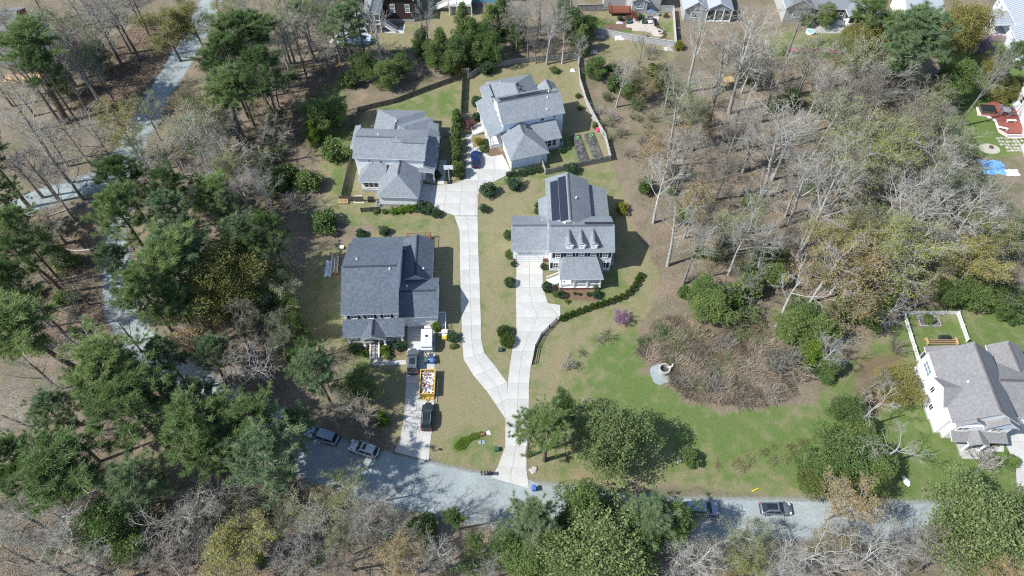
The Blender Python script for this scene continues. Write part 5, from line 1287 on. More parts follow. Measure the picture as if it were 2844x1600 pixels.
many("in the top left woods", [('pine', 40, 115, 68, 22), ('pine', 90, 150, 40, 20), ('pine', 590, 60, 62, 20), ('pine', 560, 130, 58, 20), ('lpine', 540, 215, 54, 18), ('pine', 640, 40, 46, 19), ('mist', 640, 130, 50, 16), ('pine', 585, 175, 42, 17), ('yellow', 411, 60, 60, 14), ('yellow', 299, 318, 66, 13), ('tan', 450, 255, 46, 10), ('yellow', 480, 40, 46, 14), ('yellow', 540, 30, 40, 13), ('mist', 141, 88, 84, 16), ('white', 197, 169, 74, 15), ('white', 53, 299, 84, 16), ('mist', 480, 323, 74, 15), ('white', 577, 397, 66, 14), ('gbrush', 668, 292, 40, 5), ('bare', 110, 370, 70, 14), ('bare', 30, 400, 60, 14), ('bare', 400, 370, 60, 13), ('brown', 520, 400, 60, 13), ('bare', 230, 330, 60, 13), ('lime', 660, 400, 40, 9), ('ever', 145, 200, 34, 8), ('ever', 235, 150, 34, 8), ('bare', 20, 200, 60, 14), ('bare', 250, 60, 60, 14), ('bare', 700, 60, 50, 15), ('bare', 760, 40, 46, 16), ('bare', 680, 330, 50, 12), ('brown', 560, 330, 50, 12), ('bush', 80, 130, 24, 5), ('bare', 150, 420, 60, 12), ('ever', 500, 500, 34, 8), ('bare', 600, 470, 56, 13), ('brown', 560, 500, 40, 9), ('bcedar', 790, 335, 24, 6), ('bare', 810, 120, 44, 12), ('bush', 665, 410, 24, 3), ('gbrush', 690, 380, 30, 3), ('tan', 520, 290, 46, 12)])
many("in the top left woods", [('bare', 299, 192, 3.6, 16), ('bare', 295, 140, 3.6, 17), ('bare', 330, 135, 3.8, 18), ('bare', 352, 150, 4.2, 18), ('bare', 376, 90, 4.4, 18), ('bare', 234, 222, 3.4, 14), ('bare', 151, 507, 4.2, 17), ('bare', 172, 419, 3.6, 13), ('bare', 230, 418, 3.4, 13), ('pine', 75, 522, 4.0, 19), ('bare', 689, 178, 4.0, 20), ('pine', 714, 343, 4.2, 22), ('pine', 629, 382, 3.8, 18), ('bare', 773, 200, 3.8, 18), ('bare', 742, 160, 3.6, 15), ('bare', 190, 555, 3.6, 17), ('bare', 130, 252, 3.0, 15)], True)
many("on the grass strip left of the grey-roofed house", [('bush', 838, 378, 36, 4.5), ('bush', 770, 455, 36, 4), ('bush', 720, 440, 34, 4.5), ('bush', 815, 553, 38, 3.6), ('ever', 800, 290, 40, 8), ('ever', 840, 280, 36, 7), ('brush', 745, 500, 34, 3), ('bush', 690, 455, 28, 4)])
# garden shrubs near the houses
many("beside the long drive", [('holly', 1228, 477, 21, 2.8), ('holly', 1293, 463, 20, 2.4), ('holly', 1217, 524, 12, 1.6), ('gball', 1282, 710, 14, 1.9), ('ball', 1268, 835, 19, 1.9), ('ball', 1277, 857, 20, 1.7), ('gball', 1292, 664, 8, 1.0), ('holly', 1137, 848, 14, 1.8), ('bush', 1141, 870, 10, 0.9)])
many("in front of the dark-roofed house", [('holly', 893, 876, 17, 1.8), ('bright', 917, 890, 11, 1.3), ('bright', 968, 880, 13, 1.5), ('holly', 1002, 868, 15, 1.7), ('bright', 1097, 822, 13, 2.0), ('bush', 1018, 868, 10, 1.4), ('bush', 975, 895, 10, 1.2)])
many("behind the dark-roofed house", [('holly', 908, 586, 13, 1.6), ('holly', 967, 580, 14, 1.7)])
many("beside the grey-roofed house", [('holly', 1058, 520, 16, 2.4), ('holly', 1076, 527, 15, 2.0), ('holly', 1094, 535, 14, 1.8), ('bright', 1030, 525, 13, 1.3), ('bright', 1010, 527, 13, 1.2), ('bright', 990, 530, 12, 1.1), ('bush', 967, 532, 9, .8), ('bush', 945, 533, 8, .7), ('holly', 1099, 441, 11, 1.6)])
for i, (x, y, r) in enumerate([(1150, 292, 12), (1148, 310, 13), (1147, 330, 13), (1147, 350, 13), (1147, 368, 13), (1147, 386, 13), (1146, 404, 13), (1147, 424, 15), (1155, 432, 14)]):
    plant('hedge', x, y, rpx(r, x, y), 3.4, "in the hedge between the two grey-roofed houses")
many("around the pale blue house", [('maroon', 1183, 312, 17, 2.4), ('holly', 1197, 293, 12, 2.0), ('holly', 1198, 255, 14, 2.4), ('bush', 1211, 272, 9, 1.2), ('gold', 1205, 355, 12, 1.5), ('bush', 1214, 373, 11, 1.2), ('holly', 1230, 358, 15, 1.0), ('gball', 1280, 438, 8, 1.0), ('gball', 1292, 437, 9, 1.1), ('gball', 1313, 434, 11, 1.3), ('gball', 1332, 429, 11, 1.3), ('gball', 1352, 424, 12, 1.4), ('gball', 1413, 378, 9, 1.0), ('gball', 1427, 371, 8, .8), ('holly', 1438, 423, 15, 2.4), ('bush', 1462, 270, 8, 1), ('bush', 1455, 240, 8, 1), ('bush', 1498, 315, 9, 1.2), ('bush', 1395, 175, 12, 1.6)])
many("around the house with dormers", [('gball', 1368, 670, 9, 1.3), ('gball', 1376, 722, 14, 2.0), ('gball', 1413, 741, 11, 1.5), ('holly', 1501, 740, 12, 1.6), ('gball', 1481, 740, 6, .8), ('ball', 1458, 740, 4, .6), ('ball', 1446, 738, 4, .6), ('gold', 1426, 757, 7, .9), ('bush', 1398, 740, 9, 1.1), ('bush', 1277, 590, 12, 2.2), ('bush', 1280, 640, 12, 2.2), ('ball', 1372, 652, 6, .9), ('gold', 1563, 523, 18, 2.2), ('bush', 1350, 530, 8, 1.4), ('bush', 1352, 515, 8, 1.2), ('holly', 1500, 722, 8, 1.2)])
for i, (x, y) in enumerate([(1414, 800), (1427, 794), (1442, 788), (1458, 782), (1475, 776), (1491, 770), (1506, 766), (1521, 761), (1536, 757), (1551, 751), (1566, 745), (1581, 736), (1592, 725), (1600, 714), (1606, 702), (1612, 692)]):
    plant('ball', x, y, rpx(8.4, x, y), 1.25, "in the curved hedge")
many("on the lawn beside the reed basin", [('redbud', 1563, 797, 24, 2.8), ('blossom', 1431, 913, 24, 2.4), ('gbrush', 1525, 843, 22, 1.6), ('gbrush', 1463, 886, 12, .8), ('brush', 1505, 852, 18, 1.4), ('blossom', 1470, 1010, 14, 2.0)])
for i, (x, y, r) in enumerate([(1560, 46, 7), (1580, 45, 9), (1602, 46, 8), (1612, 42, 8), (1676, 38, 7), (1655, 67, 5), (1663, 72, 5), (1670, 78, 5), (1673, 85, 5), (1670, 91, 5), (1663, 96, 5), (1628, 91, 5), (1636, 97, 5), (1646, 100, 5)]):
    plant('maroon' if i in (1, 2, 4) else ('holly' if i < 4 else 'obush'), x, y, rpx(r, x, y), 1.2 if i < 5 else .6, "in the patio garden bed")
many("among the grass of the right lawn", [('bush', 2025, 1130, 7, .6), ('bush', 2000, 1145, 7, .6)])


def fill(zone, polyD, n, kinds, rr, hh, seed, space=3.0):
    """more trees of a wood, scattered but kept apart; polyD bounds where their feet stand"""
    g = random.Random(seed); poly = [D(*p) for p in polyD]; xs = [p[0] for p in poly]; ys = [p[1] for p in poly]; got = []; tries = 0
    ks = [k for k, w in kinds for _ in range(w)]
    while len(got) < n and tries < n * 60:
        tries += 1
        x, y = g.uniform(min(xs), max(xs)), g.uniform(min(ys), max(ys))
        if not inside(poly, np.array([x]), np.array([y]))[0] or any(math.dist((x, y), q) < space for q in got): continue
        got.append((x, y)); s = g.random()
        plant(g.choice(ks), x, y, rr[0] + (rr[1] - rr[0]) * g.random(), hh[0] + (hh[1] - hh[0]) * s, zone, True, px=lambda a, b, z=0: (a, b))
W1 = [('bare', 3), ('brown', 2), ('mist', 2), ('white', 4), ('tan', 1)]
fill("in the wood above the reed basin", [(1660,560),(1800,420),(1960,420),(2100,560),(2110,700),(1960,700),(1700,650)], 11, W1, (2.6, 4.6), (10, 18), 1)
fill("in the wood left of the blue pool cover", [(2100,440),(2340,450),(2390,560),(2390,690),(2200,730),(2100,640)], 12, [('bare', 2), ('mist', 2), ('white', 4), ('lime', 1)], (3.2, 5.2), (11, 17), 2)
fill("in the wood around the play set", [(1600,240),(1760,170),(1960,180),(2090,300),(2060,420),(1800,400),(1640,360)], 13, W1, (2.4, 4.4), (9, 16), 3)
fill("in the wood below the red boardwalk", [(2020,180),(2270,230),(2330,330),(2330,430),(2120,420)], 12, [('brown', 3), ('bare', 3), ('white', 2), ('mist', 1)], (3.0, 5.0), (9, 15), 4)
fill("in the corner woods left of the lane", [(0,90),(250,0),(380,0),(350,150),(290,260),(130,330),(0,330)], 20, [('bare', 4), ('white', 2), ('mist', 2), ('brown', 1)], (2.8, 4.8), (12, 19), 5)
fill("in the woods right of the lane", [(600,120),(690,20),(860,20),(870,150),(760,320),(640,340),(560,290)], 16, [('bare', 3), ('mist', 3), ('lime', 2), ('pine', 1)], (2.6, 4.4), (11, 18), 6)
fill("between the lane bend and the grass strip", [(400,320),(640,340),(720,400),(700,560),(560,580),(380,500)], 15, [('bare', 2), ('mist', 3), ('white', 2), ('lime', 1)], (2.6, 4.6), (10, 16), 7)
fill("in the woods below the side lane", [(0,580),(250,520),(262,700),(250,860),(0,860)], 10, [('bare', 2), ('mist', 2), ('pine', 2)], (2.4, 3.8), (9, 16), 8)
fill("in the woods behind the lumber pile", [(420,720),(560,640),(740,600),(770,700),(740,870),(640,960),(470,880)], 9, [('bare', 2), ('brown', 1), ('mist', 3), ('tan', 1)], (2.4, 4.0), (8, 14), 9)
fill("in the woods at the bottom left corner", [(0,1230),(500,1220),(720,1230),(900,1330),(900,1440),(0,1440)], 18, [('bare', 3), ('brown', 1), ('mist', 3), ('white', 3), ('yellow', 1)], (2.2, 3.8), (7, 12), 10)
fill("below the lower right street", [(1680,1380),(2320,1370),(2500,1440),(1680,1449)], 14, [('white', 3), ('bare', 2), ('mist', 2), ('tan', 1)], (2.2, 3.4), (6, 10), 11)
fill("in the woods behind the rear fences", [(1280,70),(1440,60),(1450,140),(1290,150)], 9, [('bare', 3), ('white', 3), ('brown', 2)], (2.0, 3.4), (9, 15), 12)
fill("in the thicket right of the curving fence", [(1480,150),(1700,150),(1660,330),(1570,400),(1500,300)], 20, [('brush', 4), ('gbrush', 4), ('bush', 2), ('tan', 1)], (.9, 1.9), (1.4, 3.4), 13, 2.0)
fill("as undergrowth in the right wood", [(1660,420),(2000,260),(2400,320),(2440,640),(2100,720),(1700,660)], 44, [('brush', 5), ('gbrush', 4), ('bush', 1)], (.9, 2.2), (1.2, 3.2), 14, 2.5)
fill("as undergrowth in the left woods", [(0,580),(260,560),(260,900),(0,900)], 18, [('brush', 2), ('gbrush', 3), ('bush', 3)], (.8, 1.8), (1.2, 2.8), 15, 2.5)
fill("as undergrowth right of the lane", [(480,260),(860,140),(760,420),(700,560),(420,500)], 34, [('brush', 2), ('gbrush', 4), ('bush', 3)], (.9, 2.0), (1.2, 3.0), 16, 2.5)
fill("as undergrowth in the bottom woods", [(0,1220),(880,1260),(1250,1350),(1250,1449),(0,1449)], 34, [('brush', 5), ('gbrush', 3), ('bush', 1)], (.8, 1.8), (1.0, 2.6), 17, 2.2)
fill("as green saplings in the reed basin", [(1640,870),(1720,840),(1850,830),(1960,880),(1990,950),(1880,1000),(1740,980)], 16, [('gbrush', 5), ('brush', 2)], (.8, 1.6), (1.0, 2.2), 18, 2.5)
# fallen logs
LOGS = []
g_ = random.Random(77)
for zone, polyD, n in (("in the right wood", [(1660,480),(2000,300),(2300,330),(2350,620),(1900,680)], 9), ("in the woods right of the lane", [(520,240),(800,160),(740,330),(600,480)], 5), ("in the bottom left woods", [(100,1250),(800,1260),(800,1430),(100,1430)], 5), ("in the woods below the side lane", [(40,600),(240,580),(230,820),(40,820)], 3)):
    poly = [D(*p) for p in polyD]; xs = [p[0] for p in poly]; ys = [p[1] for p in poly]; zl = []
    while len(zl) < n:
        x, y = g_.uniform(min(xs), max(xs)), g_.uniform(min(ys), max(ys))
        if not inside(poly, np.array([x]), np.array([y]))[0]: continue
        L_ = g_.uniform(3, 8); a = g_.uniform(0, 6.28); pts = [(t * L_ * math.cos(a + .12 * math.sin(t * 4)), t * L_ * math.sin(a + .12 * math.sin(t * 4)), .14 + .05 * t) for t in (0, .25, .5, .75, 1)]
        o = MB().tube(pts, [.17, .155, .14, .115, .08], 7).tube([pts[3], (pts[3][0] + .7 * math.cos(a + .8), pts[3][1] + .7 * math.sin(a + .8), .5)], [.06, .03], 5).build("fallen_log", M_barkw if g_.random() < .5 else M_barkg, None, (x, y, 0)); zl.append(o)
    zl.sort(key=lambda o: o.location.x)
    LOGS += [(zone, i, len(zl), o) for i, o in enumerate(zl)]
# labels: every plant is counted off within its wood, from left to right in the photograph
ORD = "first second third fourth fifth sixth seventh eighth ninth tenth eleventh twelfth thirteenth fourteenth fifteenth sixteenth seventeenth eighteenth nineteenth twentieth".split()
def ordinal(i):
    if i < 20: return ORD[i]
    t, u = divmod(i + 1, 10)
    tens = {2: "twenty", 3: "thirty", 4: "forty"}[t]
    return (tens[:-1] + "ieth") if u == 0 else tens + "-" + ORD[u - 1]
bpy.context.view_layer.update()
def screen_x(o):
    v = o.location; d = v.y * _S - (v.z + 4 - CAM_H) * _C
    return v.x / d
groups = {}
for rec in PLANTS:
    groups.setdefault((LOOK[rec[1]], rec[6]), []).append(rec)
for (look, zone), recs in groups.items():
    recs.sort(key=lambda q: screen_x(q[0]))
    tall = max(q[5] for q in recs)
    for i, q in enumerate(recs):
        if len(recs) == 1: s = f"the only {look} {zone}"
        elif i == len(recs) - 1: s = f"rightmost {look} {zone}"
        elif i == 0: s = f"leftmost {look} {zone}"
        else: s = f"{ordinal(i)} {look} from the left {zone}"
        q[0]["label"] = q[7] or s
        if len(recs) > 1: q[0]["group"] = f"{look}s {zone}"

for zone, i, n, o in LOGS:
    tag(o, ("leftmost" if i == 0 else "rightmost" if i == n - 1 else ordinal(i) + " from the left") + " fallen log " + zone, "log", "fallen logs " + zone)
# dry reeds filling the basin, tufts on the right lawn: nobody could count them
def scatter_blades(name, polyD, n, hgt, wid, leaf, seed, kindlabel, cat, lean=1.0, clump=0):
    g = np.random.default_rng(seed)
    poly = [D(*p) for p in polyD]; xs = [p[0] for p in poly]; ys = [p[1] for p in poly]
    X = g.uniform(min(xs), max(xs), n * 3); Y = g.uniform(min(ys), max(ys), n * 3)
    k = inside(poly, X, Y) & (edge_dist(poly, X, Y) > g.exponential(.5, n * 3) - .1)
    X, Y = X[k][:n], Y[k][:n]
    if clump:
        ci = g.integers(0, len(X), clump); j = g.integers(0, clump, len(X)); X = X[ci[j]] + g.normal(0, .35, len(X)); Y = Y[ci[j]] + g.normal(0, .35, len(X))
    m = len(X); P0 = np.stack([X, Y, np.zeros(m)], 1)
    # neighbouring stems lean the same way
    th = 3 * np.sin(X * .35 + 1) + 2.2 * np.cos(Y * .4) + 1.5 * np.sin((X + Y) * .8) + g.normal(0, .5, m); el = g.uniform(.05, .9, m)
    d = np.stack([np.cos(th) * np.cos(el) * lean, np.sin(th) * np.cos(el) * lean, np.sin(el) + .25], 1); d /= np.linalg.norm(d, axis=1)[:, None]
    s = np.stack([-np.sin(th), np.cos(th), np.zeros(m)], 1)
    L = hgt * g.uniform(.5, 1.2, m)[:, None]; W = wid * g.uniform(.6, 1.3, m)[:, None]
    mid = P0 + d * L * .55 + np.array([0, 0, .1]); end = P0 + d * L + np.array([0, 0, -.12]) * L
    V = np.stack([P0 - s * W / 2, P0 + s * W / 2, mid + s * W / 2, mid - s * W / 2, end + s * W / 6, end - s * W / 6], 1).reshape(-1, 3); V[:, 2] = np.maximum(V[:, 2], .01)
    o = np.arange(m)[:, None] * 6
    F = np.concatenate([o + [[0, 1, 2, 3]], o + [[3, 2, 4, 5]]])
    return tag(obj(name, np_mesh(name, V, F, leaf)), kindlabel, cat, kind="stuff")
scatter_blades("dry_reeds", [(1600,880),(1625,850),(1700,830),(1790,840),(1880,800),(1960,850),(2040,930),(2000,985),(1920,1015),(1830,1025),(1740,1005),(1690,970),(1685,935),(1660,915),(1625,912)], 26000, 1.7, .07, L_reed, 5, "bent dry reeds filling the basin beside the round drain", "reeds")
scatter_blades("dry_reed_fringe", [(1650,800),(1720,790),(1800,850),(1690,880),(1610,870)], 5000, .9, .07, L_reed, 6, "low dry brush at the upper end of the reed basin", "reeds")
scatter_blades("grass_tufts", [(1800,1170),(1900,1130),(2010,1100),(2080,1130),(1960,1170),(1850,1200)], 1300, .55, .05, L_tuft, 8, "dry grass tufts standing on the lawn above the street", "grass", .7, 26)
scatter_blades("ditch_grass", [(1142,1122),(1158,1104),(1180,1098),(1205,1084),(1216,1088),(1204,1104),(1186,1112),(1172,1130),(1150,1134)], 1800, .5, .07, L_brite, 9, "lush green grass in the ditch between the two driveways", "grass", .8)
def scatter_leaves(name, polys, n, size, leaf, seed, label):
    g = np.random.default_rng(seed); V = []
    for polyD in polys:
        poly = [D(*p) for p in polyD]; xs = [p[0] for p in poly]; ys = [p[1] for p in poly]
        X = g.uniform(min(xs), max(xs), n * 2); Y = g.uniform(min(ys), max(ys), n * 2); k = inside(poly, X, Y); X, Y = X[k][:n], Y[k][:n]; m = len(X)
        a = g.uniform(0, 6.28, m); c, s = np.cos(a), np.sin(a); L = size * g.uniform(.5, 1.4, m); W = L * .55
        t = g.normal(0, .06, (m, 4)) + .07
        V.append(np.stack([np.stack([X + L * c, Y + L * s, np.abs(t[:, 0])], 1), np.stack([X - W * s, Y + W * c, np.abs(t[:, 1])], 1), np.stack([X - L * c, Y - L * s, np.abs(t[:, 2])], 1), np.stack([X + W * s, Y - W * c, np.abs(t[:, 3])], 1)], 1).reshape(-1, 3))
    V = np.concatenate(V); F = np.arange(len(V)).reshape(-1, 4)
    return tag(obj(name, np_mesh(name, V, F, leaf)), label, "leaves", kind="stuff")
L_litter = leaf_mat("fallen_leaves", (0.215, 0.140, 0.095), (0.370, 0.275, 0.205), trans=0.05)
scatter_leaves("leaf_litter", [[(1600,440),(1700,300),(2000,250),(2300,300),(2400,640),(2100,760),(1900,740),(1680,780),(1640,650)], [(640,180),(880,130),(760,330),(720,560),(600,560)], [(0,560),(260,540),(260,900),(0,900)], [(0,1220),(880,1220),(900,1449),(0,1449)], [(250,120),(380,40),(440,120),(330,300),(180,280)]], 26000, .095, L_litter, 12, "fallen brown leaves covering the woodland floor")
# ------------------------------------------------------------------ vehicles
M_tyre = mat("tyre", (0.02, 0.02, 0.02), 0.9, 0.1, 5.0)
M_rim = mat("rim", (0.45, 0.46, 0.48), 0.35, 0.05, 5.0, metal=0.8)
M_cglass = mat("car_glass", (0.018, 0.024, 0.028), 0.06, 0.1, 1.0, spec=0.7)
M_wglass = mat("windshield_glass", (0.045, 0.075, 0.075), 0.06, 0.1, 1.0, spec=0.7)
M_lamp = mat("headlamp", (0.75, 0.77, 0.78), 0.15, 0.05, 3.0)
M_tail = mat("tail_lamp", (0.35, 0.02, 0.02), 0.25, 0.05, 3.0)
M_black = mat("black_plastic", (0.025, 0.026, 0.028), 0.55, 0.1, 4.0)
def paint_mat(name, c, metal=0.5): return mat(name, c, 0.32, 0.03, 2.0, metal=metal, coat=0.6)
def car(label, x, y, heading, L, W, Ht, paint, style='suv', roofglass=0.0, rails=False):
    """heading: direction of the nose in degrees from +X. Built of a lofted body, glasshouse, wheels and lamps."""
    root = thing("car" if style != 'pickup' else "pickup_truck", label, "pickup" if style == 'pickup' else "car", (x, y, 0.0), math.radians(heading))
    hw = W / 2
    zb = {'suv': .98, 'sedan': .86, 'hatch': .90, 'van': 1.0, 'pickup': 1.05}[style]
    # body stations: x, half width, top height
    nose = {'suv': .26, 'sedan': .27, 'hatch': .25, 'van': .19, 'pickup': .26}[style]
    st = [(-L/2, hw*.80, zb*.80), (-L/2 + .12, hw*.93, zb*.95), (-L/2 + .5, hw*.99, zb), (0, hw, zb), (L/2 - L*nose, hw, zb*.99), (L/2 - .55, hw*.97, zb*.92), (L/2 - .16, hw*.88, zb*.80), (L/2, hw*.66, zb*.62)]
    mb = MB(); rings = []
    for sx, w, zt in st:
        lo = .30 if abs(sx) < L/2 - .3 else .38
        ring = [(-w*.90, lo), (-w*.985, lo + .18), (-w, zt*.72), (-w*.965, zt*.93), (-w*.84, zt), (-w*.40, zt + .035), (w*.40, zt + .035), (w*.84, zt), (w*.965, zt*.93), (w, zt*.72), (w*.985, lo + .18), (w*.90, lo)]
        rings.append([(sx, a, b) for a, b in ring])
    n = len(rings[0]); o = 0
    for r_ in rings: mb.v += r_
    for i in range(len(rings) - 1):
        for j in range(n):
            j2 = (j + 1) % n
            mb.f.append((i*n + j, (i+1)*n + j, (i+1)*n + j2, i*n + j2)); mb.m.append(0)
    mb.f.append(tuple(range(n))); mb.m.append(0); mb.f.append(tuple((len(rings)-1)*n + n - 1 - j for j in range(n))); mb.m.append(0)
    body = mb.build("body", paint, root, smooth=True)
    # glasshouse: base and roof outline
    gh = {'suv': (-L/2 + .18, -L/2 + .52, L*.055, L*.225), 'sedan': (-L*.36, -L*.20, L*.04, L*.22), 'hatch': (-L/2 + .16, -L*.30, L*.05, L*.235), 'van': (-L/2 + .12, -L/2 + .36, L*.12, L*.30), 'pickup': (-L*.10, -L*.075, L*.10, L*.23)}[style]
    b0, r0, r1, b1 = gh; zt = Ht; zbase = zb + .0; wr = hw*.74; wb = hw*.90
    mid = (r0 + r1) / 2
    def q(name, pts, m, parent=root, th=.02):
        c = [Vector(p) for p in pts]; nn = (c[1] - c[0]).cross(c[2] - c[0]).normalized()
        ctr = sum(c, Vector()) / len(c)
        if nn.dot(ctr - Vector((mid, 0, zb))) < 0: nn = -nn
        return MB().hexa([v - nn*th for v in c], c).build(name, m, parent)
    F0, F1 = (b1, wb, zbase - .02), (b1, -wb, zbase - .02); R0, R1 = (b0, wb*.95, zbase), (b0, -wb*.95, zbase)
    f0, f1 = (r1, wr, zt - .05), (r1, -wr, zt - .05); g0, g1 = (r0, wr*.97, zt - .06), (r0, -wr*.97, zt - .06)
    # solid pillars and roof in body colour
    cab = MB().hexa([R1, F1, F0, R0], [g1, f1, f0, g0]).build("cabin", paint, root)
    e = .012
    def inset(a, b, c, d, k, out):
        c_ = [Vector(p) for p in (a, b, c, d)]; m_ = sum(c_, Vector()) / 4
        return [tuple(m_ + (p - m_) * k + Vector(out)) for p in c_]
    q("windshield", inset(F1, F0, f0, f1, .93, (.02, 0, e)), M_wglass)
    q("rear_window", inset(R0, R1, g1, g0, .90, (-.02, 0, e)), M_cglass)
    for s, (A_, B_, a_, b_) in ((1, (F0, R0, f0, g0)), (-1, (F1, R1, f1, g1))):
        A_, B_, a_, b_ = map(Vector, (A_, B_, a_, b_))
        for t0, t1 in ((.10, .47), (.52, .92)):
            pts = [A_.lerp(B_, t0), A_.lerp(B_, t1), a_.lerp(b_, t1), a_.lerp(b_, t0)]
            m_ = sum(pts, Vector()) / 4; pts = [m_ + (p - m_) * Vector((1, 1, .84)) + Vector((0, s*.012, 0)) for p in pts]
            q("side_window", pts, M_cglass, th=.015)
    roof = [(r0 + .06, -wr*.93, zt - .045), (r1 - .06, -wr*.93, zt - .04), (r1 - .06, wr*.93, zt - .04), (r0 + .06, wr*.93, zt - .045)]
    MB().hexa(roof, [(x_*.96 + mid*.04, y_*.92, z_ + .05) for x_, y_, z_ in roof]).build("roof", paint, root)
    if roofglass:
        a = r1 - .25; b = a - (r1 - r0) * roofglass
        MB().box(b, a, -wr*.66, wr*.66, zt - .01, zt + .018).build("sunroof", M_cglass, root)
    if rails:
        for s in (-1, 1): MB().tube([(r0 + .2, s*wr*.86, zt), (r0 + .35, s*wr*.86, zt + .07), (r1 - .5, s*wr*.86, zt + .07), (r1 - .35, s*wr*.86, zt)], .025, 5).build("roof_rail", M_alu, root)
    rw = .36 if style in ('suv', 'pickup') else .33
    for sx in (-L*.295, L*.305):
        for s in (-1, 1):
            w = bpy.data.objects.new("wheel", None); COL.objects.link(w); w.parent = root; w.location = (sx, s*(hw - .11), rw); w.rotation_euler = (math.pi/2, 0, 0)
            MB().cyl(0, 0, -.12, .12, rw, 20).build("tyre", M_tyre, w); MB().cyl(0, 0, -.128, .128, rw*.62, 12).build("rim", M_rim, w)
    for s in (-1, 1):
        MB().hexa([(L/2 - .42, s*hw*.55, zb*.66), (L/2 - .05, s*hw*.52, zb*.62), (L/2 - .12, s*hw*.80, zb*.62), (L/2 - .46, s*hw*.93, zb*.70)], [(L/2 - .42, s*hw*.55, zb*.905), (L/2 - .085, s*hw*.52, zb*.80), (L/2 - .14, s*hw*.82, zb*.80), (L/2 - .44, s*hw*.95, zb*.89)]).build("headlight", M_lamp, root)
        MB().box(-L/2 - .01, -L/2 + .16, min(s*hw*.55, s*hw*.93), max(s*hw*.55, s*hw*.93), zb*.68, zb*.90).build("tail_light", M_tail, root)
        MB().box(b1 - .42, b1 - .22, min(s*hw*.98, s*hw*1.12), max(s*hw*.98, s*hw*1.12), zb - .02, zb + .16).build("mirror", paint, root)
    MB().box(-L/2 - .04, -L/2 + .05, -hw*.78, hw*.78, .35, .58).build("rear_bumper", M_black, root)
    MB().box(L/2 - .10, L/2 + .02, -hw*.6, hw*.6, .32, .50).build("front_bumper", M_black, root)
    if style == 'pickup':
        MB().box(-L/2 + .10, -L*.115, -hw*.84, hw*.84, zb + .04, zb + .10).build("bed_cover", M_black if roofglass else paint, root)
    return root
P_grey = paint_mat("grey_paint", (0.16, 0.18, 0.20)); P_dark = paint_mat("charcoal_paint", (0.045, 0.055, 0.065)); P_blue = paint_mat("blue_paint", (0.014, 0.032, 0.13), .35)
P_silv = paint_mat("silver_paint", (0.48, 0.51, 0.55)); P_slate = paint_mat("slate_paint", (0.20, 0.24, 0.29)); P_van = paint_mat("pale_blue_silver_paint", (0.34, 0.39, 0.50)); P_pick = paint_mat("steel_blue_paint", (0.26, 0.32, 0.42)); P_green = paint_mat("dark_green_paint", (0.03, 0.09, 0.10))
z2b = Zm(900, 845, 6.44); z8b = Zm(1130, 980, 3.45)
def at(f, x, y, z=0.7): return f(x, y, z)
def heading(f, a, b, z=.7):
    p, q = f(*a, z), f(*b, z); return math.degrees(math.atan2(q[1] - p[1], q[0] - p[0]))
car("grey SUV with dark glass roof parked beside the camper trailer", *at(z2b, 1590, 1000, .9), heading(z2b, (1580, 1200), (1592, 800)), 4.75, 1.95, 1.70, P_grey, 'suv', .55, True)
car("charcoal SUV parked alone below the yellow dumpster", *at(z8b, 196, 600, .9), heading(z8b, (185, 720), (205, 480)), 4.7, 1.92, 1.68, P_dark, 'suv', .55, True)
car("blue car parked on the concrete court beside the hedge", *at(c6, 265, 830, .8), heading(c6, (265, 930), (262, 690)) , 4.65, 1.86, 1.48, P_blue, 'hatch')
car("steel-blue crew-cab pickup truck in the tree shade on the street", *at(z3, 262, 735, .9), heading(z3, (390, 775), (155, 700)), 5.6, 1.95, 1.85, P_pick, 'suv', 0, False)
car("silver SUV with roof rails parked at the driveway mouth", *at(z3, 600, 845, .9), heading(z3, (710, 875), (490, 805)), 4.85, 1.92, 1.78, P_silv, 'suv', .28, True)
z7b = Zm(1600, 850, 2.2288)
car("pale blue-silver minivan half under the trees on the street", *at(z7b, 775, 1250, .9), heading(z7b, (690, 1248), (870, 1252)), 5.0, 1.95, 1.75, P_van, 'van', 0, True)
car("slate-grey hatchback with black roof parked on the open gravel street", *at(z7b, 1240, 1252, .8), heading(z7b, (1145, 1250), (1335, 1254)), 4.5, 1.85, 1.55, P_slate, 'hatch', .95)
car("dark green car nearly hidden under pines on the street", *at(z3, 20, 665, .8), heading(z3, (85, 680), (-60, 630)), 4.6, 1.85, 1.5, P_green, 'sedan')

# ------------------------------------------------------------------ things on the dark-roofed house's drive
t = thing("camper_trailer", "small white camper trailer with roof vent beside the grey SUV", "trailer", (*z2b(1840, 660, 1.2), 0), math.radians(2))
W, L = 1.95, 3.7
M_camp = mat("camper_shell", (0.62, 0.63, 0.64), 0.4, 0.05, 2.0, coat=.2)
MB().hexa([(-W/2, -L/2 + .25, .45), (W/2, -L/2 + .25, .45), (W/2, L/2 - .1, .45), (-W/2, L/2 - .1, .45)], [(-W/2, -L/2, 1.5), (W/2, -L/2, 1.5), (W/2, L/2, 1.5), (-W/2, L/2, 1.5)]).hexa([(-W/2, -L/2, 1.5), (W/2, -L/2, 1.5), (W/2, L/2, 1.5), (-W/2, L/2, 1.5)], [(-W/2 + .06, -L/2 + .7, 2.25), (W/2 - .06, -L/2 + .7, 2.25), (W/2 - .06, L/2 - .15, 2.3), (-W/2 + .06, L/2 - .15, 2.3)]).build("shell", M_camp, t)
MB().box(-W/2 + .15, W/2 - .15, -L/2 + .22, -L/2 + .35, 1.75, 2.0).build("front_window", M_glassl, t)
MB().box(-.03, .03, -L/2 + .8, L/2 - .3, 2.27, 2.32).build("roof_seam", M_trim, t)
MB().box(-.18, .18, .15, .5, 2.28, 2.42).build("roof_vent", M_black, t)
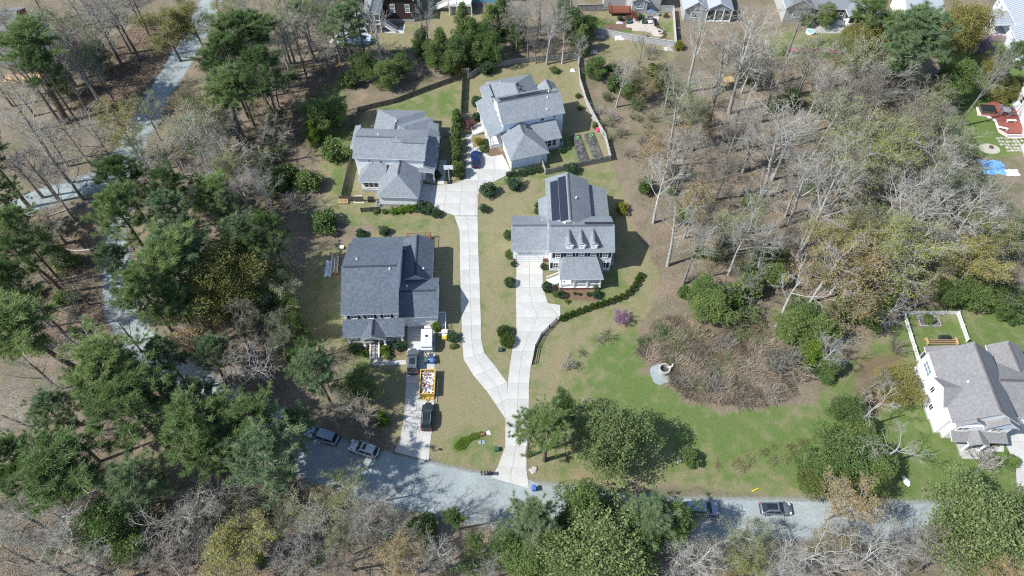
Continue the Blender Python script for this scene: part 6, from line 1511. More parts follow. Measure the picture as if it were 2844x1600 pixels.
for s in (-1, 1):
    w = bpy.data.objects.new("wheel", None); COL.objects.link(w); w.parent = t; w.location = (s*(W/2 + .02), -.1, .33); w.rotation_euler = (0, math.pi/2, 0)
    MB().cyl(0, 0, -.09, .09, .33, 16).build("tyre", M_tyre, w); MB().cyl(0, 0, -.1, .1, .18, 10).build("rim", M_rim, w)
MB().bar((-.75, -L/2 + .3, .5), (0, -L/2 - 1.0, .5), .09).bar((.75, -L/2 + .3, .5), (0, -L/2 - 1.0, .5), .09).build("tongue", M_black, t)
MB().cyl(0, -L/2 - .95, 0.0, .55, .05, 8).build("jack", M_black, t)
# yellow dumpster
M_yel = mat("yellow_steel", (0.50, 0.34, 0.08), 0.6, 0.25, 3.0)
M_yin = mat("dumpster_inside", (0.22, 0.15, 0.06), 0.8, 0.25, 3.0)
dump = z8b(197, 280, 1.2)
t = thing("dumpster", "yellow open dumpster filled with white rubble", "dumpster", (*dump, 0), math.radians(1))
W, L, Hd = 2.35, 4.35, 1.35
mb = MB()
for x0, x1, y0, y1 in ((-W/2, -W/2 + .08, -L/2, L/2), (W/2 - .08, W/2, -L/2, L/2), (-W/2 + .08, W/2 - .08, -L/2, -L/2 + .08), (-W/2 + .08, W/2 - .08, L/2 - .08, L/2)): mb.box(x0, x1, y0, y1, .15, Hd)
mb.build("wall", M_yel, t)
MB().box(-W/2 + .08, W/2 - .08, -L/2 + .08, L/2 - .08, .15, .25).build("floor", M_yin, t)
MB().box(-W/2 - .06, -W/2 + .10, -L/2 - .05, L/2 + .05, Hd, Hd + .09).box(W/2 - .10, W/2 + .06, -L/2 - .05, L/2 + .05, Hd, Hd + .09).box(-W/2 + .1, W/2 - .1, -L/2 - .05, -L/2 + .1, Hd, Hd + .09).box(-W/2 + .1, W/2 - .1, L/2 - .1, L/2 + .05, Hd, Hd + .09).build("rim", M_yel, t)
for k in range(5):
    for s in (-1, 1): MB().box(s*W/2 - (.05 if s < 0 else 0), s*W/2 + (0 if s < 0 else .05), -L/2 + .5 + k*.82, -L/2 + .62 + k*.82, .15, Hd).build("rib", M_yel, t)
MB().bar((-.55, -L/2 - .05, .2), (0, -L/2 - .75, .2), .1).bar((.55, -L/2 - .05, .2), (0, -L/2 - .75, .2), .1).box(-W/2 + .1, W/2 - .1, -L/2 - .35, -L/2, .05, .25).build("tow_frame", M_yel, t)
g = np.random.default_rng(4); mb = MB()
for k in range(230):
    x, y, z = g.uniform(-W/2 + .25, W/2 - .25), g.uniform(-L/2 + .25, L/2 - .25), g.uniform(.85, 1.22)
    d = Vector(g.normal(0, 1, 3)); d.z *= .25; d.normalize(); s = g.uniform(.1, .38); w_ = g.uniform(.08, .24)
    mb.bar(Vector((x, y, z)) - d*s, Vector((x, y, z)) + d*s, w_, g.uniform(.02, .06), int(g.choice([0, 0, 0, 0, 1, 2])))
mb.box(-W/2 + .1, W/2 - .1, -L/2 + .1, L/2 - .1, .26, .8, 1)
M_rub = mat("plaster_rubble", (0.74, 0.72, 0.72), 0.9, 0.12, 3.0)
o = mb.build("rubble", [M_rub, mat("grey_rubble", (0.30, 0.29, 0.29), .9, .2, 3.0), mat("rust_rubble", (0.36, 0.17, 0.12), .9, .2, 3.0)], None, (*dump, 0), rz=math.radians(1))
tag(o, "white plaster rubble heaped inside the yellow dumpster", "rubble", kind="stuff")
# wheeled bins
def bin_(label, p, col, rz=0.0, hgt=1.05, grp=None):
    t = thing("wheeled_bin", label, "bin", (*p, 0), rz, grp)
    M = mat("bin_" + "_".join(str(round(c, 3)) for c in col), col, 0.45, 0.06, 3.0)
    MB().hexa([(-.24, -.26, .08), (.24, -.26, .08), (.24, .24, .08), (-.24, .24, .08)], [(-.30, -.34, hgt), (.30, -.34, hgt), (.30, .34, hgt), (-.30, .34, hgt)]).build("tub", M, t)
    MB().hexa([(-.33, -.38, hgt), (.33, -.38, hgt), (.33, .38, hgt), (-.33, .38, hgt)], [(-.25, -.30, hgt + .10), (.25, -.30, hgt + .10), (.25, .34, hgt + .10), (-.25, .34, hgt + .10)]).build("lid", M, t)
    MB().tube([(-.26, .42, hgt - .05), (.26, .42, hgt - .05)], .03, 6).build("handle", M, t)
    for s in (-1, 1):
        w = MB().cyl(0, 0, -.04, .04, .13, 12).build("wheel", M_tyre, t, (s*.26, .26, .13)); w.rotation_euler = (0, math.pi/2, 0)
    return t
bin_("charcoal wheeled bin at the camper trailer's tongue", z2b(1915, 930, .9), (0.06, 0.065, 0.08), .2)
bin_("dark green wheeled bin beside the blue bin near the dumpster", z2b(1828, 1000, .9), (0.06, 0.12, 0.11), 0)
bin_("bright blue wheeled bin beside the green bin near the dumpster", z2b(1928, 1005, .9), (0.07, 0.20, 0.62), .05)
bin_("blue wheeled bin standing where the long drive meets the street", D(1343, 1228, .8), (0.07, 0.15, 0.52), .1)
bin_("blue wheeled bin at the bend of the lane in the top left woods", D(377, 248, .8), (0.02, 0.05, 0.42), .5)
# white sheet over yellow crates, potted board, pole, lumber, table
t = thing("crate_stack", "yellow crates with a white board on top beside the camper", "crates", (*z2b(2150, 580, .3), 0), 0)
for k in range(3): MB().box(-.45, .45, -.62 + k*.40, -.25 + k*.40, 0, .55).box(-.47, .47, -.64 + k*.40, -.23 + k*.40, .5, .58).build("crate", M_yel if k == 0 else mat("yellow_crate", (0.62, 0.52, 0.03), .5, .1, 3.), t)
MB().box(-.48, .50, .10, 1.3, .35, .60).build("white_board", M_trim, t)
o = MB().box(-.07, .07, -2.0, 2.0, .02, .14).box(-.09, .09, -2.0, -1.9, .02, .2).build("gutter_pipe", M_alu, None, (*z8b(291, 365), 0)); tag(o, "long pale gutter pipe lying beside the dumpster", "pipe")
o = MB().box(-.6, .6, -.25, .25, .85, .92).box(-.55, -.45, -.2, .2, 0, .85).box(.45, .55, -.2, .2, 0, .85).build("white_bench", M_trim, None, (*z2b(1860, 430, .5), 0)); tag(o, "white work bench at the garage door of the dark-roofed house", "bench")
z1b = Zm(900, 640, 6.44)
t = thing("lumber_pile", "long planks stacked on trestles left of the dark-roofed house", "lumber", (*z1b(185, 600, .5), 0), math.radians(4))
for k in range(7): MB().box(-.62 + k*.19, -.48 + k*.19, -2.5 + (k*37 % 7)*.12, 2.4 - (k*23 % 5)*.25, .42 + .05*(k % 2), .5 + .05*(k % 2)).build("plank", M_wood if k % 3 else M_trim, t)
for y in (-1.8, 0, 1.8): MB().box(-.8, .8, y - .06, y + .06, .3, .40).box(-.7, -.6, y - .05, y + .05, 0, .3).box(.6, .7, y - .05, y + .05, 0, .3).build("trestle", M_grey, t)
def tarp(name, label, c, sx, sy, m, seed, hgt=.35, rz=0.):
    g_ = random.Random(seed); n = 12; mb = MB(); vs = []
    for j in range(n + 1):
        for i in range(n + 1):
            u, v = i/n*2 - 1, j/n*2 - 1; e = 1 - .18*abs(math.sin(3*math.atan2(v, u) + seed))
            vs.append((u*sx*e, v*sy*e, max(.015, hgt*(1 - max(abs(u), abs(v))**2) * (0.6 + .6*g_.random()) + .03*g_.random())))
    mb.v = vs
    for j in range(n):
        for i in range(n):
            a = j*(n + 1) + i; mb.f.append((a, a + 1, a + n + 2, a + n + 1)); mb.m.append(0)
    return tag(mb.build(name, m, None, (*c, 0), rz=rz), label, "sheet")
M_plas = mat("plastic_sheet", (0.62, 0.66, 0.72), 0.3, 0.2, 3.0)
tarp("plastic_sheet", "crumpled clear plastic sheet beside the lumber pile", z1b(80, 680), .75, 2.0, M_plas, 3, .3)
t = thing("side_table", "small white table near the rear corner of the dark-roofed house", "table", (*z1b(315, 300, .4), 0))
MB().box(-.35, .35, -.35, .35, .42, .48).build("top", M_trim, t)
for sx in (-1, 1):
    for sy in (-1, 1): MB().box(sx*.28 - .03, sx*.28 + .03, sy*.28 - .03, sy*.28 + .03, 0, .42).build("leg", M_trim, t)

# ------------------------------------------------------------------ fences
def board_panel(m, style):
    mb = MB()
    if style == 'rail':
        for z in (.35, .75, 1.12): mb.box(-.5, .5, -.02, .02, z - .07, z + .07)
    elif style == 'picket':
        for k in range(14): mb.box(-.5 + k/14 + .006, -.5 + (k + 1)/14 - .02, -.012, .012, .08, 1.12)
        mb.box(-.5, .5, .012, .04, .25, .35).box(-.5, .5, .012, .04, .9, 1.0)
    elif style == 'cap':
        for k in range(9): mb.box(-.5, .5, -.014 + .004*(k % 2), .014 + .004*(k % 2), .08 + k*.18, .25 + k*.18)
        mb.box(-.5, .5, -.09, .09, 1.72, 1.78)
    else:
        for k in range(16): mb.box(-.5 + k/16 + .003, -.5 + (k + 1)/16 - .003, -.012 + .006*(k % 2), .012 + .006*(k % 2), .05, 1.62 + .05*((k*7) % 5)/5)
        for z in (.35, 1.35): mb.box(-.5, .5, .018, .06, z, z + .09)
    return mb.mesh("fence_panel", m)
def post_mesh(m, h, w=.11):
    return MB().box(-w/2, w/2, -w/2, w/2, -.1, h).hexa([(-w*.6, -w*.6, h), (w*.6, -w*.6, h), (w*.6, w*.6, h), (-w*.6, w*.6, h)], [(-.01, -.01, h + .07), (.01, -.01, h + .07), (.01, .01, h + .07), (-.01, .01, h + .07)]).mesh("fence_post", m)
def fence(label, pts, m, style='board', h=1.75, step=2.4, name="fence"):
    root = thing(name, label, "fence", (*pts[0], 0)); o0 = Vector((*pts[0], 0))
    pm, po = board_panel(m, style), post_mesh(m, h)
    hs = {'rail': 1.0, 'picket': 1.0, 'cap': h/1.75, 'board': h/1.75}[style]
    for a, b in zip(pts[:-1], pts[1:]):
        a, b = Vector((*a, 0)), Vector((*b, 0)); d = b - a; n = max(1, round(d.length/step)); ang = math.atan2(d.y, d.x)
        for k in range(n):
            p, q = a + d*(k/n), a + d*((k + 1)/n)
            obj("panel", pm, root, (p + q)/2 - o0 + Vector((0, 0, rnd.uniform(-.02, .02))), ang, ((q - p).length - .06, 1, hs))
            obj("post", po, root, p - o0, ang)
    obj("post", po, root, Vector((*pts[-1], 0)) - o0)
    return root
M_wht = mat("white_vinyl", (0.80, 0.81, 0.82), 0.5, 0.03, 3.0)
M_pgrey = mat("pale_grey_boards", (0.50, 0.51, 0.51), 0.9, 0.15, 5.0, col2=(0.42, 0.43, 0.43))
fence("dark board fence on the left side of the grey-roofed house", [z1(160,1140), z1(230,840), z1(300,400)], M_dkwood)
fence("dark open fence running behind the grey-roofed house to the corner", [z1(300,400), z1(600,330), z1(900,215), z1(1165,120)], M_dkwood, 'board', 1.4)
fence("dark board fence between the two rear yards", [z1(1185,110), z1(1170,420)], M_dkwood)
fence("short grey fence from the yard divider to the pale blue house", [z1(1165,470), z1(1255,465)], M_grey)
fence("short dark fence with stacked frame left of the grey-roofed house", [z1(140,1160), z1(335,1165)], M_dkwood, 'board', 1.5)
fence("dark screen fence around the air conditioner", [z1(318,1255), z1(486,1245)], M_dkwood, 'board', 1.3)
fence("short fence closing the gap beside the hedge", [z1(1020,612), z1(1078,612)], M_grey, 'board', 1.5)
fence("pale weathered fence curving along the right side of the pale blue house yard", [D(1453,150), D(1458,210), D(1474,262), D(1498,310), D(1522,352), D(1535,405)], M_pgrey)
fence("grey board fence between the pale blue house and the house with dormers", [D(1535,405), D(1462,420), D(1372,440)], M_grey)
fence("short fence return beside the pale blue garage", [D(1372,440), D(1362,412)], M_grey)
fence("weathered rear fence with open rails behind the pale blue house", [D(1178,200), D(1215,175), D(1300,160), D(1380,152), D(1453,148)], M_grey, 'board', 1.5)
kz = Zm(1600, 0, 6.44)
fence("long pale fence along the front of the patio yard", [kz(215,590), kz(1000,740), kz(1770,860)], M_pgrey, 'cap')
fence("pale fence on the right side of the patio yard", [kz(1770,860), kz(1725,230)], M_pgrey, 'cap')
fence("short fence between the patio yard house and its right side fence", [kz(1725,225), kz(1500,225)], M_pgrey, 'cap')
fence("short fence on the left of the patio yard house", [kz(20,205), kz(480,190)], M_grey, 'cap')
fence("dark three-rail fence below the brown house lawn", [fz(-200,830), fz(780,880), fz(1500,880)], M_dkwood, 'rail', 1.25)
fence("tall dark stacked-wood fence right of the brown house lawn", [fz(1520,880), fz(1600,440)], M_dkwood, 'board', 1.5)
fence("white picket fence around the yard of the corner house", [e1(240,590), e1(95,125), e1(640,122), e1(735,400)], M_wht, 'picket', 1.2, name="picket_fence")
fence("black rail fence on the retaining edge of the right driveway", [z2(1850,835), z2(1730,955), z2(1680,1050), z2(1655,1180)], M_black, 'rail', 1.2)
o = MB()
wl = [z2(1880,805), z2(1842,842), z2(1722,957), z2(1674,1052), z2(1648,1160), z2(1642,1185)]
for a, b in zip(wl[:-1], wl[1:]): o.bar((*a, .1), (*b, .1), .28, .42)
tag(o.build("retaining_wall", M_conc), "low concrete retaining wall edging the right driveway", "wall")

# ------------------------------------------------------------------ yard things
def ac_unit(label, p, rz=0.):
    t = thing("air_conditioner", label, "air conditioner", (*p, 0), rz)
    MB().box(-.55, .55, -.55, .55, 0, .08).build("pad", M_found, t)
    MB().box(-.42, .42, -.42, .42, .08, .85).build("case", mat("ac_case", (0.45, 0.47, 0.48), .5, .1, 6.), t)
    MB().cyl(0, 0, .85, .88, .36, 20).build("fan_grille", M_black, t); MB().cyl(0, 0, .88, .92, .40, 20, r2=.38).cyl(0, 0, .88, .93, .08, 10).build("fan_ring", M_trim, t) if False else MB().cyl(0, 0, .88, .91, .10, 12).build("fan_hub", M_alu, t)
    return t
ac_unit("upper of two white air conditioners right of the house with dormers", D(1537, 635, .8)); ac_unit("lower of two white air conditioners right of the house with dormers", D(1537, 654, .8)); ac_unit("round-topped air conditioner beside the pale blue house annex", D(1410, 356, .8), .27)
ac_unit("air conditioner on the patio yard house pad", kz(1455,225,.8))
ac_unit("air conditioner behind the screen fence of the grey-roofed house", z1(462,1180,.6))
t = thing("gas_grill", "dark covered grill beside the screen fence of the grey-roofed house", "grill", (*z1(400,1150,.5), 0))
MB().box(-.6, .6, -.3, .3, .1, .85).hexa([(-.62, -.34, .85), (.62, -.34, .85), (.62, .34, .85), (-.62, .34, .85)], [(-.5, -.1, 1.15), (.5, -.1, 1.15), (.5, .28, 1.15), (-.5, .28, 1.15)]).build("cover", M_black, t)
t = thing("soccer_goal", "small white goal frame lying on the grass left of the grey-roofed house", "goal", (*z1(295,1145), 0))
g0, g1_, g2, g3 = (Vector((*z1(*q), 0)) - Vector((*z1(295,1145), 0)) for q in ((255,1120), (325,1118), (338,1178), (258,1178)))
for a, b in ((g0, g1_), (g1_, g2), (g2, g3), (g3, g0)): MB().tube([a + Vector((0, 0, .06)), b + Vector((0, 0, .06))], .06, 8).build("bar", M_trim, t)
t = thing("pallet_stack", "pale wooden frame leaning at the fence corner", "pallet", (*z1(165,1165,.3), 0))
for k in range(3): MB().box(-.9, .9, -.5 + k*.36, -.28 + k*.36, .30 + k*.12, .38 + k*.12).build("board", M_wood, t)
for x in (-.8, 0, .8): MB().bar((x, -.5, .15), (x, .45, .6), .1).build("bearer", M_wood, t)
t = thing("basketball_hoop", "portable basketball hoop at the end of the hedge", "hoop", (*z1(1068,1000), 0), math.radians(90))
MB().box(-.55, .55, -.4, .4, 0, .25).build("base", M_black, t); MB().bar((0, 0, .2), (.55, 0, 3.3), .12).build("pole", M_alu, t)
MB().box(.6, .66, -.9, .9, 2.9, 3.95).build("backboard", M_trim, t); MB().tube([(.9 + .23*math.cos(a), .23*math.sin(a), 3.05) for a in [i*.5236 for i in range(13)]], .02, 5).build("rim", M_tail, t)
t = thing("garden_bed", "two netted black garden rows beside the curving fence", "garden bed", (*D(1478, 373), 0), math.radians(12))
M_net = mat("weed_cloth", (0.05, 0.05, 0.055), .9, .3, 3., col2=(.12, .12, .10))
for x in (-1.5, 1.5): MB().hexa([(x - 1.15, -4.6, 0), (x + 1.0, -4.6, 0), (x + 1.1, 4.2, 0), (x - 1.2, 4.2, 0)], [(x - .9, -4.4, .22), (x + .8, -4.4, .22), (x + .9, 4.0, .22), (x - 1.0, 4.0, .22)]).build("row_cover", M_net, t)
for x in (-1.3, 1.7): MB().tube([(x + .33*math.cos(a), 3.2 + .33*math.sin(a), .3) for a in [i*.5236 for i in range(13)]], .06, 6).build("hose_ring", mat("green_hose", (.25, .55, .2), .5, .1, 3.), t)
tag(MB().box(-.5, .5, -.25, .25, .05, .3).hexa([(-.5, -.25, .3), (.5, -.25, .3), (.5, .25, .3), (-.5, .25, .3)], [(-.1, -.2, .55), (.35, -.2, .55), (.35, .2, .55), (-.1, .2, .55)]).build("toy_wagon", mat("pink_plastic", (.75, .06, .16), .4, .05, 2.), None, (*D(1503, 328), 0), rz=1.9), "bright pink toy wagon by the curving fence", "toy")
t = thing("garden_table", "grey potting table with plants against the curving fence", "table", (*D(1494, 308), 0), 1.9)
MB().box(-.9, .9, -.35, .35, .75, .82).build("top", M_grey, t)
for x in (-.8, .8): MB().box(x - .05, x + .05, -.3, .3, 0, .75).build("leg", M_grey, t)
tarp("white_bundle", "white bundle of cloth in the corner of the pale blue house yard", D(1441, 178), .6, .5, M_trim, 2, .5); tarp("grey_bundle", "pale covered heap in the fence corner behind the grey-roofed house", D(967, 306), .9, .5, M_plas, 5, .8, .3)
t = thing("garden_gate", "white louvred gate frame at the corner of the two rear yards", "gate", (*D(1171, 188), 0), 0)
for k in range(5): MB().box(-.75, .75, -.03, .03, .2 + k*.33, .42 + k*.33).build("slat", M_pgrey, t)
for x in (-.8, .8): MB().box(x - .05, x + .05, -.05, .05, 0, 1.95).build("post", M_pgrey, t)
t = thing("garden_shed", "small dark lean-to shed on the rear fence among the pines", "shed", (*D(1246, 158), 0), 0)
MB().box(-1.3, 1.3, -.7, .7, 0, 1.5).build("wall", M_dkwood, t); MB().hexa([(-1.5, -.9, 1.5), (1.5, -.9, 1.5), (1.5, .9, 1.9), (-1.5, .9, 1.9)], [(-1.5, -.9, 1.58), (1.5, -.9, 1.58), (1.5, .9, 1.98), (-1.5, .9, 1.98)]).build("roof", M_grey, t); MB().box(-1.0, 1.0, -.75, -.7, .2, .9).build("shelf", M_trim, t)
# basin drain, gravel apron, play things
t = thing("drain_riser", "round concrete drain riser standing on pale gravel at the reed basin", "drain", (*D(1671, 930, .6), 0))
mb = MB(); n = 24
for i in range(n):
    a, b = 2*math.pi*i/n, 2*math.pi*(i + 1)/n; ro, ri = .95, .72
    mb.hexa([(ro*math.cos(a), ro*math.sin(a), 0), (ro*math.cos(b), ro*math.sin(b), 0), (ri*math.cos(b), ri*math.sin(b), 0), (ri*math.cos(a), ri*math.sin(a), 0)], [(ro*math.cos(a), ro*math.sin(a), 1.1), (ro*math.cos(b), ro*math.sin(b), 1.1), (ri*math.cos(b), ri*math.sin(b), 1.1), (ri*math.cos(a), ri*math.sin(a), 1.1)])
mb.build("ring", M_found, t); MB().cyl(0, 0, .02, .25, .7, 20).build("debris_floor", M_net, t); MB().tube([(.7, .1, 1.0), (1.3, .4, 1.15), (1.5, .9, .9)], .12, 8).build("pipe", M_trim, t)
g = np.random.default_rng(3); cg = D(1668, 938); mb = MB(); pts = []
for i in range(30):
    a = i/30*6.283; q = 2.0*(1 + .16*math.sin(2*a + 1) + .08*math.sin(5*a) + g.normal(0, .03)); pts.append((cg[0] + q*math.cos(a)*.95, cg[1] + q*math.sin(a)*1.15, .006))
tag(MB().poly(pts).build("gravel_apron", M_gravel), kind="structure")
t = thing("play_set", "wooden climbing frame with a dark green slide under the bare trees", "play set", (*D(1822, 222), 0), .3)
for x in (-1.0, 1.0):
    for y in (-.9, .9): MB().box(x - .07, x + .07, y - .07, y + .07, 0, 2.6).build("post", M_wood, t)
MB().box(-1.1, 1.1, -1.0, 1.0, 1.4, 1.5).build("platform", M_wood, t)
MB().hexa([(-1.2, -1.1, 2.5), (1.2, -1.1, 2.5), (1.2, 1.1, 2.5), (-1.2, 1.1, 2.5)], [(-1.2, -.05, 3.2), (1.2, -.05, 3.2), (1.2, .05, 3.2), (-1.2, .05, 3.2)]).build("canopy", mat("canopy_wood", (.52, .36, .15), .8, .15, 4.), t)
MB().hexa([(-1.1, -.3, 1.35), (-3.4, -1.2, .2), (-3.2, -1.8, .2), (-1.1, -.9, 1.35)], [(-1.1, -.3, 1.55), (-3.4, -1.2, .4), (-3.2, -1.8, .4), (-1.1, -.9, 1.55)]).build("slide", mat("slide_green", (.03, .13, .11), .4, .05, 2.), t)
t = thing("sandbox_frame", "square log frame on the ground left of the climbing frame", "frame", (*D(1797, 216), 0), .1)
for a, b in (((-3, 2.6, .1), (3, 2.6, .1)), ((-3, 2.6, .1), (-3, -2.8, .1))): MB().bar(a, b, .2).build("log", M_grey, t)
t = thing("lawn_chair", "turquoise lawn chair left of the climbing frame", "chair", (*D(1744, 210), 0), 2.6)
M_tq = mat("turquoise_plastic", (.05, .42, .42), .4, .05, 2.)
MB().box(-.3, .3, -.3, .3, .35, .42).build("seat", M_tq, t); MB().hexa([(-.3, .24, .4), (.3, .24, .4), (.3, .3, .4), (-.3, .3, .4)], [(-.3, .45, 1.0), (.3, .45, 1.0), (.3, .5, 1.0), (-.3, .5, 1.0)]).build("backrest", M_tq, t)
for sx in (-.26, .26):
    for sy in (-.26, .26): MB().box(sx - .03, sx + .03, sy - .03, sy + .03, 0, .35).build("leg", M_tq, t)
# street side: mailboxes, marker posts, rocks, culverts
def mailbox(label, p, rz=0.):
    t = thing("mailbox", label, "mailbox", (*p, 0), rz)
    MB().box(-.05, .05, -.05, .05, 0, 1.1).build("post", M_black, t)
    o = MB(); n = 10; prof = [(-.11, 0), (-.11, .14)] + [(-.11*math.cos(math.pi*i/8), .14 + .11*math.sin(math.pi*i/8)) for i in range(1, 8)] + [(.11, .14), (.11, 0)]
    o.hexa([(x, -.3, 1.1 + z) for x, z in prof], [(x, .25, 1.1 + z) for x, z in prof]); o.build("box", M_black, t)
    MB().box(.12, .14, -.1, .1, 1.2, 1.3).build("flag", M_tail, t)
for i, x in enumerate((1212, 1220, 1227, 1234)): mailbox(["leftmost", "second", "third", "rightmost"][i] + " of four black mailboxes beside the long drive" if i in (0, 3) else ["", "second", "third"][i] + " from left of four black mailboxes beside the long drive", D(x, 1196), .1)
mailbox("single black mailbox at the end of the dark-roofed house's driveway", D(1090, 1135), 1.2); mailbox("black mailbox beside the lower street trees", D(1526, 1222), 1.0)
def rock(label, p, s, m, seed, name="rock", cat="rock", grp=None):
    g = random.Random(seed); bm = bmesh.new(); bmesh.ops.create_icosphere(bm, subdivisions=2, radius=1)
    for v in bm.verts: v.co = v.co*(1 + g.uniform(-.22, .22))
    for v in bm.verts: v.co = Vector((v.co.x*s[0], v.co.y*s[1], max(-.05, v.co.z*s[2])))
    me = bpy.data.meshes.new(name); bm.to_mesh(me); bm.free(); me.materials.append(m)
    return tag(obj(name, me, None, (*p, 0), g.uniform(0, 6)), label, cat, grp)
M_rock = mat("rock", (0.42, 0.40, 0.37), .9, .2, 3., .4)
g = random.Random(9)
for k in range(6): rock(["largest", "leftmost", "topmost", "darkest", "lowest", "rightmost"][k] + " pale rock in the heap right of the long drive's mouth", D(1340 + g.uniform(-7, 7), 1187 + g.uniform(-8, 8)), (g.uniform(.25, .5),)*2 + (.3,), M_rock, k, grp="rocks at the drive mouth")
rock("white utility cover on the lawn below the corner house", D(2280, 1211), (.75, .45, .35), M_trim, 30, "utility_cover", "cover")
rock("pale flat stone by the small bush on the right lawn", D(1710, 1158), (.6, .4, .25), M_rock, 31)
for k, (x, y) in enumerate([(2095, 937), (2100, 932), (2108, 928)]): rock(["left", "middle", "right"][k] + " of three pale stones at the end of the reed basin", D(x, y), (.4, .35, .3), M_rock, 40 + k, grp="stones at the basin end")
tag(MB().tube([(-.5, 0, .1), (0, .25, .14), (.5, .45, .09)], .09, 8).build("yellow_pipe", mat("yellow_plastic", (.75, .62, .03), .4, .05, 2.), None, (*D(1900, 1237), 0)), "short yellow pipe lying on the grass above the gravel street", "pipe")
for k, (x, y, lab) in enumerate([(1259, 882, "small green utility box on the strip between the drives"), (1250, 1132, "small dark green utility box beside the long drive's lower end")]):
    tag(MB().box(-.35, .35, -.3, .3, 0, .55).hexa([(-.38, -.33, .55), (.38, -.33, .55), (.38, .33, .55), (-.38, .33, .55)], [(-.3, -.25, .66), (.3, -.25, .66), (.3, .25, .66), (-.3, .25, .66)]).build("utility_box", mat("utility_green", (.04, .09, .07), .5, .1, 3.), None, (*D(x, y), 0)), lab, "box")
t = thing("culvert_end", "white flared culvert end in the ditch between the driveways", "culvert", (*D(1228, 1090), 0), .3)
MB().hexa([(-.3, -.22, 0), (.35, -.42, 0), (.35, .42, 0), (-.3, .22, 0)], [(-.3, -.22, .3), (.35, -.42, .06), (.35, .42, .06), (-.3, .22, .3)]).build("apron", M_trim, t); MB().tube([(-1.2, 0, .15), (-.55, 0, .15)], .28, 12).build("pipe", M_brick, t)
for k, (x, y) in enumerate([(1208, 1113), (1215, 1113)]): tag(MB().box(-.28, .28, -.28, .28, .0, .06).build("stone_slab", mat("blue_slab", (.26, .32, .38), .8, .1, 3.), None, (*D(x, y), 0), rz=.2), ["left", "right"][k] + " of two blue-grey paving stones in the grass by the ditch", "slab")
# patio of the grey house with the deck
def flat(name, poly, m, z=.03): return tag(MB().prism(poly, .0, z).build(name, m), kind="structure")
M_pav = mat("paver", (0.47, 0.42, 0.37), .9, .08, 4., .2, var2=.05)
flat("patio", [kz(1010,310), kz(1280,310), kz(1290,300), kz(1480,300), kz(1470,470), kz(1560,500), kz(1615,570), kz(1600,630), kz(1520,660), kz(1400,650), kz(1330,590), kz(1240,565), kz(1005,550), kz(1000,500), kz(895,490), kz(900,430), kz(1010,430)], M_pav)
t = thing("fire_pit", "round stone fire pit at the end of the paved patio", "fire pit", (*kz(1495,590), 0))
mb = MB()
for i in range(n := 20):
    a, b = 2*math.pi*i/n, 2*math.pi*(i + 1)/n; ro, ri = .75, .5
    mb.hexa([(ro*math.cos(a), ro*math.sin(a), 0), (ro*math.cos(b), ro*math.sin(b), 0), (ri*math.cos(b), ri*math.sin(b), 0), (ri*math.cos(a), ri*math.sin(a), 0)], [(ro*math.cos(a), ro*math.sin(a), .5), (ro*math.cos(b), ro*math.sin(b), .5), (ri*math.cos(b), ri*math.sin(b), .5), (ri*math.cos(a), ri*math.sin(a), .5)])
mb.build("ring", mat("pit_stone", (.5, .45, .41), .9, .15, 5.), t); MB().cyl(0, 0, .05, .3, .49, 16).build("ash_bed", M_net, t)
def sofa(label, p, w, d, rz, col):
    t = thing("patio_sofa", label, "sofa", (*p, 0), rz)
    m = mat("sofa_" + str(col[0]), col, .8, .1, 4.)
    MB().box(-w/2, w/2, -d/2, d/2, .1, .42).build("seat", m, t); MB().box(-w/2, w/2, d/2 - .18, d/2, .42, .85).build("backrest", m, t)
    for s in (-1, 1): MB().box(s*w/2 - .1, s*w/2 + .1, -d/2, d/2, .1, .62).build("armrest", m, t)
sofa("dark green covered armchair left on the patio", kz(1225,380,.4), 1.0, 1.2, 1.5, (.05, .08, .06)); sofa("black covered sofa right on the patio", kz(1425,400,.4), 2.0, .9, 1.62, (.035, .04, .045)); sofa("grey bench along the top of the patio", kz(1325,320,.4), 1.3, .6, 0, (.16, .18, .20)); sofa("teal garden chair left of the patio", kz(950,385,.4), 1.0, .8, .3, (.06, .12, .12))
t = thing("patio_table", "small white table between the two patio seats", "table", (*kz(1320,390,.4), 0)); MB().box(-.38, .38, -.38, .38, .38, .44).build("top", M_trim, t); MB().box(-.1, .1, -.1, .1, 0, .38).build("leg", M_alu, t)
t = thing("grill_island", "grey outdoor grill counter by the patio house wall", "grill", (*kz(1335,235,.5), 0)); MB().box(-.9, .9, -.45, .45, 0, .95).build("counter", M_alu, t); MB().hexa([(-.5, -.35, .95), (.5, -.35, .95), (.5, .35, .95), (-.5, .35, .95)], [(-.5, -.1, 1.3), (.5, -.1, 1.3), (.5, .3, 1.3), (-.5, .3, 1.3)]).build("hood", mat("blue_cover", (.10, .20, .38), .6, .1, 3.), t)
tarp("lavender_bush_cover", "pale lilac covers in the mulch bed left of the patio", kz(780,415), .9, .4, mat("lilac_cover", (.60, .55, .68), .8, .1, 4.), 4, .4)
tarp("white_tarp", "white tarp hanging over the middle of the patio fence", kz(785,690), 1.3, .7, M_trim, 7, 1.0); tarp("white_stone_heap", "heap of white stones outside the right corner of the patio fence", kz(1655,880), 1.3, .9, M_rock, 9, .5); tarp("white_stone_pile", "pile of white stones right of the rear fence post", kz(300,930), 1.2, .8, M_rock, 11, .5); tarp("pale_debris", "pale debris heap outside the left corner of the patio fence", kz(430,660), 1.4, .6, M_rock, 13, .5)
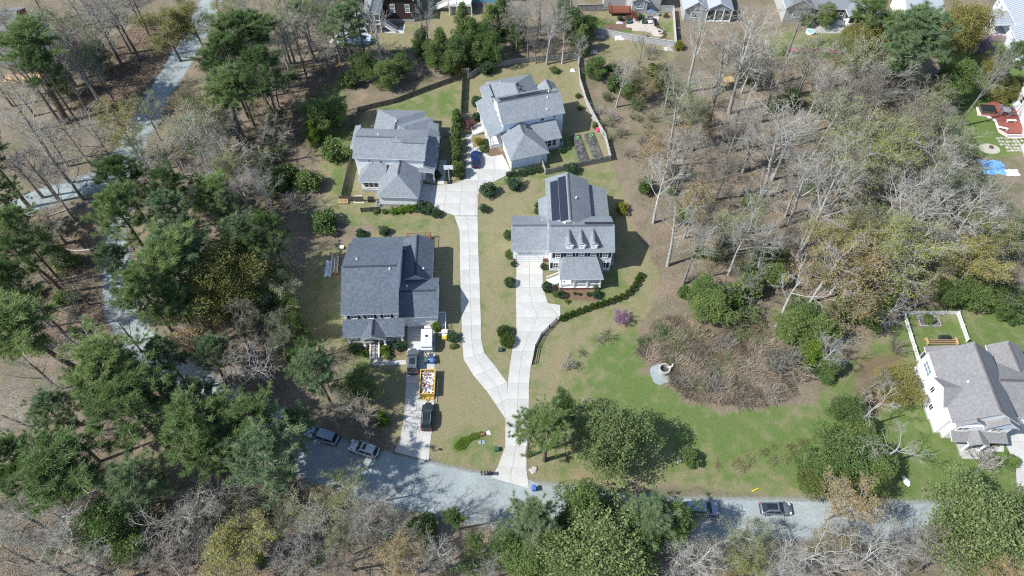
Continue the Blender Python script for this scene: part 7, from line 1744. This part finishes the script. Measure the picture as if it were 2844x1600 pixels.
# top row patios, pads and pools
jz = Zm(2100, 0, 6.44)
flat("concrete_patio", [jz(880,590), jz(940,320), jz(1230,360), jz(1570,390), jz(1570,600)], mat("grey_patio", (.40, .40, .385), .9, .12, 3., .2, var2=.08))
tag(MB().box(-7.8, 7.8, -.7, .7, .02, .35, 0).box(-7.8, 7.8, -.75, -.68, .0, .45, 1).build("red_boardwalk", [mat("red_boards", (.34, .07, .08), .8, .2, 4.), M_dark], None, (*D(2073, 131), 0), rz=-.06), "long low red boardwalk behind the right wood", "boardwalk")
t = thing("fountain_tub", "small pale green tub pool on the concrete patio", "tub", (*jz(970,570,.3), 0)); MB().cyl(0, 0, 0, .45, .95, 24).build("shell", M_trim, t); MB().cyl(0, 0, .45, .47, .8, 24).build("water", mat("tub_water", (.25, .50, .45), .1, .1, 1.), t)
tarp("white_canvas", "crumpled white canvas beside the screened porch steps", jz(1500,420), 1.2, .8, M_trim, 21, 1.0)
cz = Zm(900, 0, 2576/440)
flat("parking_court", [cz(85,700), cz(160,560), cz(520,120), cz(640,300), cz(720,560), cz(640,640), cz(450,705)], mat("pale_court", (.50, .51, .51), .9, .08, 2., .2, var2=.08))
tag(MB().box(-1.9, 1.9, -.9, .9, .0, 1.1).hexa([(-2.1, -1.1, 1.1), (2.1, -1.1, 1.1), (2.1, 1.1, 1.1), (-2.1, 1.1, 1.1)], [(-2.1, -1.1, 1.18), (2.1, -1.1, 1.18), (2.1, 1.1, 1.35), (-2.1, 1.1, 1.35)]).build("tool_shed", mat("pale_blue_metal", (.45, .55, .70), .5, .08, 2.), None, (*cz(625,690), 0)), "low pale blue shed roof at the end of the parking court", "shed")
# trampoline
t = thing("trampoline", "round trampoline with blue rim pads at the top right", "trampoline", (*Zm(2444,0,6.44)(1440,790,.9), 0))
n = 24; mb = MB(); m2 = MB()
for i in range(n):
    a, b = 2*math.pi*i/n, 2*math.pi*(i + 1)/n; ro, ri = 2.1, 1.8
    mb.hexa([(ro*math.cos(a), ro*math.sin(a), .82), (ro*math.cos(b), ro*math.sin(b), .82), (ri*math.cos(b), ri*math.sin(b), .82), (ri*math.cos(a), ri*math.sin(a), .82)], [(ro*math.cos(a), ro*math.sin(a), .9), (ro*math.cos(b), ro*math.sin(b), .9), (ri*math.cos(b), ri*math.sin(b), .9), (ri*math.cos(a), ri*math.sin(a), .9)])
mb.build("rim_pad", mat("blue_pad", (.03, .16, .40), .5, .1, 3.), t); MB().cyl(0, 0, .80, .83, 1.8, 24).build("mat", M_net, t)
for i in range(6):
    a = i*1.0472; MB().tube([(2.0*math.cos(a), 2.0*math.sin(a), 0), (2.0*math.cos(a), 2.0*math.sin(a), 2.4)], .04, 6).build("pole", M_alu, t)
# red stepped deck, oval patio, pool cover at the right edge
mz = Zm(2544, 200, 4.83)
t = thing("stepped_deck", "red deck with white-edged angular steps beside the tall white house", "deck", (*mz(1150,700), 0))
o0 = Vector((*mz(1150,700), 0))
dk = [mz(850,500), mz(870,600), mz(960,610), mz(1060,660), mz(1110,790), mz(1210,850), mz(1400,850), mz(1420,600), mz(1330,540), mz(1040,430)]
ctr = (sum(p[0] for p in dk)/len(dk), sum(p[1] for p in dk)/len(dk))
M_rdeck = mat("red_deck", (.25, .085, .065), .7, .1, 4.)
for k in range(4):
    f = 1.16 - k*.05
    p = [((ctr[0] + (x - ctr[0])*f) - o0.x, (ctr[1] + (y - ctr[1])*f) - o0.y) for x, y in dk]
    MB().prism(p, 0, .14 + k*.15).build("step", M_rdeck, t)
    if k < 3:
        e = MB()
        for i in range(7): e.bar((*p[i], .145 + k*.15), (*p[i + 1], .145 + k*.15), .16, .03)
        e.build("step_edge", M_trim, t)
def bench2(label, p, rz):
    t = thing("deck_bench", label, "bench", (*p, .6), rz); MB().box(-.95, .95, -.22, .22, .40, .47).build("seat", M_trim, t)
    for x in (-.8, .8): MB().box(x - .05, x + .05, -.2, .2, 0, .40).build("leg", M_trim, t)
bench2("upper white bench on the red stepped deck", mz(1285,650,1.0), 0); bench2("lower white bench on the red stepped deck", mz(1170,750,1.0), -.35)
t = thing("hot_tub", "dark covered hot tub at the back of the red deck", "hot tub", (*mz(960,500,1.0), .59), -.1); MB().box(-1.4, 1.4, -.9, .9, 0, .75).build("shell", M_dkwood, t); MB().box(-1.45, 1.45, -.95, .95, .75, .86).build("cover", M_black, t)
t = thing("patio_set", "grey covered table and chairs on the red deck", "table", (*mz(1210,520,1.0), .59), .1); MB().cyl(0, 0, .68, .74, .9, 20).build("table_top", M_alu, t); MB().cyl(0, 0, 0, .68, .1, 8).build("leg", M_alu, t)
for k in range(4):
    a = k*1.571 + .4; MB().box(1.2*math.cos(a) - .25, 1.2*math.cos(a) + .25, 1.2*math.sin(a) - .25, 1.2*math.sin(a) + .25, .1, .45).box(1.4*math.cos(a) - .2, 1.4*math.cos(a) + .2, 1.4*math.sin(a) - .2, 1.4*math.sin(a) + .2, .45, .9).build("chair", mat("slate_cover", (.16, .19, .22), .8, .2, 4.), t)
ov = mz(985,1030); flat("oval_patio", [(ov[0] + 2.1*math.cos(i*.2618), ov[1] + 1.5*math.sin(i*.2618) - .1*math.cos(i*.2618)) for i in range(24)], mat("oval_stone", (.40, .385, .33), .9, .1, 4.))
t = thing("fire_bowl", "round brown fire bowl on the oval stone patio", "fire bowl", (*mz(998,1018), 0)); MB().cyl(0, 0, .05, .4, .25, 16, r2=.42).cyl(0, 0, .40, .44, .42, 16).build("bowl", mat("rust_iron", (.14, .07, .05), .7, .2, 4.), t)
root = bpy.data.objects.new("flagstone_path", None); COL.objects.link(root); tag(root, kind="structure")
g = random.Random(5)
for j in range(5):
    for i in range(7):
        p = mz(1095 + i*50 + g.uniform(-8, 8) + (j % 2)*22, 890 + j*42 + g.uniform(-6, 6)); s = g.uniform(.34, .46)
        if i < j - 1 and i < 3: continue
        MB().prism([(s*math.cos(a)*g.uniform(.85, 1.1), s*.9*math.sin(a)*g.uniform(.85, 1.1)) for a in [q*1.047 for q in range(6)]], 0, .05).build("flagstone", mat("flagstone", (.36, .35, .31), .9, .15, 3., objvar=.2), root, (*p, .005))
tarp("pool_cover", "bright blue pool cover sheet with fallen twigs at the right edge", mz(1030,1280), 2.7, 2.2, mat("blue_cover_sheet", (.16, .36, .62), .4, .15, 1.5, var2=.1), 15, .25, -.05)
tarp("white_cover", "crumpled white sheet beside the blue pool cover", mz(1290,1350), 1.5, 1.0, M_trim, 17, .4)
# raised bed and timber box inside the picket yard
t = thing("planter_bed", "rectangular timber planter bed in the picket-fenced yard", "planter", (*e1(362,195), 0), -.04)
for x0, x1, y0, y1 in ((-1.8, 1.8, -1.05, -.9), (-1.8, 1.8, .9, 1.05), (-1.8, -1.65, -.9, .9), (1.65, 1.8, -.9, .9)): MB().box(x0, x1, y0, y1, 0, .3).build("timber", M_grey, t)
MB().box(-1.65, 1.65, -.9, .9, 0, .18).build("soil", mat("planter_soil", (.16, .14, .13), .95, .3, 4.), t)
plant('obush', 2338, 802, .7, 1.0, "", label="small olive bush growing in the timber planter bed")
t = thing("timber_planter", "new timber retaining frame behind the corner house", "frame", (*e1(480,405), 0), 0)
M_oldw = mat("old_timber", (0.30, 0.215, 0.125), .85, .2, 4.)
for k in range(3): MB().box(-2.6, 2.6, -.45 + k*.3, -.3 + k*.3, .0, .35 + k*.1).build("beam", M_oldw, t)
for x in (-2.5, 2.5): MB().box(x - .1, x + .1, -.6, .6, 0, .7).build("post", M_wood, t)
tag(MB().box(-.9, .9, -.35, .35, .0, .5).hexa([(-1, -.42, .5), (1, -.42, .5), (1, .42, .5), (-1, .42, .5)], [(-.8, -.2, .75), (.8, -.2, .75), (.8, .3, .75), (-.8, .3, .75)]).build("covered_grill", M_black, None, (*e1(520,358,.3), 0)), "black covered grill among stones behind the corner house", "grill")
# low timber edging along the side lane
for k, (a, b) in enumerate((((120, 545), (235, 505)), ((20, 590), (100, 555)))):
    p, q = D(*a), D(*b); tag(MB().bar((*p, .1), (*q, .1), .22).build("timber_edging", M_wood if k else M_grey), ["upper", "lower"][k] + " timber edging beside the side lane in the left woods", "edging")
print("objects", len(bpy.data.objects), "plants", len(PLANTS))
